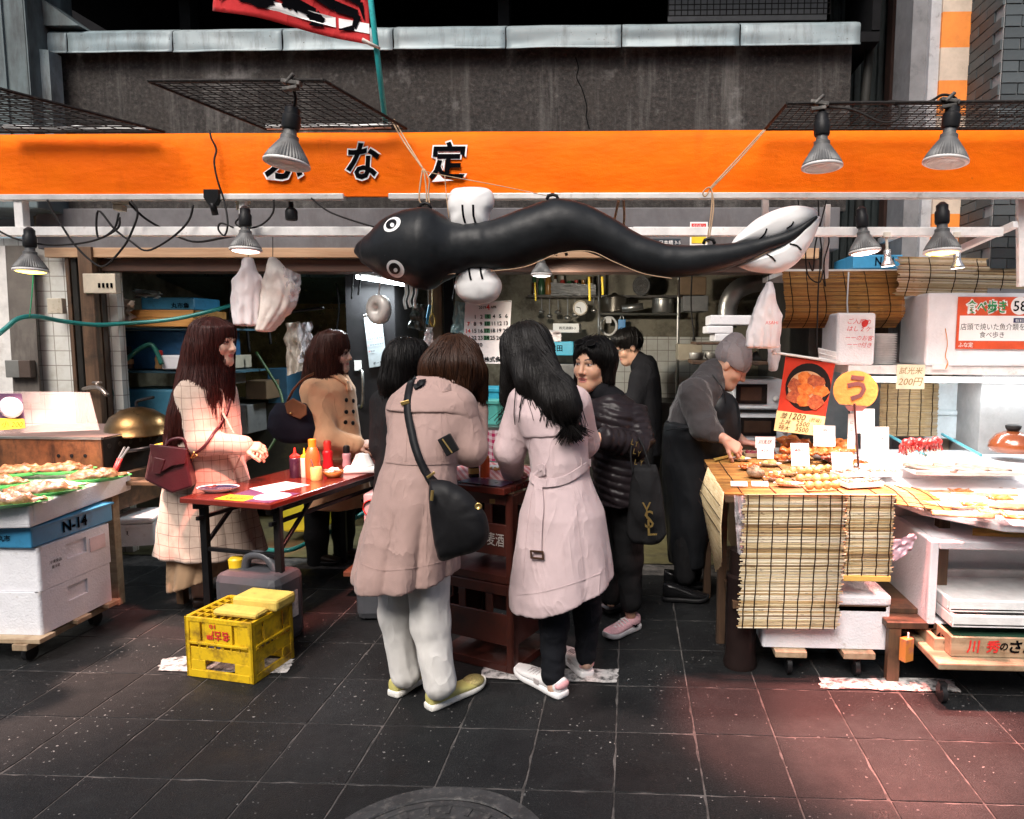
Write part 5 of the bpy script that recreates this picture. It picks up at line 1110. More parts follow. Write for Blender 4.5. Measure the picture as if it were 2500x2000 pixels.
def pillow(outline,Y,th,name,mat,par,lobes=None,ny=7,inward=0.0):
  pts=[P(x,y,Y)for x,y in outline];pts=spline(pts+[pts[0]],4)[:-1];c=sum(pts,V(0,0,0))/len(pts);n=len(pts);mb=MB();vs=[]
  for sd in(1,-1):
    for j in range(ny):
      t=j/(ny-1)*.999;h=th*math.sqrt(max(0,1-t*t))**.8
      for i,p in enumerate(pts):
        q=c+(p-c)*t;w_=1+(.5*noise.noise(q*34)*(t-.35)if t>.35 else 0);vs.append(q-V(0,sd*h*w_,0))
  for sd in range(2):
    b=sd*ny*n
    fs=[(b+j*n+i,b+j*n+(i+1)%n,b+(j+1)*n+(i+1)%n,b+(j+1)*n+i)for j in range(ny-1)for i in range(n)]
    if sd:fs=[f[::-1]for f in fs]
    mb.f+=fs;mb.m+=[0]*len(fs)
  fs=[((ny-1)*n+i,(ny-1)*n+(i+1)%n,ny*n+(ny-1)*n+(i+1)%n,ny*n+(ny-1)*n+i)for i in range(n)];mb.f+=fs;mb.m+=[0]*n
  mb.v=[tuple(v)for v in vs];return mb.build(name,mat,par,smooth=True)
fin1=pillow([(1100,470),(1112,460),(1150,457),(1188,460),(1204,474),(1206,500),(1196,522),(1188,560),(1150,570),(1108,560),(1098,530),(1092,500)],YE+.02,.055,'upper_fin',FINW,el)
fin2=pillow([(1122,640),(1160,632),(1200,645),(1206,662),(1222,685),(1224,708),(1210,732),(1180,742),(1150,741),(1124,728),(1111,705),(1114,680)],YE+.02,.055,'lower_fin',FINW,el)
tf1=pillow([(1782,600),(1795,580),(1812,564),(1840,540),(1861,527),(1895,512),(1934,503),(1970,505),(1994,515),(1990,535),(1940,565),(1870,590)],YE+.03,.045,'tail_fin',FINW,el)
tf2=pillow([(1800,651),(1850,628),(1900,600),(1950,565),(1996,528),(2000,545),(1983,588),(1954,633),(1925,657),(1900,667),(1877,668),(1837,663)],YE+.03,.045,'tail_fin',FINW,el)
def lineon(par,pts,w0,mat=INK,off=.0015,name='fin_line'):
  bv=tree(par.data);mb=MB();strip(mb,bv,pts,w0,off,.001,toward=CAMP);mb.build(name,mat,par)
for pts in([(1129,500),(1131,525),(1136,545)],[(1155,500),(1156,525),(1161,545)]):lineon(fin1,[P(x,y,YE)for x,y in pts],.009)
for pts in([(1146,652),(1146,665),(1150,684)],[(1173,652),(1174,665),(1178,682)]):lineon(fin2,[P(x,y,YE)for x,y in pts],.009)
for pts in([(1872,558),(1866,572),(1853,584)],[(1937,541),(1932,550),(1920,558)]):lineon(tf1,[P(x,y,YE)for x,y in pts],.007)
for pts in([(1928,596),(1945,600),(1956,611)],[(1872,622),(1884,628),(1893,638)]):lineon(tf2,[P(x,y,YE)for x,y in pts],.007)
def disc_on(bv,c,a,b,rot,mat,par,name,off,res=24):
  vs=[]
  for rr_ in(1,.5,0.001):
    for k in range(res):
      t=2*math.pi*k/res;x,y=rr_*a*math.cos(t),rr_*b*math.sin(t);xx,yy=x*math.cos(rot)-y*math.sin(rot),x*math.sin(rot)+y*math.cos(rot)
      h=bv.ray_cast(CAMP,ray(c[0]+xx,c[1]+yy).normalized());q=h[0]+h[1]*off if h[0]is not None else P(c[0]+xx,c[1]+yy,YE);vs.append(q)
  mb=MB();mb.add(vs,[(i*res+k,i*res+(k+1)%res,(i+1)*res+(k+1)%res,(i+1)*res+k)for i in range(2)for k in range(res)]);return mb.build(name,mat,par,smooth=True)
EYEW=M('eye_white_print',(.75,.75,.75),.4,bump=0);EYEB=M('eye_black_print',(.006,.006,.007),.35,bump=0)
for c,a,b,rot in(((958,549),23,15,-.62),((966,656),24,19,.75)):
  e=disc_on(ebv,c,a,b,rot,EYEW,eb_,'eye',.002);disc_on(ebv,(c[0]-2,c[1]-1),a*.62,b*.68,rot,EYEB,e,'pupil',.0035);disc_on(ebv,(c[0]+1,c[1]+2),5,5,0,EYEW,e,'glint',.005)
for x,y in((1038,505),(1349,484),(1731,592),(1370,620)):mb=MB();mb.tube([P(x-14,y+4,YE),P(x-10,y-6,YE),P(x,y-9,YE),P(x+10,y-6,YE),P(x+14,y+4,YE)],.008,6);mb.build('eyelet',BLACKP,el,smooth=True)
# ropes
JUTE=M('jute_string',(.42,.28,.17),.9,var=.25,bump=.5,bs=200)
def rope(label,pls,r=.0035):
  t=thing('rope',label,'rope',pls[0][0])
  for p in pls:mb=MB();mb.tube(spline(p,5),r,6);mb.build('strand',JUTE,t,smooth=True)
rope('jute string tied from the rack corner to the eel head',[[P(955,292,3.42),P(985,345,3.3),P(1032,412,3.15)],[P(962,292,3.42),P(992,345,3.3),P(1034,414,3.15)],[P(1032,412,3.14),P(1026,450,3.13),P(1024,490,3.12),P(1038,500,3.12)],[P(1034,412,3.14),P(1040,455,3.13),P(1042,502,3.12)],[P(1036,414,3.14),P(1048,440,3.13),P(1046,470,3.13),P(1050,508,3.12)]])
rope('thin string strung from the knot to the eel back',[[P(1036,418,3.14),P(1080,428,3.14),P(1200,450,3.14),P(1345,480,3.12)],[P(1086,430,3.14),P(1090,480,3.13),P(1096,532,3.12)]],.002)
rope('jute string tied from the right rack corner to the eel tail',[[P(1868,318,3.40),P(1800,395,3.28),P(1735,462,3.13)],[P(1864,318,3.40),P(1796,392,3.28),P(1733,460,3.13)],[P(1735,462,3.13),P(1722,480,3.12),P(1716,470,3.12),P(1730,458,3.12),P(1738,470,3.12),P(1736,520,3.12),P(1726,592,3.12)],[P(1738,466,3.12),P(1742,510,3.12),P(1730,592,3.12)]])
rope('thin pinkish string hanging along the belly of the eel',[[P(1075,690,3.10),P(1090,672,3.08),P(1112,668,3.06)],[P(1200,662,3.02),P(1280,652,3.02),P(1365,620,3.04),P(1440,614,3.04),P(1500,640,3.03),P(1570,668,3.02),P(1640,680,3.02)]],.002)
rope('tan rope ends dangling from the awning frame beside the calendar',[[P(1512,480,3.7),P(1506,510,3.7),P(1498,545,3.7)],[P(1522,480,3.7),P(1524,520,3.7),P(1523,550,3.7)]],.007)
# ================================================================== red flag
fg=thing('hanging_flag','red banner flag with black crab print on a turquoise pole','flag',P(905,100,3.38))
TURQ=M('turquoise_pole_paint',(.03,.42,.42),.4,dirt=(.02,.2,.2),ds=20)
mb=MB();mb.tube([P(880,-420,3.30),P(905,0,3.36),P(941,302,3.42)],.013,10);mb.build('pole',TURQ,fg,smooth=True)
tl,tr,br,bl_=P(560,-420,3.30),P(868,-420,3.29),P(902,108,3.36),P(508,18,3.34)
def flagp(u,v,off=0.0):
  a=tl.lerp(tr,u);b=bl_.lerp(br,u);q=a.lerp(b,v);return q+V(0,.045*math.sin(u*7+v*2)*(1-u)+.02*math.sin(v*6+u*3)-off,0)
mb=MB();mb.grid(flagp,40,40);mb.build('cloth',cloth('red_flag_cloth',(.50,.014,.016),.7),fg,smooth=True,solid=.0015)
def flagpoly(mb,poly,off):
  c=V(sum(p[0]for p in poly)/len(poly),sum(p[1]for p in poly)/len(poly),0);n=len(poly);vs=[flagp(c.x,c.y,off)]
  for t in(.5,1.0):vs+=[flagp(c.x+(p[0]-c.x)*t,c.y+(p[1]-c.y)*t,off)for p in poly]
  mb.add(vs,[(0,1+i,1+(i+1)%n)for i in range(n)]+[(1+i,1+n+i,1+n+(i+1)%n,1+(i+1)%n)for i in range(n)])
mb=MB()
for u0,u1 in((.36,.56),(.56,.78),(.80,1.0)):flagpoly(mb,[(u0,.905-.01),(u1,.905-.01),(u1,.945),(u0,.945)],.004)
mb.build('white_stripe',WHI,fg)
mb=MB();rng=random.Random(5)
def blob(cu,cv,au,av,n=22,rough=.3):flagpoly(mb,[(cu+au*math.cos(a)*(1+rough*rng.uniform(-1,1)),cv+av*math.sin(a)*(1+rough*rng.uniform(-1,1)))for a in[2*math.pi*k/n for k in range(n)]],.007)
def leg(pts,w_):
  for i in range(len(pts)-1):
    a,b=V(*pts[i],0),V(*pts[i+1],0);d=(b-a);nrm=V(-d.y,d.x,0).normalized()*w_[i];nr2=V(-d.y,d.x,0).normalized()*w_[i+1]
    flagpoly(mb,[(a+nrm).to_tuple()[:2],(b+nr2).to_tuple()[:2],(b-nr2).to_tuple()[:2],(a-nrm).to_tuple()[:2]],.007+.0003*i)
blob(.38,.70,.26,.10);blob(.30,.90,.15,.05);blob(.52,.885,.07,.035);blob(.66,.925,.05,.028);blob(.2,.83,.1,.04)
leg([(.45,.82),(.55,.88),(.66,.90),(.70,.94),(.62,.965)],[.035,.03,.025,.02,.004]);leg([(.6,.78),(.78,.84),(.93,.86),(.90,.93),(.80,.955)],[.03,.028,.022,.014,.003]);leg([(.5,.70),(.75,.74),(.95,.80),(.97,.88)],[.03,.026,.018,.004]);leg([(.2,.80),(.12,.88),(.05,.94)],[.03,.02,.004])
mb.build('crab_print',INK,fg)
mb=MB();mb.tube([P(886,98,3.345),P(905,108,3.35),P(928,118,3.36)],[.016,.014,.010],8,flat=.6);mb.build('tie_tape',M('dirty_tape',(.5,.46,.42),.7),fg,smooth=True)
# ================================================================== generic builders
def obox(name,label,cat,c,d,rz,mat,bevel=.006,group=None,parent=None):
  """one box-like mesh thing, origin at its base"""
  mb=MB();mb.box((0,0,d[2]/2),d);o=mb.build(name,mat,parent,bevel=bevel)
  setbasis(o,Matrix.Translation(c)@Matrix.Rotation(rz,4,'Z'))
  return tag(o,label,cat,group)
def foam_box(label,c,d,rz=0.0,mat=None,lid=True,group=None,open_top=False,groove=True,name='foam_box'):
  mat=mat or FOAM;t=thing(name,label,'foam box',c,group,rz);w_,l_,h_=d;mb=MB();hb=h_*(.80 if lid else 1)
  tp=.03
  mb.box((0,0,hb/2),(w_-.02,l_-.02,hb));mb.build('box',mat,t,bevel=.004,world=False);mb=MB()
  for(ox,oy,u_,L_)in((-w_/2,-l_/2,V(1,0,0),w_),(w_/2,-l_/2,V(0,1,0),l_),(w_/2,l_/2,V(-1,0,0),w_),(-w_/2,l_/2,V(0,-1,0),l_)):
    Mx=frame((ox,oy,0),u_,(0,0,1));g0,g1,h0,h1=(L_*.36,L_*.64,hb*.5,hb*.86)if groove else(L_*.5,L_*.5,hb*.5,hb*.5)
    facebars(mb,Mx,[(.0101,L_-.0101,0,h0,-.0099,0),(.0101,L_-.0101,h1,hb,-.0099,0),(.0101,g0,h0,h1,-.0099,0),(g1,L_-.0101,h0,h1,-.0099,0)]if groove else[(.0101,L_-.0101,0,hb,-.0099,0)])
  for sx in(-1,1):
    for sy in(-1,1):mb.lathe([(.0145,0),(.0145,hb)],16,Matrix.Translation((sx*(w_/2-.0135),sy*(l_/2-.0135),0)))
  mb.build('wall_panels',mat,t,world=False)
  if lid:mb=MB();mb.box((0,0,hb+.002+h_*.1),(w_+.006,l_+.006,h_*.196));mb.build('lid',mat,t,bevel=.012,world=False)
  return t
def plate(label,c,rx,ry,rz,mat,rim=None,h=.02,name='plate',cat='plate',n=32):
  t=thing(name,label,cat,c,None,rz);mb=MB();mb.lathe([(.55,0),(.6,.1),(.95,.9),(1,1),(.97,1),(.58,.25),(0,.2)],n,Matrix.Diagonal((rx,ry,h,1)));mb.build('dish',mat,t,smooth=True,world=False)
  if rim:mb=MB();mb.lathe([(.93,.86),(1.005,1.03),(1.0,1.06),(.90,.84)],n,Matrix.Diagonal((rx,ry,h,1)));mb.build('rim_band',rim,t,smooth=True,world=False)
  return t
def bottle(label,c,h,r,mat,cap,capkind='cone',content=None,name='sauce_bottle',lab=None):
  t=thing(name,label,'bottle',c);k=r
  prof={'cone':[(k*.9,0),(k,.006),(k,h*.62),(k*.96,h*.66),(k*.8,h*.68)],'neck':[(k*.9,0),(k,.008),(k*1.02,h*.45),(k*.98,h*.58),(k*.6,h*.78),(k*.42,h*.82)],'waist':[(k*.95,0),(k,.01),(k*.82,h*.3),(k*.95,h*.5),(k*.9,h*.6),(k*.62,h*.66)]}[capkind]
  mb=MB();mb.lathe(prof+[(0,prof[-1][1])],24,Matrix.Translation(c));mb.build('bottle_body',mat,t,smooth=True,auto=50)
  z0=prof[-1][1]
  cp={'cone':[(k*.88,z0-.004),(k*.9,z0+h*.05),(k*.62,z0+h*.09),(k*.3,z0+h*.12),(k*.12,h),(0,h)],'neck':[(k*.5,z0-.004),(k*.52,h*.98),(k*.42,h),(0,h)],'waist':[(k*.72,z0-.004),(k*.74,h*.92),(k*.55,h),(0,h)]}[capkind]
  mb=MB();mb.lathe(cp,20,Matrix.Translation(c));mb.build('cap',cap,t,smooth=True,auto=40)
  if lab:mb=MB();mb.lathe([(k*1.012,h*lab[0]),(k*1.012,h*lab[1])],24,Matrix.Translation(c));mb.v=mb.v;mb.f=mb.f[:24];mb.m=mb.m[:24];mb.build('label_band',lab[2],t,smooth=True)
  return t
def facebars(mb,Mx,rects,mi=0):
  for(u0,u1,v0,v1,d0,d1)in rects:
    p=[Mx@V(u,v,d)for v in(v0,v1)for d in(d0,d1)for u in(u0,u1)]
    mb.hexa([p[0],p[1],p[3],p[2],p[4],p[5],p[7],p[6]],mi)
def clump(mb,c,R3,n,spread,size,seed,mi=None,flat=.6):
  rng=random.Random(seed)
  for i in range(n):
    q=V(rng.uniform(-1,1)*spread[0],rng.uniform(-1,1)*spread[1],rng.uniform(0,1)*spread[2]);s=size*rng.uniform(.6,1.4)
    mb.ball(V(c)+(R3@q if R3 else q),(s,s*rng.uniform(.5,1),s*flat),Matrix.Rotation(rng.uniform(0,6),3,'Z')@Matrix.Rotation(rng.uniform(-.6,.6),3,'X'),8,6,0,.35)
  return mb
def tagcard(label,c,w_,h_,mat,lines,ink,lean=.35,rz=0.0,name='price_tag',cat='price tag',sh=.25):
  """an upright price card leaning back, thin but real"""
  c=V(c);u=V(math.cos(rz),math.sin(rz),0);n=V(math.sin(rz),-math.cos(rz),0);v=V(0,0,math.cos(lean))-n*math.sin(lean)
  t=thing(name,label,cat,c);mb=MB();mb.slab([c-u*w_/2,c+u*w_/2,c+u*w_/2+v*h_,c-u*w_/2+v*h_],-u.cross(v)*.0015);mb.build('card',mat,t)
  for(s,yy,sz_,bd)in lines:text(s,ink,frame(c+v*h_*yy,u,v),size=sz_,bold=bd,shear=sh,parent=t,lift=.001)
  return t
# ================================================================== left fish stall
def xyz(z,x,y):return G(x,y,z)
FISHM=None
def mk_food(name,a,b,c,sc=30,rough=.45):
  if name in MATS:return MATS[name]
  n=NT(name);g_=n.noise(sc,5,.7);k=n.ramp(g_,[(.25,a),(.5,b),(.75,c)]);n.col(k);n.set(Roughness=rough,Coat_Weight=.15,Coat_Roughness=.3);n.bump(n.noise(sc*2.5,4),.6,.006);MATS[name]=n.m;return n.m
GRILLED=mk_food('grilled_fish_skin',(.015,.006,.003),(.17,.07,.022),(.42,.25,.13),38)
rzl=-.16
# dolly, boxes, blue crate, tray
bx,by=-2.97,3.20
t=thing('wooden_dolly','low wooden dolly under the stacked foam boxes at left','dolly',(bx,by,0))
for dy in(-.22,0,.2):mb=MB();mb.box((bx,by+dy,.118),(.62,.09,.022));mb.build('plank',LWOODX,t,bevel=.003)
for dx in(-.24,.22):mb=MB();mb.box((bx+dx,by,.092),(.07,.55,.03));mb.build('runner',LWOODY,t,bevel=.003)
for dx,dy in((-.22,-.2),(.2,-.2),(.2,.2)):
  mb=MB();q=V(bx+dx,by+dy,.036);mb.lathe([(.02,-.013),(.036,-.011),(.036,.011),(.02,.013)],18,frame(q,(0,1,0),(0,0,1)));mb.box(q+V(0,0,.032),(.03,.03,.03));mb.build('caster',BLACKP,t,smooth=True,auto=40)
foam_box('bottom white foam box of the left stack on the wooden dolly',(bx,by,.13),(.57,.44,.20),.0,FOAMD,lid=False)
t=foam_box('middle white foam box of the left stack under the blue crate',(bx+.005,by+.01,.332),(.56,.44,.205),0.0,FOAMD,lid=False)
Mx=frame((bx+.286,by-.02,.44),(0,1,0),(0,0,1))
for s,dx,dz,sz_ in(('冷凍食品',-.10,.01,.018),('要冷蔵',-.10,-.015,.016)):text(s,INK,Mx@Matrix.Translation((dx,dz,0)),size=sz_,parent=t)
mb=MB();mb.box((bx+.287,by+.14,.46),(.004,.10,.07));mb.build('label_sticker',M('pinkish_label',(.66,.52,.52),.7),t)
t=thing('blue_crate','blue plastic crate marked N-14 in the left stack','crate',(bx,by,.54));mb=MB();mb.box((bx,by+.02,.59),(.55,.50,.10));mb.build('crate_body',BLUEP,t,bevel=.008)
mb=MB();mb.box((bx,by+.02,.632),(.565,.515,.012));mb.build('crate_rim',BLUEP,t,bevel=.003)
text('N-14',INK,frame((bx+.277,by+.02,.592),(0,1,0),(0,0,1)),box=(.15,.055),bold=.03,parent=t);text('丸市',INK,frame((bx+.15,by-.232,.588),(1,0,0),(0,0,1)),box=(.06,.03),bold=.02,parent=t)
tc=V(-3.12,3.28,.645);tm=Matrix.Translation(tc)@Matrix.Rotation(.14,4,'Z')
t=thing('foam_tray','wide white foam tray piled with grilled fish on green plates','foam tray',tc,None,.14)
mb=MB();mb.box((0,0,.012),(.80,.80,.024));mb.build('tray_base',FOAM,t,bevel=.008,world=False)
for q,d in(((0,-.385,.055),(.80,.032,.09)),((0,.385,.055),(.80,.032,.09)),((-.385,0,.055),(.032,.74,.09)),((.385,0,.055),(.032,.74,.09))):mb=MB();mb.box(q,d);mb.build('tray_wall',FOAM,t,bevel=.008,world=False)
mb=MB();mb.box((0,0,.05),(.73,.73,.06));mb.build('ice_filling',M('tray_liner_white',(.74,.70,.69),.5,bump=.5,bs=12),t,bevel=.01,world=False)
fp=[((130,1222),.17,.085,.5),((262,1188),.15,.075,.55),((40,1250),.17,.09,.4),((20,1205),.14,.075,.5),((175,1170),.16,.08,.5),((70,1175),.15,.08,.5)]
names=['green plate with a split grilled fish at the tray edge','green plate with grilled fish nearest the tongs','green plate of dark grilled fish at the front left','green plate half hidden at the left frame edge','green plate with grilled fish farthest back','green plate with grilled fish behind the front ones']
for i,((x,y),a,b,rz)in enumerate(fp):
  c=G(x-22,y-14,.745);t=plate(names[i],c,a,b,rz,GREENP,None,.022)
  mb=MB();rng=random.Random(i);R3=Matrix.Rotation(rz,3,'Z')
  def fish(u,v,sd=i):
    w_=math.sin(math.pi*min(1,.06+u*.94))**.6*(.55 if u>.8 else 1);q=V((u-.5)*a*1.75,(v-.5)*b*1.5*w_,.018+.030*math.sin(math.pi*v)*w_+.020*noise.noise(V(u*9,v*6,sd))+(.014*abs(math.sin(v*9))*w_));return c+R3@q
  mb.grid(fish,22,12);mb.build('grilled_fish',GRILLED,t,smooth=True,solid=.004)
# acrylic shield and rice poster
ACR=NT('pink_acrylic');ACR.col((.95,.78,.76));ACR.set(Roughness=.08,Alpha=.15);ACR=ACR.m
sh_=thing('acrylic_shield','clear acrylic splash shield behind the left fish trays','shield',P(120,1060,3.62));mb=MB();mb.slab([P(-60,1062,3.62),P(242,1050,3.70),P(218,958,3.70),P(-60,955,3.62)],(0,.004,0));mb.build('pane',ACR,sh_)
ps=thing('rice_poster','small rice bowl poster with yellow 200 price strip at the left edge','poster',P(30,1050,3.6));Yp=3.60
mb=MB();mb.slab([P(-10,1052,Yp),P(62,1046,Yp+.01),P(52,961,Yp+.01),P(-14,961,Yp)],(0,.003,0));mb.build('sheet',M('poster_dark_violet',(.10,.05,.10),.4),ps)
mb=MB();mb.lathe([(1,0),(.7,.004),(0,.006)],24,frame(P(26,995,Yp-.003),(1,0,0),(0,0,1))@Matrix.Diagonal((sz(33,Yp),sz(27,Yp),1,1)));mb.build('rice_print',M('rice_print',(.72,.62,.68),.5,bump=.6,bs=120),ps,smooth=True)
mb=MB();mb.quad(P(-9,1051,Yp-.004),P(62,1045,Yp+.006),P(59,1023,Yp+.006),P(-10,1021,Yp-.004));mb.build('price_strip',M('yellow_paper',(.80,.52,.04),.6),ps)
text('小 200',INK,frame(P(30,1036,Yp-.006),(1,0,0),(0,0,1)),box=(sz(56,Yp),sz(17,Yp)),shear=.3,parent=ps)
# grill
RUST=M('scorched_metal',(.17,.065,.025),.6,.4,var=.5,vs=16,dirt=(.03,.015,.01),ds=9,dlev=.5,streak=True);SOOT=M('sooty_iron',(.022,.017,.014),.7,.3,var=.4)
yg=3.78;gA,gB=P(105,1072,yg),P(246,1072,yg);zt2=gA.z;zb2=P(105,1142,yg).z
gr=thing('charcoal_grill','rusty brown charcoal grill box with vent holes behind the fish trays','grill',((gA.x+gB.x)/2,4.0,zb2))
mb=MB();mb.span((gA.x-.5,yg,zb2-.05),(gB.x,yg+.012,zt2));mb.build('front_panel',RUST,gr,bevel=.003)
mb=MB();mb.span((gB.x-.012,yg+.013,zb2-.05),(gB.x,yg+.62,zt2));mb.build('side_panel',SOOT,gr,bevel=.003)
mb=MB();mb.span((gA.x-.5,yg+.62,zb2-.05),(gB.x,yg+.632,zt2));mb.build('back_panel',SOOT,gr)
mb=MB();mb.span((gA.x-.5,yg-.006,zt2),(gB.x+.006,yg+.012,zt2+.012));mb.build('top_lip',STEEL,gr)
for x in(143,175,208):mb=MB();q=P(x,1113,yg-.001);mb.lathe([(.010,-.001),(.010,.002),(0,.002)],14,frame(q,(1,0,0),(0,0,1)));mb.build('vent_hole',BLACKV,gr)
for k in range(7):mb=MB();mb.lathe([(.014,0),(.014,.002),(0,.002)],14,frame((gB.x+.0005,yg+.06+k*.085,zt2-.045),(0,1,0),(0,0,1)));mb.build('vent_hole',M('hole_glint',(.05,.045,.04),.4,.6),gr)
mb=MB()
for k in range(38):yy=yg+.02+k*.0162;mb.tube([(gA.x-.5,yy,zt2+.008),(gB.x-.005,yy,zt2+.008)],.003,4)
mb.build('grate',M('pinkish_grate',(.20,.13,.11),.5,.6),gr)
mb=MB();mb.span((gA.x-.6,yg+.02,zb2-.25),(gB.x+.05,yg+.7,zb2-.05));gs=mb.build('grill_base',BWOODX,gr)
mb=MB();mb.span((gA.x-.6,yg-.1,zb2-.075),(gB.x+.5,yg+.02,zb2-.052));mb.build('front_shelf',BWOODX,gr,bevel=.003)
for dx in(0,.48):mb=MB();mb.span((gB.x+dx-.04,yg-.08,0),(gB.x+dx,yg-.03,zb2-.076));mb.build('leg',BWOODZ,gr)
# dome lid
dc=P(338,1060,4.12);r=sz(72,4.12);t=thing('dome_lid','brass-coloured dome lid with black handle on the grill','lid',dc)
BRASS=M('aged_brass',(.24,.135,.055),.32,.95,var=.25,dirt=(.16,.09,.03),ds=7,dlev=.55)
mb=MB();mb.lathe([(r*1.05,0),(r,.008),(r*.97,r*.3),(r*.82,r*.62),(r*.5,r*.85),(r*.2,r*.94),(0,r*.95)],40,Matrix.Translation(dc));mb.build('dome',BRASS,t,smooth=True)
mb=MB();mb.tube(spline([dc+V(0,0,r*.92),dc+V(.0,0,r*1.12),dc+V(.03,0,r*1.2),dc+V(.11,0,r*1.3)],4),.009,8);mb.build('handle',BLACKP,t,smooth=True)
t=thing('tongs','steel tongs with red handles hanging off the grill shelf','tongs',P(290,1140,3.66))
for dx in(0,10):mb=MB();mb.tube([P(305+dx,1092,3.70),P(290+dx*.6,1120,3.66)],.006,6);mb.build('blade',STEEL,t);mb=MB();mb.tube([P(290+dx*.6,1120,3.66),P(276+dx*.3,1158,3.62)],[.008,.012],8);mb.build('grip',M('red_rubber',(.55,.03,.03),.5),t,smooth=True)
t=thing('basting_brush','yellow handled basting stick lying on the grill shelf','brush',P(360,1090,3.75));mb=MB();mb.tube([P(372,1092,3.74),P(408,1083,3.76)],.012,8);mb.build('handle',M('yellow_grip',(.75,.42,.03),.5),t,smooth=True);mb=MB();mb.tube([P(300,1104,3.72),P(372,1092,3.74)],.010,8);mb.build('shaft',BLACKM,t,smooth=True)
mb=MB();mb.span((P(282,1300,3.68).x-.05,3.66,0),(P(286,1300,3.68).x,3.71,.62));tag(mb.build('timber_post',LWOODX,None,bevel=.003),'bare timber post behind the left foam boxes','post')
t=foam_box('small white foam box with printed letters under the grill',(P(318,1320,3.9).x,4.0,.28),(.22,.3,.16),.3,FOAMD)
text('鮮魚',INK,frame((P(318,1320,3.9).x-.02,3.845,.36),(1,.3,0),(0,0,1)),box=(.1,.04),parent=t)
# ================================================================== folding table with sauces
ZT=.72;FL,FR=G(437,1215,ZT),G(660,1232,ZT);u=(FR-FL);wd=u.length;u.normalize();vdir=V(-u.y,u.x,0);TL=1.35
tb=thing('folding_table','dark red folding table holding sauce bottles and a tissue pack','table',FL.lerp(FR,.5)*1.0+vdir*.6)
LAC_=M('red_brown_laminate',(.10,.016,.010),.22,var=.2,coat=.3,bump=.03)
def tp(a,b,z=ZT):q=FL+u*a+vdir*b;return V(q.x,q.y,z)
mb=MB();mb.hexa([tp(0,0,ZT-.028),tp(wd,0,ZT-.028),tp(wd,TL,ZT-.028),tp(0,TL,ZT-.028),tp(0,0),tp(wd,0),tp(wd,TL),tp(0,TL)]);mb.build('tabletop',LAC_,tb,bevel=.004)
for a in(.05,wd-.05):bar(tb,tp(a,.04,ZT-.05),tp(a,TL-.04,ZT-.05),.03,BLACKM,'rail');bar(tb,tp(a,.05,ZT-.115),tp(a,TL-.05,ZT-.115),.02,BLACKM,'lower_rail')
for b in(.10,TL-.12):
  for a in(.045,wd-.045):bar(tb,tp(a,b,0.01),tp(a,b,ZT-.03),.034,BLACKM,'leg');bar(tb,tp(a,b,ZT-.26),tp(a,b+(.26 if b<.5 else-.26),ZT-.05),.018,BLACKM,'brace')
  bar(tb,tp(.05,b,ZT-.28),tp(wd-.05,b,ZT-.28),.02,BLACKM,'crossbar')
PLW=M('white_ceramic',(.74,.73,.72),.2,bump=0);NAVY=M('navy_glaze',(.012,.02,.07),.2)
t=plate('shallow plate with navy rim and leftover sauce on the table',G(533,1200,ZT),.105,.072,.1,PLW,NAVY,.024);mb=MB();clump(mb,G(515,1192,ZT+.012),None,7,(.03,.015,.006),.014,3);mb.build('leftover_food',mk_food('dark_sauce',(.02,.006,.005),(.10,.02,.015),(.18,.06,.04)),t,smooth=True)
def sheet(name,label,cat,pts,mat,th=.0012):mb=MB();mb.slab(pts,(0,0,th));return tag(mb.build(name,mat,None),label,cat)
sheet('paper_sheet','plain white paper sheet on the folding table beside the plate','paper',[tp(.18,.26,ZT+.001),tp(.36,.18,ZT+.001),tp(.42,.42,ZT+.001),tp(.24,.46,ZT+.001)],PAPER)
mn=thing('menu_placemat','colourful printed menu with a rice bowl photo on the folding table','menu',tp(.3,.1));mb=MB();mb.slab([tp(.20,.02,ZT+.0005),tp(.50,.02,ZT+.0005),tp(.50,.24,ZT+.0005),tp(.20,.24,ZT+.0005)],(0,0,.0008));mb.build('sheet',M('menu_violet',(.09,.05,.12),.3),mn)
mb=MB();mb.quad(tp(.19,.015,ZT+.002),tp(.36,.015,ZT+.002),tp(.36,.12,ZT+.002),tp(.19,.12,ZT+.002));mb.build('yellow_panel',M('menu_yellow',(.78,.55,.03),.4),mn)
mb=MB();mb.lathe([(.085,0),(.05,.0015),(0,.002)],24,frame(tp(.42,.14,ZT+.002),u,vdir));mb.build('rice_photo',MATS['rice_print'],mn)
text('200円',REDI,frame(tp(.27,.05,ZT+.002),u,vdir),box=(.12,.05),parent=mn);text('小',REDI,frame(tp(.22,.1,ZT+.002),u,vdir),size=.04,parent=mn)
SQP=M('purple_sauce',(.035,.012,.03),.3,bump=0);SQW=M('creamy_mayo',(.75,.60,.50),.35,bump=0);SQO=M('orange_sauce',(.70,.12,.03),.3,bump=0);SQR=M('red_sauce',(.55,.012,.02),.3,bump=0);CAPR=M('red_cap',(.62,.03,.02),.4,bump=0);CAPY=M('yellow_cap',(.80,.52,.02),.4,bump=0);CAPO=M('orange_cap',(.78,.25,.02),.4,bump=0);CAPB=M('black_cap',(.015,.013,.013),.4,bump=0)
def bt(x,y,top,wpx,mat,cap,kind,label,lab=None,name='sauce_bottle',z=ZT):
  c=G(x,y,z);Y=c.y;return bottle(label,c,P(x,top,Y).z-z,sz(wpx,Y)/2,mat,cap,kind,None,name,lab)
bt(722,1166,1093,27,SQP,CAPR,'cone','purple sauce squeeze bottle with red tip');bt(745,1165,1094,20,SQW,CAPY,'cone','white mayonnaise squeeze bottle with yellow tip');bt(765,1167,1072,36,SQO,CAPO,'neck','tall orange sauce bottle with orange cap')
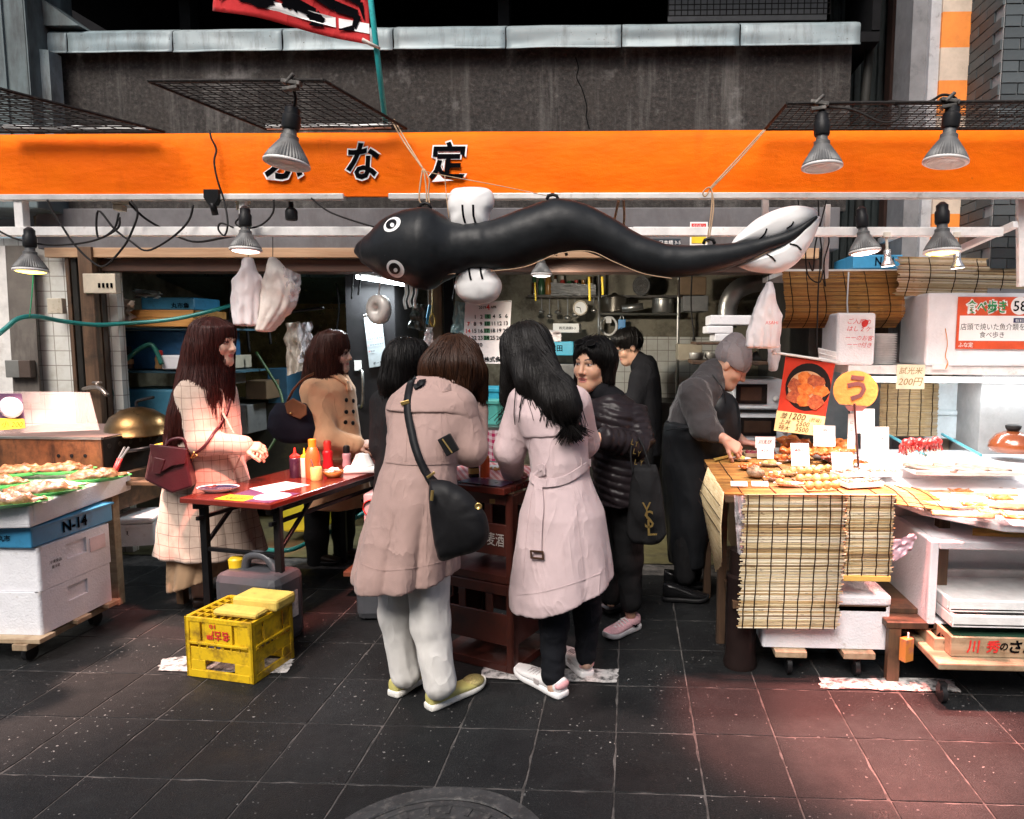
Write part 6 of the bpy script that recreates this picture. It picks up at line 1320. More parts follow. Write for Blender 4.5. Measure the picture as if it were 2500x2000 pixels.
bt(801,1140,1076,26,SQR,CAPR,'waist','red chilli sauce bottle with red cap');bt(847,1138,1088,22,M('shaker_pink',(.62,.30,.32),.3),CAPB,'waist','pink spice shaker with black cap')
t=thing('mustard_jar','small glass jar of mustard with a spoon on the folding table','jar',G(773,1172,ZT));c=G(773,1172,ZT);mb=MB();mb.lathe([(.028,0),(.031,.006),(.031,.066),(.028,.072),(0,.068)],22,Matrix.Translation(c));mb.build('jar',M('mustard_green',(.55,.52,.18),.35,bump=.3),t,smooth=True,auto=50);mb=MB();mb.tube([c+V(-.01,0,.05),c+V(-.028,.0,.115)],.004,6);mb.build('spoon',STEEL,t)
t=thing('wooden_bowl','small brown wooden bowl with disposable chopsticks','bowl',G(815,1165,ZT));c=G(815,1165,ZT);mb=MB();mb.lathe([(.03,0),(.048,.012),(.056,.034),(.053,.036),(.04,.014),(0,.010)],24,Matrix.Translation(c));mb.build('bowl',wood('amber_wood',(.22,.10,.02),(.38,.19,.05),'x',.3),t,smooth=True)
mb=MB();clump(mb,c+V(0,0,.03),None,6,(.03,.03,.012),.016,4);mb.build('towel_rolls',PAPER,t,smooth=True);mb=MB()
for k in range(2):mb.tube([c+V(-.05,-.01+.012*k,.042),c+V(.05,-.02+.012*k,.040)],.0035,5)
mb.build('chopsticks',LWOODX,t)
t=thing('tissue_pack','white tissue pack with a raised tissue on the folding table','tissues',G(890,1150,ZT));c=G(885,1152,ZT);mb=MB();mb.box(c+V(0,0,.016),(.20,.11,.032),Matrix.Rotation(.25,3,'Z'));mb.build('pack',PAPER,t,bevel=.01);mb=MB()
mb.grid(lambda a,b:c+V((a-.5)*(.14-.07*b),.02*math.sin(a*7)*(1-b*.3),.03+.085*b*(1-.25*abs(a-.6))),10,6);mb.build('tissue',PAPER,t,smooth=True,solid=.002)
# ================================================================== yellow crate, sponge, jerrycans, boxes
YC_=M('yellow_crate_plastic',(.72,.46,.012),.4,var=.12,dirt=(.22,.12,.015),ds=9,dlev=.47)
c0,cl,cr=G(620,1672),G(457,1650),G(722,1605);fu=(c0-cl);fw_=fu.length;fu.normalize();fs_=V(-fu.y,fu.x,0);fd=.27;fh=.275
yc=thing('beer_crate','yellow plastic beer crate upside down under the folding table','crate',cl.lerp(c0,.5)+fs_*fd/2)
def crate_face(Mx,w_,h_,fine=True):
  e=.022;r_=[(0,e,0,h_,-.012,0),(w_-e,w_,0,h_,-.012,0),(e,w_-e,0,.035,-.012,0),(e,w_-e,h_-.02,h_,-.012,0),(e,w_-e,h_*.56,h_*.60,-.012,.004)]
  r_+=[(e,w_*.28,.035,.035+.045,-.010,-.003),(w_*.72,w_-e,.035,.08,-.010,-.003),(e,w_-e,.08,h_*.50,-.010,-.004)]
  r_+=[(w_*.30,w_*.70,h_*.60,h_-.02,-.010,-.003),(e,w_*.22,h_*.60,h_-.02,-.010,-.004),(w_*.78,w_-e,h_*.60,h_-.02,-.010,-.004)]
  r_+=[(w_*k-.004,w_*k+.004,h_*.50,h_*.56,-.010,-.002)for k in(.2,.32,.44,.56,.68,.8)]
  return r_
corners=[cl,c0,c0+fs_*fd,cl+fs_*fd]
for i in range(4):
  a,b=corners[i],corners[(i+1)%4];d=(b-a).normalized();Mx=frame(a,d,(0,0,1));mb=MB();facebars(mb,Mx,crate_face(Mx,(b-a).length,fh));mb.build('crate_side',YC_,yc,bevel=.002)
  for k in(.26,.74):mb=MB();w_=(b-a).length;facebars(mb,Mx,[(w_*k-.008,w_*k+.008,fh*.60,fh-.02,-.02,-.011)]);mb.build('inner_rib',YC_,yc)
mb=MB();Mx=frame(cl+V(0,0,fh),fu,fs_)
for k in range(9):facebars(mb,Mx,[(.012+k*(fw_-.03)/8,.018+k*(fw_-.03)/8,.01,fd-.01,-.012,-.002)])
for k in range(7):facebars(mb,Mx,[(.012,fw_-.012,.012+k*(fd-.03)/6,.018+k*(fd-.03)/6,-.012,-.003)])
mb.build('grid_base',YC_,yc)
text('名古屋',REDI,frame(cl+fu*(fw_*.5)+V(0,0,fh*.735),-fu,(0,0,-1)),box=(.12,.045),bold=.03,parent=yc);text('10',REDI,frame(cl+fu*(fw_*.42)+V(0,0,fh*.88),-fu,(0,0,-1)),box=(.03,.02),bold=.02,parent=yc)
SPG=M('yellow_sponge',(.66,.48,.10),.85,bump=.6,bs=120,dirt=(.4,.26,.05),ds=9)
for i,(a0,a1,b0,b1,zz1,lb)in enumerate(((.12,fw_+.0,.03,.115,.03,'front yellow sponge block lying on the yellow crate'),(.14,fw_+.03,.125,.26,.055,'rear yellow sponge block lying on the yellow crate'))):
  mb=MB();q=cl+fu*((a0+a1)/2)+fs_*((b0+b1)/2)+V(0,0,fh+zz1/2+.001);mb.box(q,(a1-a0,b1-b0,zz1),Matrix((fu,fs_,V(0,0,1))).transposed());tag(mb.build('sponge',SPG,None,bevel=.014),lb,'sponge')
def jerry(label,c,w_,d_,h_,rz,cap):
  t=thing('jerrycan',label,'jerrycan',c,None,rz);GJ=M('grey_jerry_plastic',(.06,.062,.07),.4,var=.15)
  pr=[];mb=MB();mb.box((0,0,h_*.42),(w_,d_,h_*.84));mb.build('can_body',GJ,t,bevel=.045,world=False)
  mb=MB();mb.tube(spline([V(-w_*.22,0,h_*.80),V(-w_*.15,0,h_*.98),V(w_*.12,0,h_*.99),V(w_*.30,0,h_*.82)],4),.022,10);mb.build('handle',GJ,t,smooth=True,world=False)
  mb=MB();mb.lathe([(.034,h_*.82),(.036,h_*.93),(.030,h_*.95),(0,h_*.95)],24,Matrix.Translation((-w_*.36,0,0)),rib=((h_*.84,h_*.94),.06));mb.build('cap',cap,t,smooth=True,auto=30,world=False)
  mb=MB();mb.box((w_*.505,0,h_*.45),(.002,d_*.4,h_*.3));mb.build('torn_label',M('torn_white_label',(.5,.5,.5),.7,dirt=(.1,.1,.1),ds=14,dlev=.45),t,world=False)
jerry('grey jerrycan with yellow cap behind the yellow crate',G(640,1560)*1.0,.36,.22,.43,-.2,CAPY);jerry('grey jerrycan without label behind the other one',(-1.30,3.62,0),.30,.2,.38,.1,M('grey_cap',(.25,.25,.25),.5))
PKB=M('pinkish_white_carton',(.60,.46,.47),.75,dirt=(.42,.3,.3),ds=8)
mb=MB();qb=V(-1.32,4.0,0);mb.box(qb+V(0,0,.155),(.6,.4,.03));tag(mb.build('low_board',BWOODX,None,bevel=.004),'low wooden board under the seafood cartons','board')
for k,(lb,zq_,s1)in enumerate((('lower white seafood carton with red characters under the table',.175,'紅鮭'),('upper white seafood carton with a red shrimp print under the table',.40,'えび'))):
  t=thing('seafood_carton',lb,'carton',qb+V(0,0,zq_));mb=MB();mb.box(qb+V(.0,0,zq_+.105),(.38,.3,.21));mb.build('carton',PKB,t,bevel=.006)
  text(s1,REDI,frame(qb+V(-.06,-.153,zq_+.11),(1,0,0),(0,0,1)),box=(.14,.07),bold=.02,parent=t);text('ロシア産' if not k else '冷凍むき',INK if k else REDI,frame(qb+V(.04,-.153,zq_+.03),(1,0,0),(0,0,1)),box=(.14,.03),parent=t)
  if k:mb=MB();mb.tube(spline([qb+V(-.16+.05*math.cos(a)+.02,-.153,zq_+.13+.05*math.sin(a))for a in(0,.8,1.6,2.4,3.2,4.0)],3),[.003+.011*math.sin(math.pi*(i+1)/18)for i in range(16)],6,flat=.3);mb.build('shrimp_print',REDI,t)
# ================================================================== centre table on beer crates
CB=M('brown_crate_plastic',(.050,.010,.006),.42,var=.2,dirt=(.015,.006,.005),ds=6);k0=G(1255,1650);eL=(G(1100,1610)-k0);eL.z=0;eL.normalize();eR=V(eL.y,-eL.x,0)
if eR.y<0:eR=-eR
wL,wR,hC=.42,.36,.408
for lv,lb in((0,'lower brown beer crate standing on the paving'),(1,'upper brown beer crate supporting the small table')):
  t=thing('beer_crate',lb,'crate',k0+(eL*wL+eR*wR)/2+V(0,0,lv*(hC+.004)));zb_=V(0,0,lv*(hC+.004))
  cn=[k0+eL*wL+zb_,k0+zb_,k0+eR*wR+zb_,k0+eR*wR+eL*wL+zb_]
  for i in range(4):
    a,b=cn[i],cn[(i+1)%4];w_=(b-a).length;d=(b-a).normalized();Mx=frame(a,d,(0,0,1));e=.04;mb=MB()
    R_=[(0,e,0,hC,-.02,0),(w_-e,w_,0,hC,-.02,0),(e,w_-e,0,.035,-.015,0),(e,w_-e,.125,.27,-.013,-.004),(e,w_-e,hC-.05,hC,-.015,0)]+[(w_*q-.02,w_*q+.02,.27,hC-.05,-.013,-.004)for q in(.32,.68)]
    facebars(mb,Mx,R_);mb.build('crate_side',CB,t,bevel=.004)
  mb=MB();mb.hexa([q+V(0,0,.03)for q in cn]+[q+V(0,0,.036)for q in cn]);mb.build('crate_floor',CB,t)
  if lv:text('麦酒',M('grey_print',(.35,.32,.3),.6),frame(k0+eL*(wL*.22)+zb_+V(0,0,.2),-eL,(0,0,1)),box=(.09,.06),parent=t)
ZC=2*hC+.012;q0=G(1230,1194,ZC+.03);TA,TB_=.62,.55
ct=thing('small_table','dark lacquered table top resting on brown beer crates between the women','table',q0+(eL*TA+eR*TB_)/2);cp_=[q0+eL*TA,q0,q0+eR*TB_,q0+eR*TB_+eL*TA]
mb=MB();mb.hexa([V(q.x,q.y,ZC)for q in cp_]+[V(q.x,q.y,ZC+.03)for q in cp_]);mb.build('tabletop',LAC_,ct,bevel=.004);ZC+=.03
mb=MB();mb.box(q0+eL*.06+V(0,-.002,-.06),(.024,.002,.02));mb.build('brass_plate',BRASS,ct)
def mk_ging(name,a,b,s):
  n=NT(name);x,y,z=n.sep();f=lambda v:n.math('GREATER_THAN',n.math('FRACT',n.math('DIVIDE',v,s)),.5)
  n.col(n.mix(n.math('MULTIPLY',n.math('ADD',f(n.math('ADD',x,n.math('MULTIPLY',y,.4))),f(n.math('ADD',z,y))),.5),a,b));n.set(Roughness=.5);return n.m
GING=mk_ging('red_gingham',(.78,.62,.62),(.55,.02,.04),.03)
sheet('gingham_mat','red checked mat on the small table','mat',[V(q.x,q.y,ZC+.0012)for q in(q0+eL*.5+eR*.06,q0+eL*.05+eR*.06,q0+eL*.05+eR*.5,q0+eL*.5+eR*.5)],GING)
mn=sheet('menu_card','dark printed menu lying at the corner of the small table','menu',[V(q.x,q.y,ZC+.0030)for q in(q0+eL*.26+eR*.02,q0+eL*.03+eR*.02,q0+eL*.03+eR*.13,q0+eL*.26+eR*.13)],MATS['menu_violet'])
bt(1157,1166,1112,27,CAPB,CAPB,'waist','dark soy sauce bottle on the small table',(.2,.45,M('amber_label',(.5,.3,.08),.5)),z=ZC);bt(1184,1166,1095,24,SQO,CAPO,'cone','orange sauce squeeze bottle on the small table',z=ZC)
t=plate('small plate of fried food beside the orange squeeze bottle',G(1212,1146,ZC),.055,.045,0,PLW,None,.014);c=G(1212,1146,ZC+.014);mb=MB();clump(mb,c,None,9,(.03,.02,.012),.012,9);mb.build('fried_food',mk_food('fried_crumb',(.25,.10,.03),(.55,.28,.08),(.7,.45,.2)),t,smooth=True)
# ================================================================== bags
mbag=thing('handbag','maroon leather handbag with flap at the hip of the checked coat','handbag',P(405,1200,3.40));BURG=M('burgundy_leather',(.055,.010,.014),.38,var=.15,bump=.3,bs=110)
Yh=YA-.30
def hb(x,y,d=0.0):return P(x,y,Yh+d)
fr_=[hb(368,1092),hb(452,1102),hb(470,1190),hb(420,1206),hb(352,1172)];bk=[hb(376,1084,.13),hb(462,1092,.13),hb(484,1178,.15),hb(430,1196,.15),hb(360,1162,.15)]
mb=MB();n=5;mb.add(fr_+bk,[(4,3,2,1,0),(5,6,7,8,9)]+[(i,(i+1)%n,n+(i+1)%n,n+i)for i in range(n)]);mb.build('bag_body',BURG,mbag,bevel=.012)
mb=MB();mb.slab([hb(366,1084,-.006),hb(458,1096,-.006),hb(452,1132,-.008),hb(420,1138,-.01),hb(396,1152,-.01),hb(372,1130,-.008)],(0,-.006,0));flp=mb.build('flap',BURG,mbag,bevel=.003);mb=MB();mb.slab([hb(378,1116,-.014),hb(404,1122,-.014),hb(392,1158,-.014),hb(372,1154,-.014)],(0,-.005,0));mb.build('flap_tab',BURG,flp,bevel=.003)
mb=MB();mb.tube(spline([hb(404,1092,.05),hb(418,1074,.05),hb(446,1072,.06),hb(458,1098,.07)],6),.008,8,flat=1.0);mb.build('handle',BURG,mbag,smooth=True)
mb=MB();strip(mb,tree(bpy.data.objects['coat'].data),[P(478,1105,3.4),P(500,1088,3.4),P(528,1050,3.4),P(552,1010,3.4),P(560,975,3.4)],.014,.003,.004,toward=CAMP);mb.build('shoulder_strap',BURG,mbag,smooth=True);mb=MB();mb.tube(spline([hb(404,1095,.12),hb(410,1060,.14),hb(418,1000,.16),hb(430,960,.18)],6),.006,6);mb.build('shoulder_strap',BURG,mbag,smooth=True)
mb=MB();mb.tube([hb(466,1118,.08),hb(474,1104,.07),hb(482,1112,.07),hb(470,1120,.08)],.004,6);mb.build('ring_clasp',M('gold_metal',(.75,.52,.18),.3,.9),mbag)
GOLD=MATS['gold_metal']
sb=thing('shoulder_bag','black nylon shoulder bag with gold zip on the mauve coat','bag',P(1130,1360,2.50));NYL=M('black_nylon',(.008,.008,.009),.55,var=.3,bump=.35,bs=26)
Yb=2.50
pillow([(1050,1172),(1076,1172),(1102,1178),(1142,1202),(1168,1232),(1188,1263),(1193,1312),(1169,1343),(1120,1358),(1077,1369),(1064,1340),(1058,1310),(1050,1250),(1047,1208)],Yb,.05,'bag_body',NYL,sb)
wl=thing('wallet','black leather wallet tucked under the arm of the mauve coat','wallet',P(1095,1088,2.62));mb=MB();mb.box(P(1095,1086,2.66),(.055,.02,.075),Matrix.Rotation(-.5,3,'Y'));mb.build('wallet_body',M('black_leather',(.010,.010,.011),.4),wl,bevel=.004);mb=MB();mb.tube([P(1080,1072,2.645),P(1104,1106,2.645)],.003,6);mb.build('zip',GOLD,wl)
dbv=tree(bpy.data.objects['coat.003'].data if 'coat.003' in bpy.data.objects else rd.children[1].data)
mb=MB();strip(mb,dbv,[P(1022,905,2.8),P(1004,945,2.7),P(998,1000,2.7),P(1012,1080,2.6),P(1032,1140,2.5),P(1056,1185,2.5)],.030,.010,.004,toward=CAMP);sp_=mb.build('strap',NYL,sb,smooth=True)
mb=MB();q_=P(1050,1165,2.545);mb.tube([P(1040,1152,2.56),P(1075,1185,2.53),P(1098,1178,2.53)],.016,8,flat=.3);mb.build('strap_end',NYL,sb,smooth=True)
mb=MB();q_,n_=dbv.ray_cast(CAMP,ray(995,988))[:2];mb.box(q_+n_*.018,(.036,.006,.016),Matrix.Rotation(-.3,3,'Y'));mb.build('strap_buckle',GOLD,sb,bevel=.002)
mb=MB();mb.box(P(1052,1160,2.53),(.036,.006,.01),Matrix.Rotation(-.6,3,'Y'));mb.build('strap_ring',GOLD,sb,bevel=.002);mb=MB();mb.tube([P(1056,1198,2.44),P(1054,1222,2.44)],.006,6);mb.build('zip_puller',GOLD,sb)
mb=MB();mb.lathe([(.013,0),(.013,.003),(.009,.004),(.009,.001)],16,frame(P(1168,1236,2.435),(1,0,0),(0,0,1)));mb.build('round_emblem',GOLD,sb,smooth=True)
nb=thing('nylon_tote','navy nylon bag with brown leather flap on the camel coat','bag',P(710,1070,YB_-.3));NAVN=M('navy_nylon',(.012,.012,.022),.6,var=.2,bump=.3,bs=20);TAN=M('tan_leather',(.20,.075,.028),.5,bump=.3)
Yn=YB_-.26
soft('bag_body',[loft([(P(712,985,Yn),.09,.05),(P(710,1010,Yn),.13,.065),(P(712,1045,Yn),.155,.07),(P(718,1068,Yn),.13,.065),(P(722,1080,Yn),.08,.05)])],NAVN,nb,.008,.004)
mb=MB();mb.slab([P(694,985,Yn-.085),P(715,972,Yn-.085),P(748,990,Yn-.085),P(748,1012,Yn-.09),P(732,1024,Yn-.09),P(700,1010,Yn-.09)],(0,.012,0));fl_=mb.build('flap',TAN,nb,bevel=.004);mb=MB();mb.ball(P(710,1009,Yn-.095),.008,n=10,m=6);mb.build('snap_button',GOLD,fl_,smooth=True)
mb=MB();mb.tube(spline([P(702,980,Yn-.02),P(718,950,Yn-.04),P(742,925,Yn-.0),P(766,912,Yn+.06)],5),.010,8,flat=.5);mb.build('strap',TAN,nb,smooth=True)
tt=thing('tote_bag','black fabric tote with gold monogram hanging from the puffer sleeve','bag',P(1575,1330,YP-.22));Yt=YP-.24
mb=MB();mb.grid(lambda a,b:P(1550+52*a+(a-.45)*46*b**.6,1140+190*b-26*b*(2*a-1)**4,Yt)+V(0,-.035*math.sin(math.pi*a)*math.sin(math.pi*min(1,b+.15))+.012*noise.noise(V(a*4,b*4,1)),0),16,16);mb.build('front_panel',BLKC,tt,smooth=True,solid=.004)
mb=MB();mb.grid(lambda a,b:P(1550+52*a+(a-.45)*46*b**.6,1140+190*b-26*b*(2*a-1)**4,Yt)+V(0,.06+.035*math.sin(math.pi*a)*math.sin(math.pi*b),0),12,12);mb.build('back_panel',BLKC,tt,smooth=True,solid=.004)
mb=MB();mb.tube(spline([P(1545,1155,Yt),P(1540,1105,Yt+.02),P(1552,1070,Yt+.10),P(1570,1090,Yt+.04),P(1590,1155,Yt)],6),.012,8,flat=.4);mb.build('strap',BLKC,tt,smooth=True)
for s_,dx,dy,hh in(('Y',-4,-22,40),('S',2,0,44),('L',9,20,40)):text(s_,GOLD,frame(P(1583+dx,1268+dy,Yt-.042),(1,0,.05),(0,0,1)),box=(sz(22,Yt),sz(hh,Yt)),parent=tt,name='gold_monogram')
for i,(x,y)in enumerate(((1545,1080),(1554,1084),(1550,1102),(1560,1108),(1553,1128),(1566,1130))):text('Y' if i%2 else 'L',GOLD,frame(P(x,y,Yt-.03),(1,0,-.2),(0,0,1)),box=(sz(7,Yt),sz(13,Yt)),parent=tt,name='gold_charm')
# ================================================================== right stall
def mk_reed(name,a,b,c,stain):
  n=NT(name);g=n.noise(1,5,.75,sc=(7,7,190),dist=.3);g2=n.noise(1,3,.6,sc=(30,30,160))
  k=n.ramp(g,[(.28,a),(.5,b),(.72,c)]);k=n.mix(n.ramp(g2,[(.62,0.0),(.70,.8)]),k,(.10,.05,.02));k=n.mix(n.ramp(n.noise(3.2,4,.6),[(.60,0.0),(.75,.75)]),k,stain)
  n.col(k);n.set(Roughness=.6);n.bump(g2,.3,.002);return n.m
REED=mk_reed('straw_reed',(.34,.22,.09),(.60,.47,.27),(.74,.64,.44),(.30,.16,.05));REEDO=mk_reed('amber_reed',(.26,.10,.02),(.42,.20,.045),(.54,.31,.09),(.24,.10,.03));REEDB=mk_reed('brown_reed',(.16,.10,.045),(.30,.21,.10),(.42,.32,.18),(.10,.06,.03))
REEDO2=mk_reed('deep_amber_reed',(.12,.045,.01),(.24,.10,.022),(.38,.19,.05),(.1,.04,.01));REEDL=mk_reed('pale_reed',(.60,.50,.33),(.76,.67,.50),(.82,.75,.60),(.5,.36,.18));REEDM=mk_reed('ochre_reed',(.28,.16,.06),(.46,.30,.13),(.60,.44,.22),(.2,.1,.03));REEDD=mk_reed('dark_reed',(.10,.055,.02),(.24,.14,.06),(.5,.36,.2),(.08,.04,.02))
STR=M('dark_string',(.020,.010,.007),.8)
def blind(label,path,u,mat,strings,sp=.0062,r=.0030,jag=.012,name='reed_blind',seed=0,cat='reed blind',batten=None):
  """reeds parallel to u, strung along a path; strings: fractions of the width"""
  path=spline(path,8);u=V(u);t=thing(name,label,cat,path[0]+u/2);rng=random.Random(seed);mb=MB();L_=[0.0]
  for i in range(1,len(path)):L_.append(L_[-1]+(path[i]-path[i-1]).length)
  def at_(s):
    for i in range(1,len(path)):
      if L_[i]>=s:k=(s-L_[i-1])/max(L_[i]-L_[i-1],1e-6);return path[i-1].lerp(path[i],k)
    return path[-1]
  s=0.0;un=u.normalized()
  while s<L_[-1]:
    p=at_(s);a=p+un*rng.uniform(-jag,jag*.6);b=p+u+un*rng.uniform(-jag*.6,jag);w_=V(rng.uniform(-.0006,.0006),rng.uniform(-.0016,.0016),rng.uniform(-.001,.001));mb.tube([a,a.lerp(b,.5)+w_,b],r*rng.uniform(.75,1.1),5,mi=rng.choice((0,0,0,1,1,2,3)));s+=sp
  o=mb.build('reeds',[mat,REEDL,REEDM,REEDD]if mat is REED else([mat,REEDO2,mat,REEDO2]if mat is REEDO else mat),t,smooth=True);o['kind']='stuff'
  for f in strings:
    mb=MB();pts=[at_(L_[-1]*k/14)+u*f+un*rng.uniform(-.002,.002)for k in range(15)]
    nrm=un.cross((path[-1]-path[0]).normalized());
    if nrm.y>0:nrm=-nrm
    mb.tube([q+nrm*(r+.0012)for q in pts],.0026,4);mb.tube([q-nrm*(r+.0012)for q in pts],.0015,4);mb.build('string',STR,t)
  if batten:mb=MB();q=path[-1];mb.box(q+u/2-V(0,0,.012),(u.length,.012,.026));mb.build('bottom_batten',batten,t,bevel=.003)
  return t
ZS=.835;yF=3.0
st=thing('stall_table','stall counter table draped with reed mats on the right','table',(.9,3.5,0));xA,xB=P(1772,1200,yF).x,P(2190,1205,yF).x
mb=MB();mb.span((xA,yF,ZS-.04),(xB,4.02,ZS-.012));mb.build('tabletop',BWOODX,st)
for x in(xA+.02,xB-.06):
  for y in(yF+.34,3.95):mb=MB();mb.span((x,y,0),(x+.04,y+.04,ZS-.041));mb.build('leg',DWOOD,st)
mb=MB();mb.span((xA+.05,yF+.04,.30),(xB,3.9,.33));mb.build('lower_shelf',BWOODX,st)
# reed mat over the counter top, then the hanging blinds
blind('amber reed mat covering the stall counter',[V(xA,4.0,ZS-.004),V(xA,3.5,ZS-.006),V(xA,yF+.01,ZS-.006)],V(xB-xA,0,0),REEDO,(.1,.3,.5,.7,.9),.0075,.0036,.004,'reed_mat',3,'reed mat')
a,b=P(1817,1208,yF-.02),P(2066,1208,yF-.02)
blind('long straw reed blind hanging in front of the stall',[a,a+V(-.004,-.006,-.3),V(a.x-.012,a.y,P(1817,1535,yF-.02).z)],b-a,REED,(.04,.15,.29,.44,.58,.72,.85,.96),.0067,.003,.012,seed=5)
a2,b2=P(2067,1208,yF-.008),P(2184,1208,yF-.008)
blind('shorter reed blind with yellow batten beside the long blind',[a2,V(a2.x,a2.y,P(2067,1404,yF).z)],b2-a2,REED,(.08,.38,.68,.94),.0067,.003,.01,seed=6,batten=M('yellow_bamboo',(.62,.40,.10),.5))
q=V(xA-.004,yF+.02,ZS-.01);mb=None
t=thing('side_mat','reed mat hanging down the left side of the stall counter','reed mat',q);mb=MB();rng=random.Random(4)
for k in range(130):
  f=k/129;y=yF+.02+f*.62;ln=.30-.62*abs(f-.22)*.42+rng.uniform(-.012,.012);ln=max(ln,.06);mb.tube([V(xA-.006+rng.uniform(-.002,.002),y,ZS-.004),V(xA-.016-.03*f,y,ZS-.15),V(xA-.012-.03*f,y-.02,ZS-.01-ln*1.25)],.0032,5)
o=mb.build('reeds',REED,t,smooth=True);o['kind']='stuff'
for zz_ in(.06,.12,.18):mb=MB();mb.tube([V(xA-.022-.03*f,yF+.02+f*.6,ZS-zz_)for f in(0,.25,.5,.75,1)],.002,4);mb.build('string',STR,t)
# under the stall
t=foam_box('white foam chest on casters below the long reed blind',(P(1997,1600,3.15).x,3.25,.125),(.56,.42,.245),0,FOAMD,groove=False)
t=thing('caster_board','plank board on casters carrying the foam chest','dolly',(P(1997,1600,3.15).x,3.17,0));cx=P(1997,1600,3.15).x
for dx in(-.16,.14):mb=MB();mb.box((cx+dx,3.23,.108),(.14,.46,.028));mb.build('plank',LWOODY,t,bevel=.003)
for dx,dy in((-.16,-.18),(.14,-.18),(-.16,.18),(.14,.18)):
  mb=MB();q=V(cx+dx,3.23+dy,.042);mb.lathe([(.02,-.012),(.042,-.010),(.042,.010),(.02,.012)],18,frame(q,(0,1,0),(0,0,1)));mb.box(q+V(0,0,.035),(.03,.035,.036));mb.build('caster',BLACKP,t,smooth=True,auto=40)
mb=MB();c=G(1785,1560);mb.lathe([(.075,.0),(.078,.02),(.070,.05),(.070,.40),(.074,.41),(.074,.43),(.06,.44),(.06,.55),(0,.55)],28,Matrix.Translation((c.x,3.12,0)));tag(mb.build('flue_pipe',M('dark_brown_enamel',(.022,.014,.013),.35,.3),None,smooth=True,auto=40),'dark brown metal cylinder standing left of the long blind','cylinder')
PLS=NT('clear_plastic_film');PLS.col((.85,.80,.84));PLS.set(Roughness=.15,Alpha=.38);PLS.bump(PLS.noise(22,5),1.0,.03);PLS=PLS.m
def film(label,pts,th=.02,name='plastic_film',cat='plastic film',mat=None,seed=0):
  a,b,c,d=map(V,pts);mb=MB();mb.grid(lambda u,v:a.lerp(b,u).lerp(d.lerp(c,u),v)+V(0,1,0)*(th*noise.noise(V(u*5,v*5,seed))),14,14);return tag(mb.build(name,mat or PLS,None,smooth=True),label,cat)
film('crinkled plastic film at the left edge of the long blind',[P(1792,1210,2.99),P(1822,1212,2.99),P(1818,1362,2.99),P(1800,1350,2.99)])
film('pinkish crinkled plastic sticking out right of the short blind',[P(2180,1320,3.0),P(2240,1300,3.0),P(2225,1345,3.0),P(2178,1375,3.0)],mat=M('pink_film',(.55,.36,.42),.25,bump=.8,bs=30))
# dark bench with carton
bn=thing('wooden_bench','dark worn wooden bench between the foam chest and open foam box','bench',G(2200,1660));bz=P(2190,1515,3.0).z
mb=MB();mb.span((P(2166,1510,2.98).x,2.98,bz-.03),(P(2330,1510,3.0).x,3.5,bz));mb.build('seat',DWOOD,bn,bevel=.004)
for x0,x1,y in((2168,2198,2.985),(2168,2198,3.42)):mb=MB();mb.span((P(x0,1600,y).x,y,0),(P(x1,1600,y).x,y+.04,bz-.031));mb.build('leg',BWOODZ,bn,bevel=.003)
mb=MB();mb.span((P(2040,1480,3.1).x,3.08,P(2100,1484,3.08).z-.02),(P(2262,1480,3.08).x,3.5,P(2100,1484,3.08).z));mb.build('upper_board',DWOOD,bn)
t=thing('juice_carton','small orange drink carton hanging under the dark bench','carton',P(2213,1620,2.96));mb=MB();a=P(2213,1585,2.97);mb.box(a,(.05,.035,sz(58,2.97)),Matrix.Rotation(.5,3,'Z'));mb.build('carton',M('orange_carton',(.50,.20,.04),.5,dirt=(.25,.08,.12),ds=18,dlev=.5),t,bevel=.002);mb=MB();mb.tube([a+V(.005,0,.05),a+V(.005,0,.075)],.004,6);mb.build('straw',PAPER,t)
# open foam box with trays
YO=2.98;xa,xb,za,zc_=P(2270,1400,YO).x,P(2270,1400,YO).x+.86,P(2275,1538,YO).z,P(2275,1322,YO).z;dpo=.46;w_=.035
ob=thing('open_foam_box','large white foam box lying on its side with its opening to the street','foam box',((xa+xb)/2,YO+dpo/2,za))
for nm,p,q in(('side_wall',(xa,YO,za),(xa+w_,YO+dpo,zc_)),('side_wall',(xb-w_,YO,za),(xb,YO+dpo,zc_)),('top_wall',(xa+w_+.001,YO,zc_-w_),(xb-w_-.001,YO+dpo,zc_)),('bottom_wall',(xa+w_+.001,YO,za),(xb-w_-.001,YO+dpo,za+w_)),('back_wall',(xa+w_+.001,YO+dpo-.03,za+w_+.001),(xb-w_-.001,YO+dpo,zc_-w_-.001))):mb=MB();mb.span(p,q);mb.build(nm,FOAMD if nm!='back_wall' else FOAM,ob,bevel=.006)
for k,lb in((0,'lower white plastic tray inside the open foam box'),(1,'upper white perforated tray inside the open foam box')):
  t=thing('white_tray',lb,'tray',(xa+.42,YO+.18,za+.05+k*.055));z0=za+w_+.002+k*.055+.02;x0,x1,y0,y1=xa+.06,xb-.06,YO-.10+k*.03,YO+.36;mb=MB();mb.span((x0,y0,z0),(x1,y1,z0+.012));mb.build('tray_floor',PLW,t)
  for p,q in(((x0,y0,z0),(x1,y0+.02,z0+.05)),((x0,y1-.02,z0),(x1,y1,z0+.05)),((x0,y0+.021,z0),(x0+.02,y1-.021,z0+.05)),((x1-.02,y0+.021,z0),(x1,y1-.021,z0+.05))):mb=MB();mb.span(p,q);mb.build('tray_rim',PLW,t,bevel=.006)
sheet('wooden_lath','long yellowish lettered lath lying on top of the open foam box','lath',[V(xa+.22,YO+.10,zc_+.001),V(xb,YO+.03,zc_+.001),V(xb,YO+.10,zc_+.001),V(xa+.26,YO+.18,zc_+.001)],MATS['yellow_bamboo'],.014)
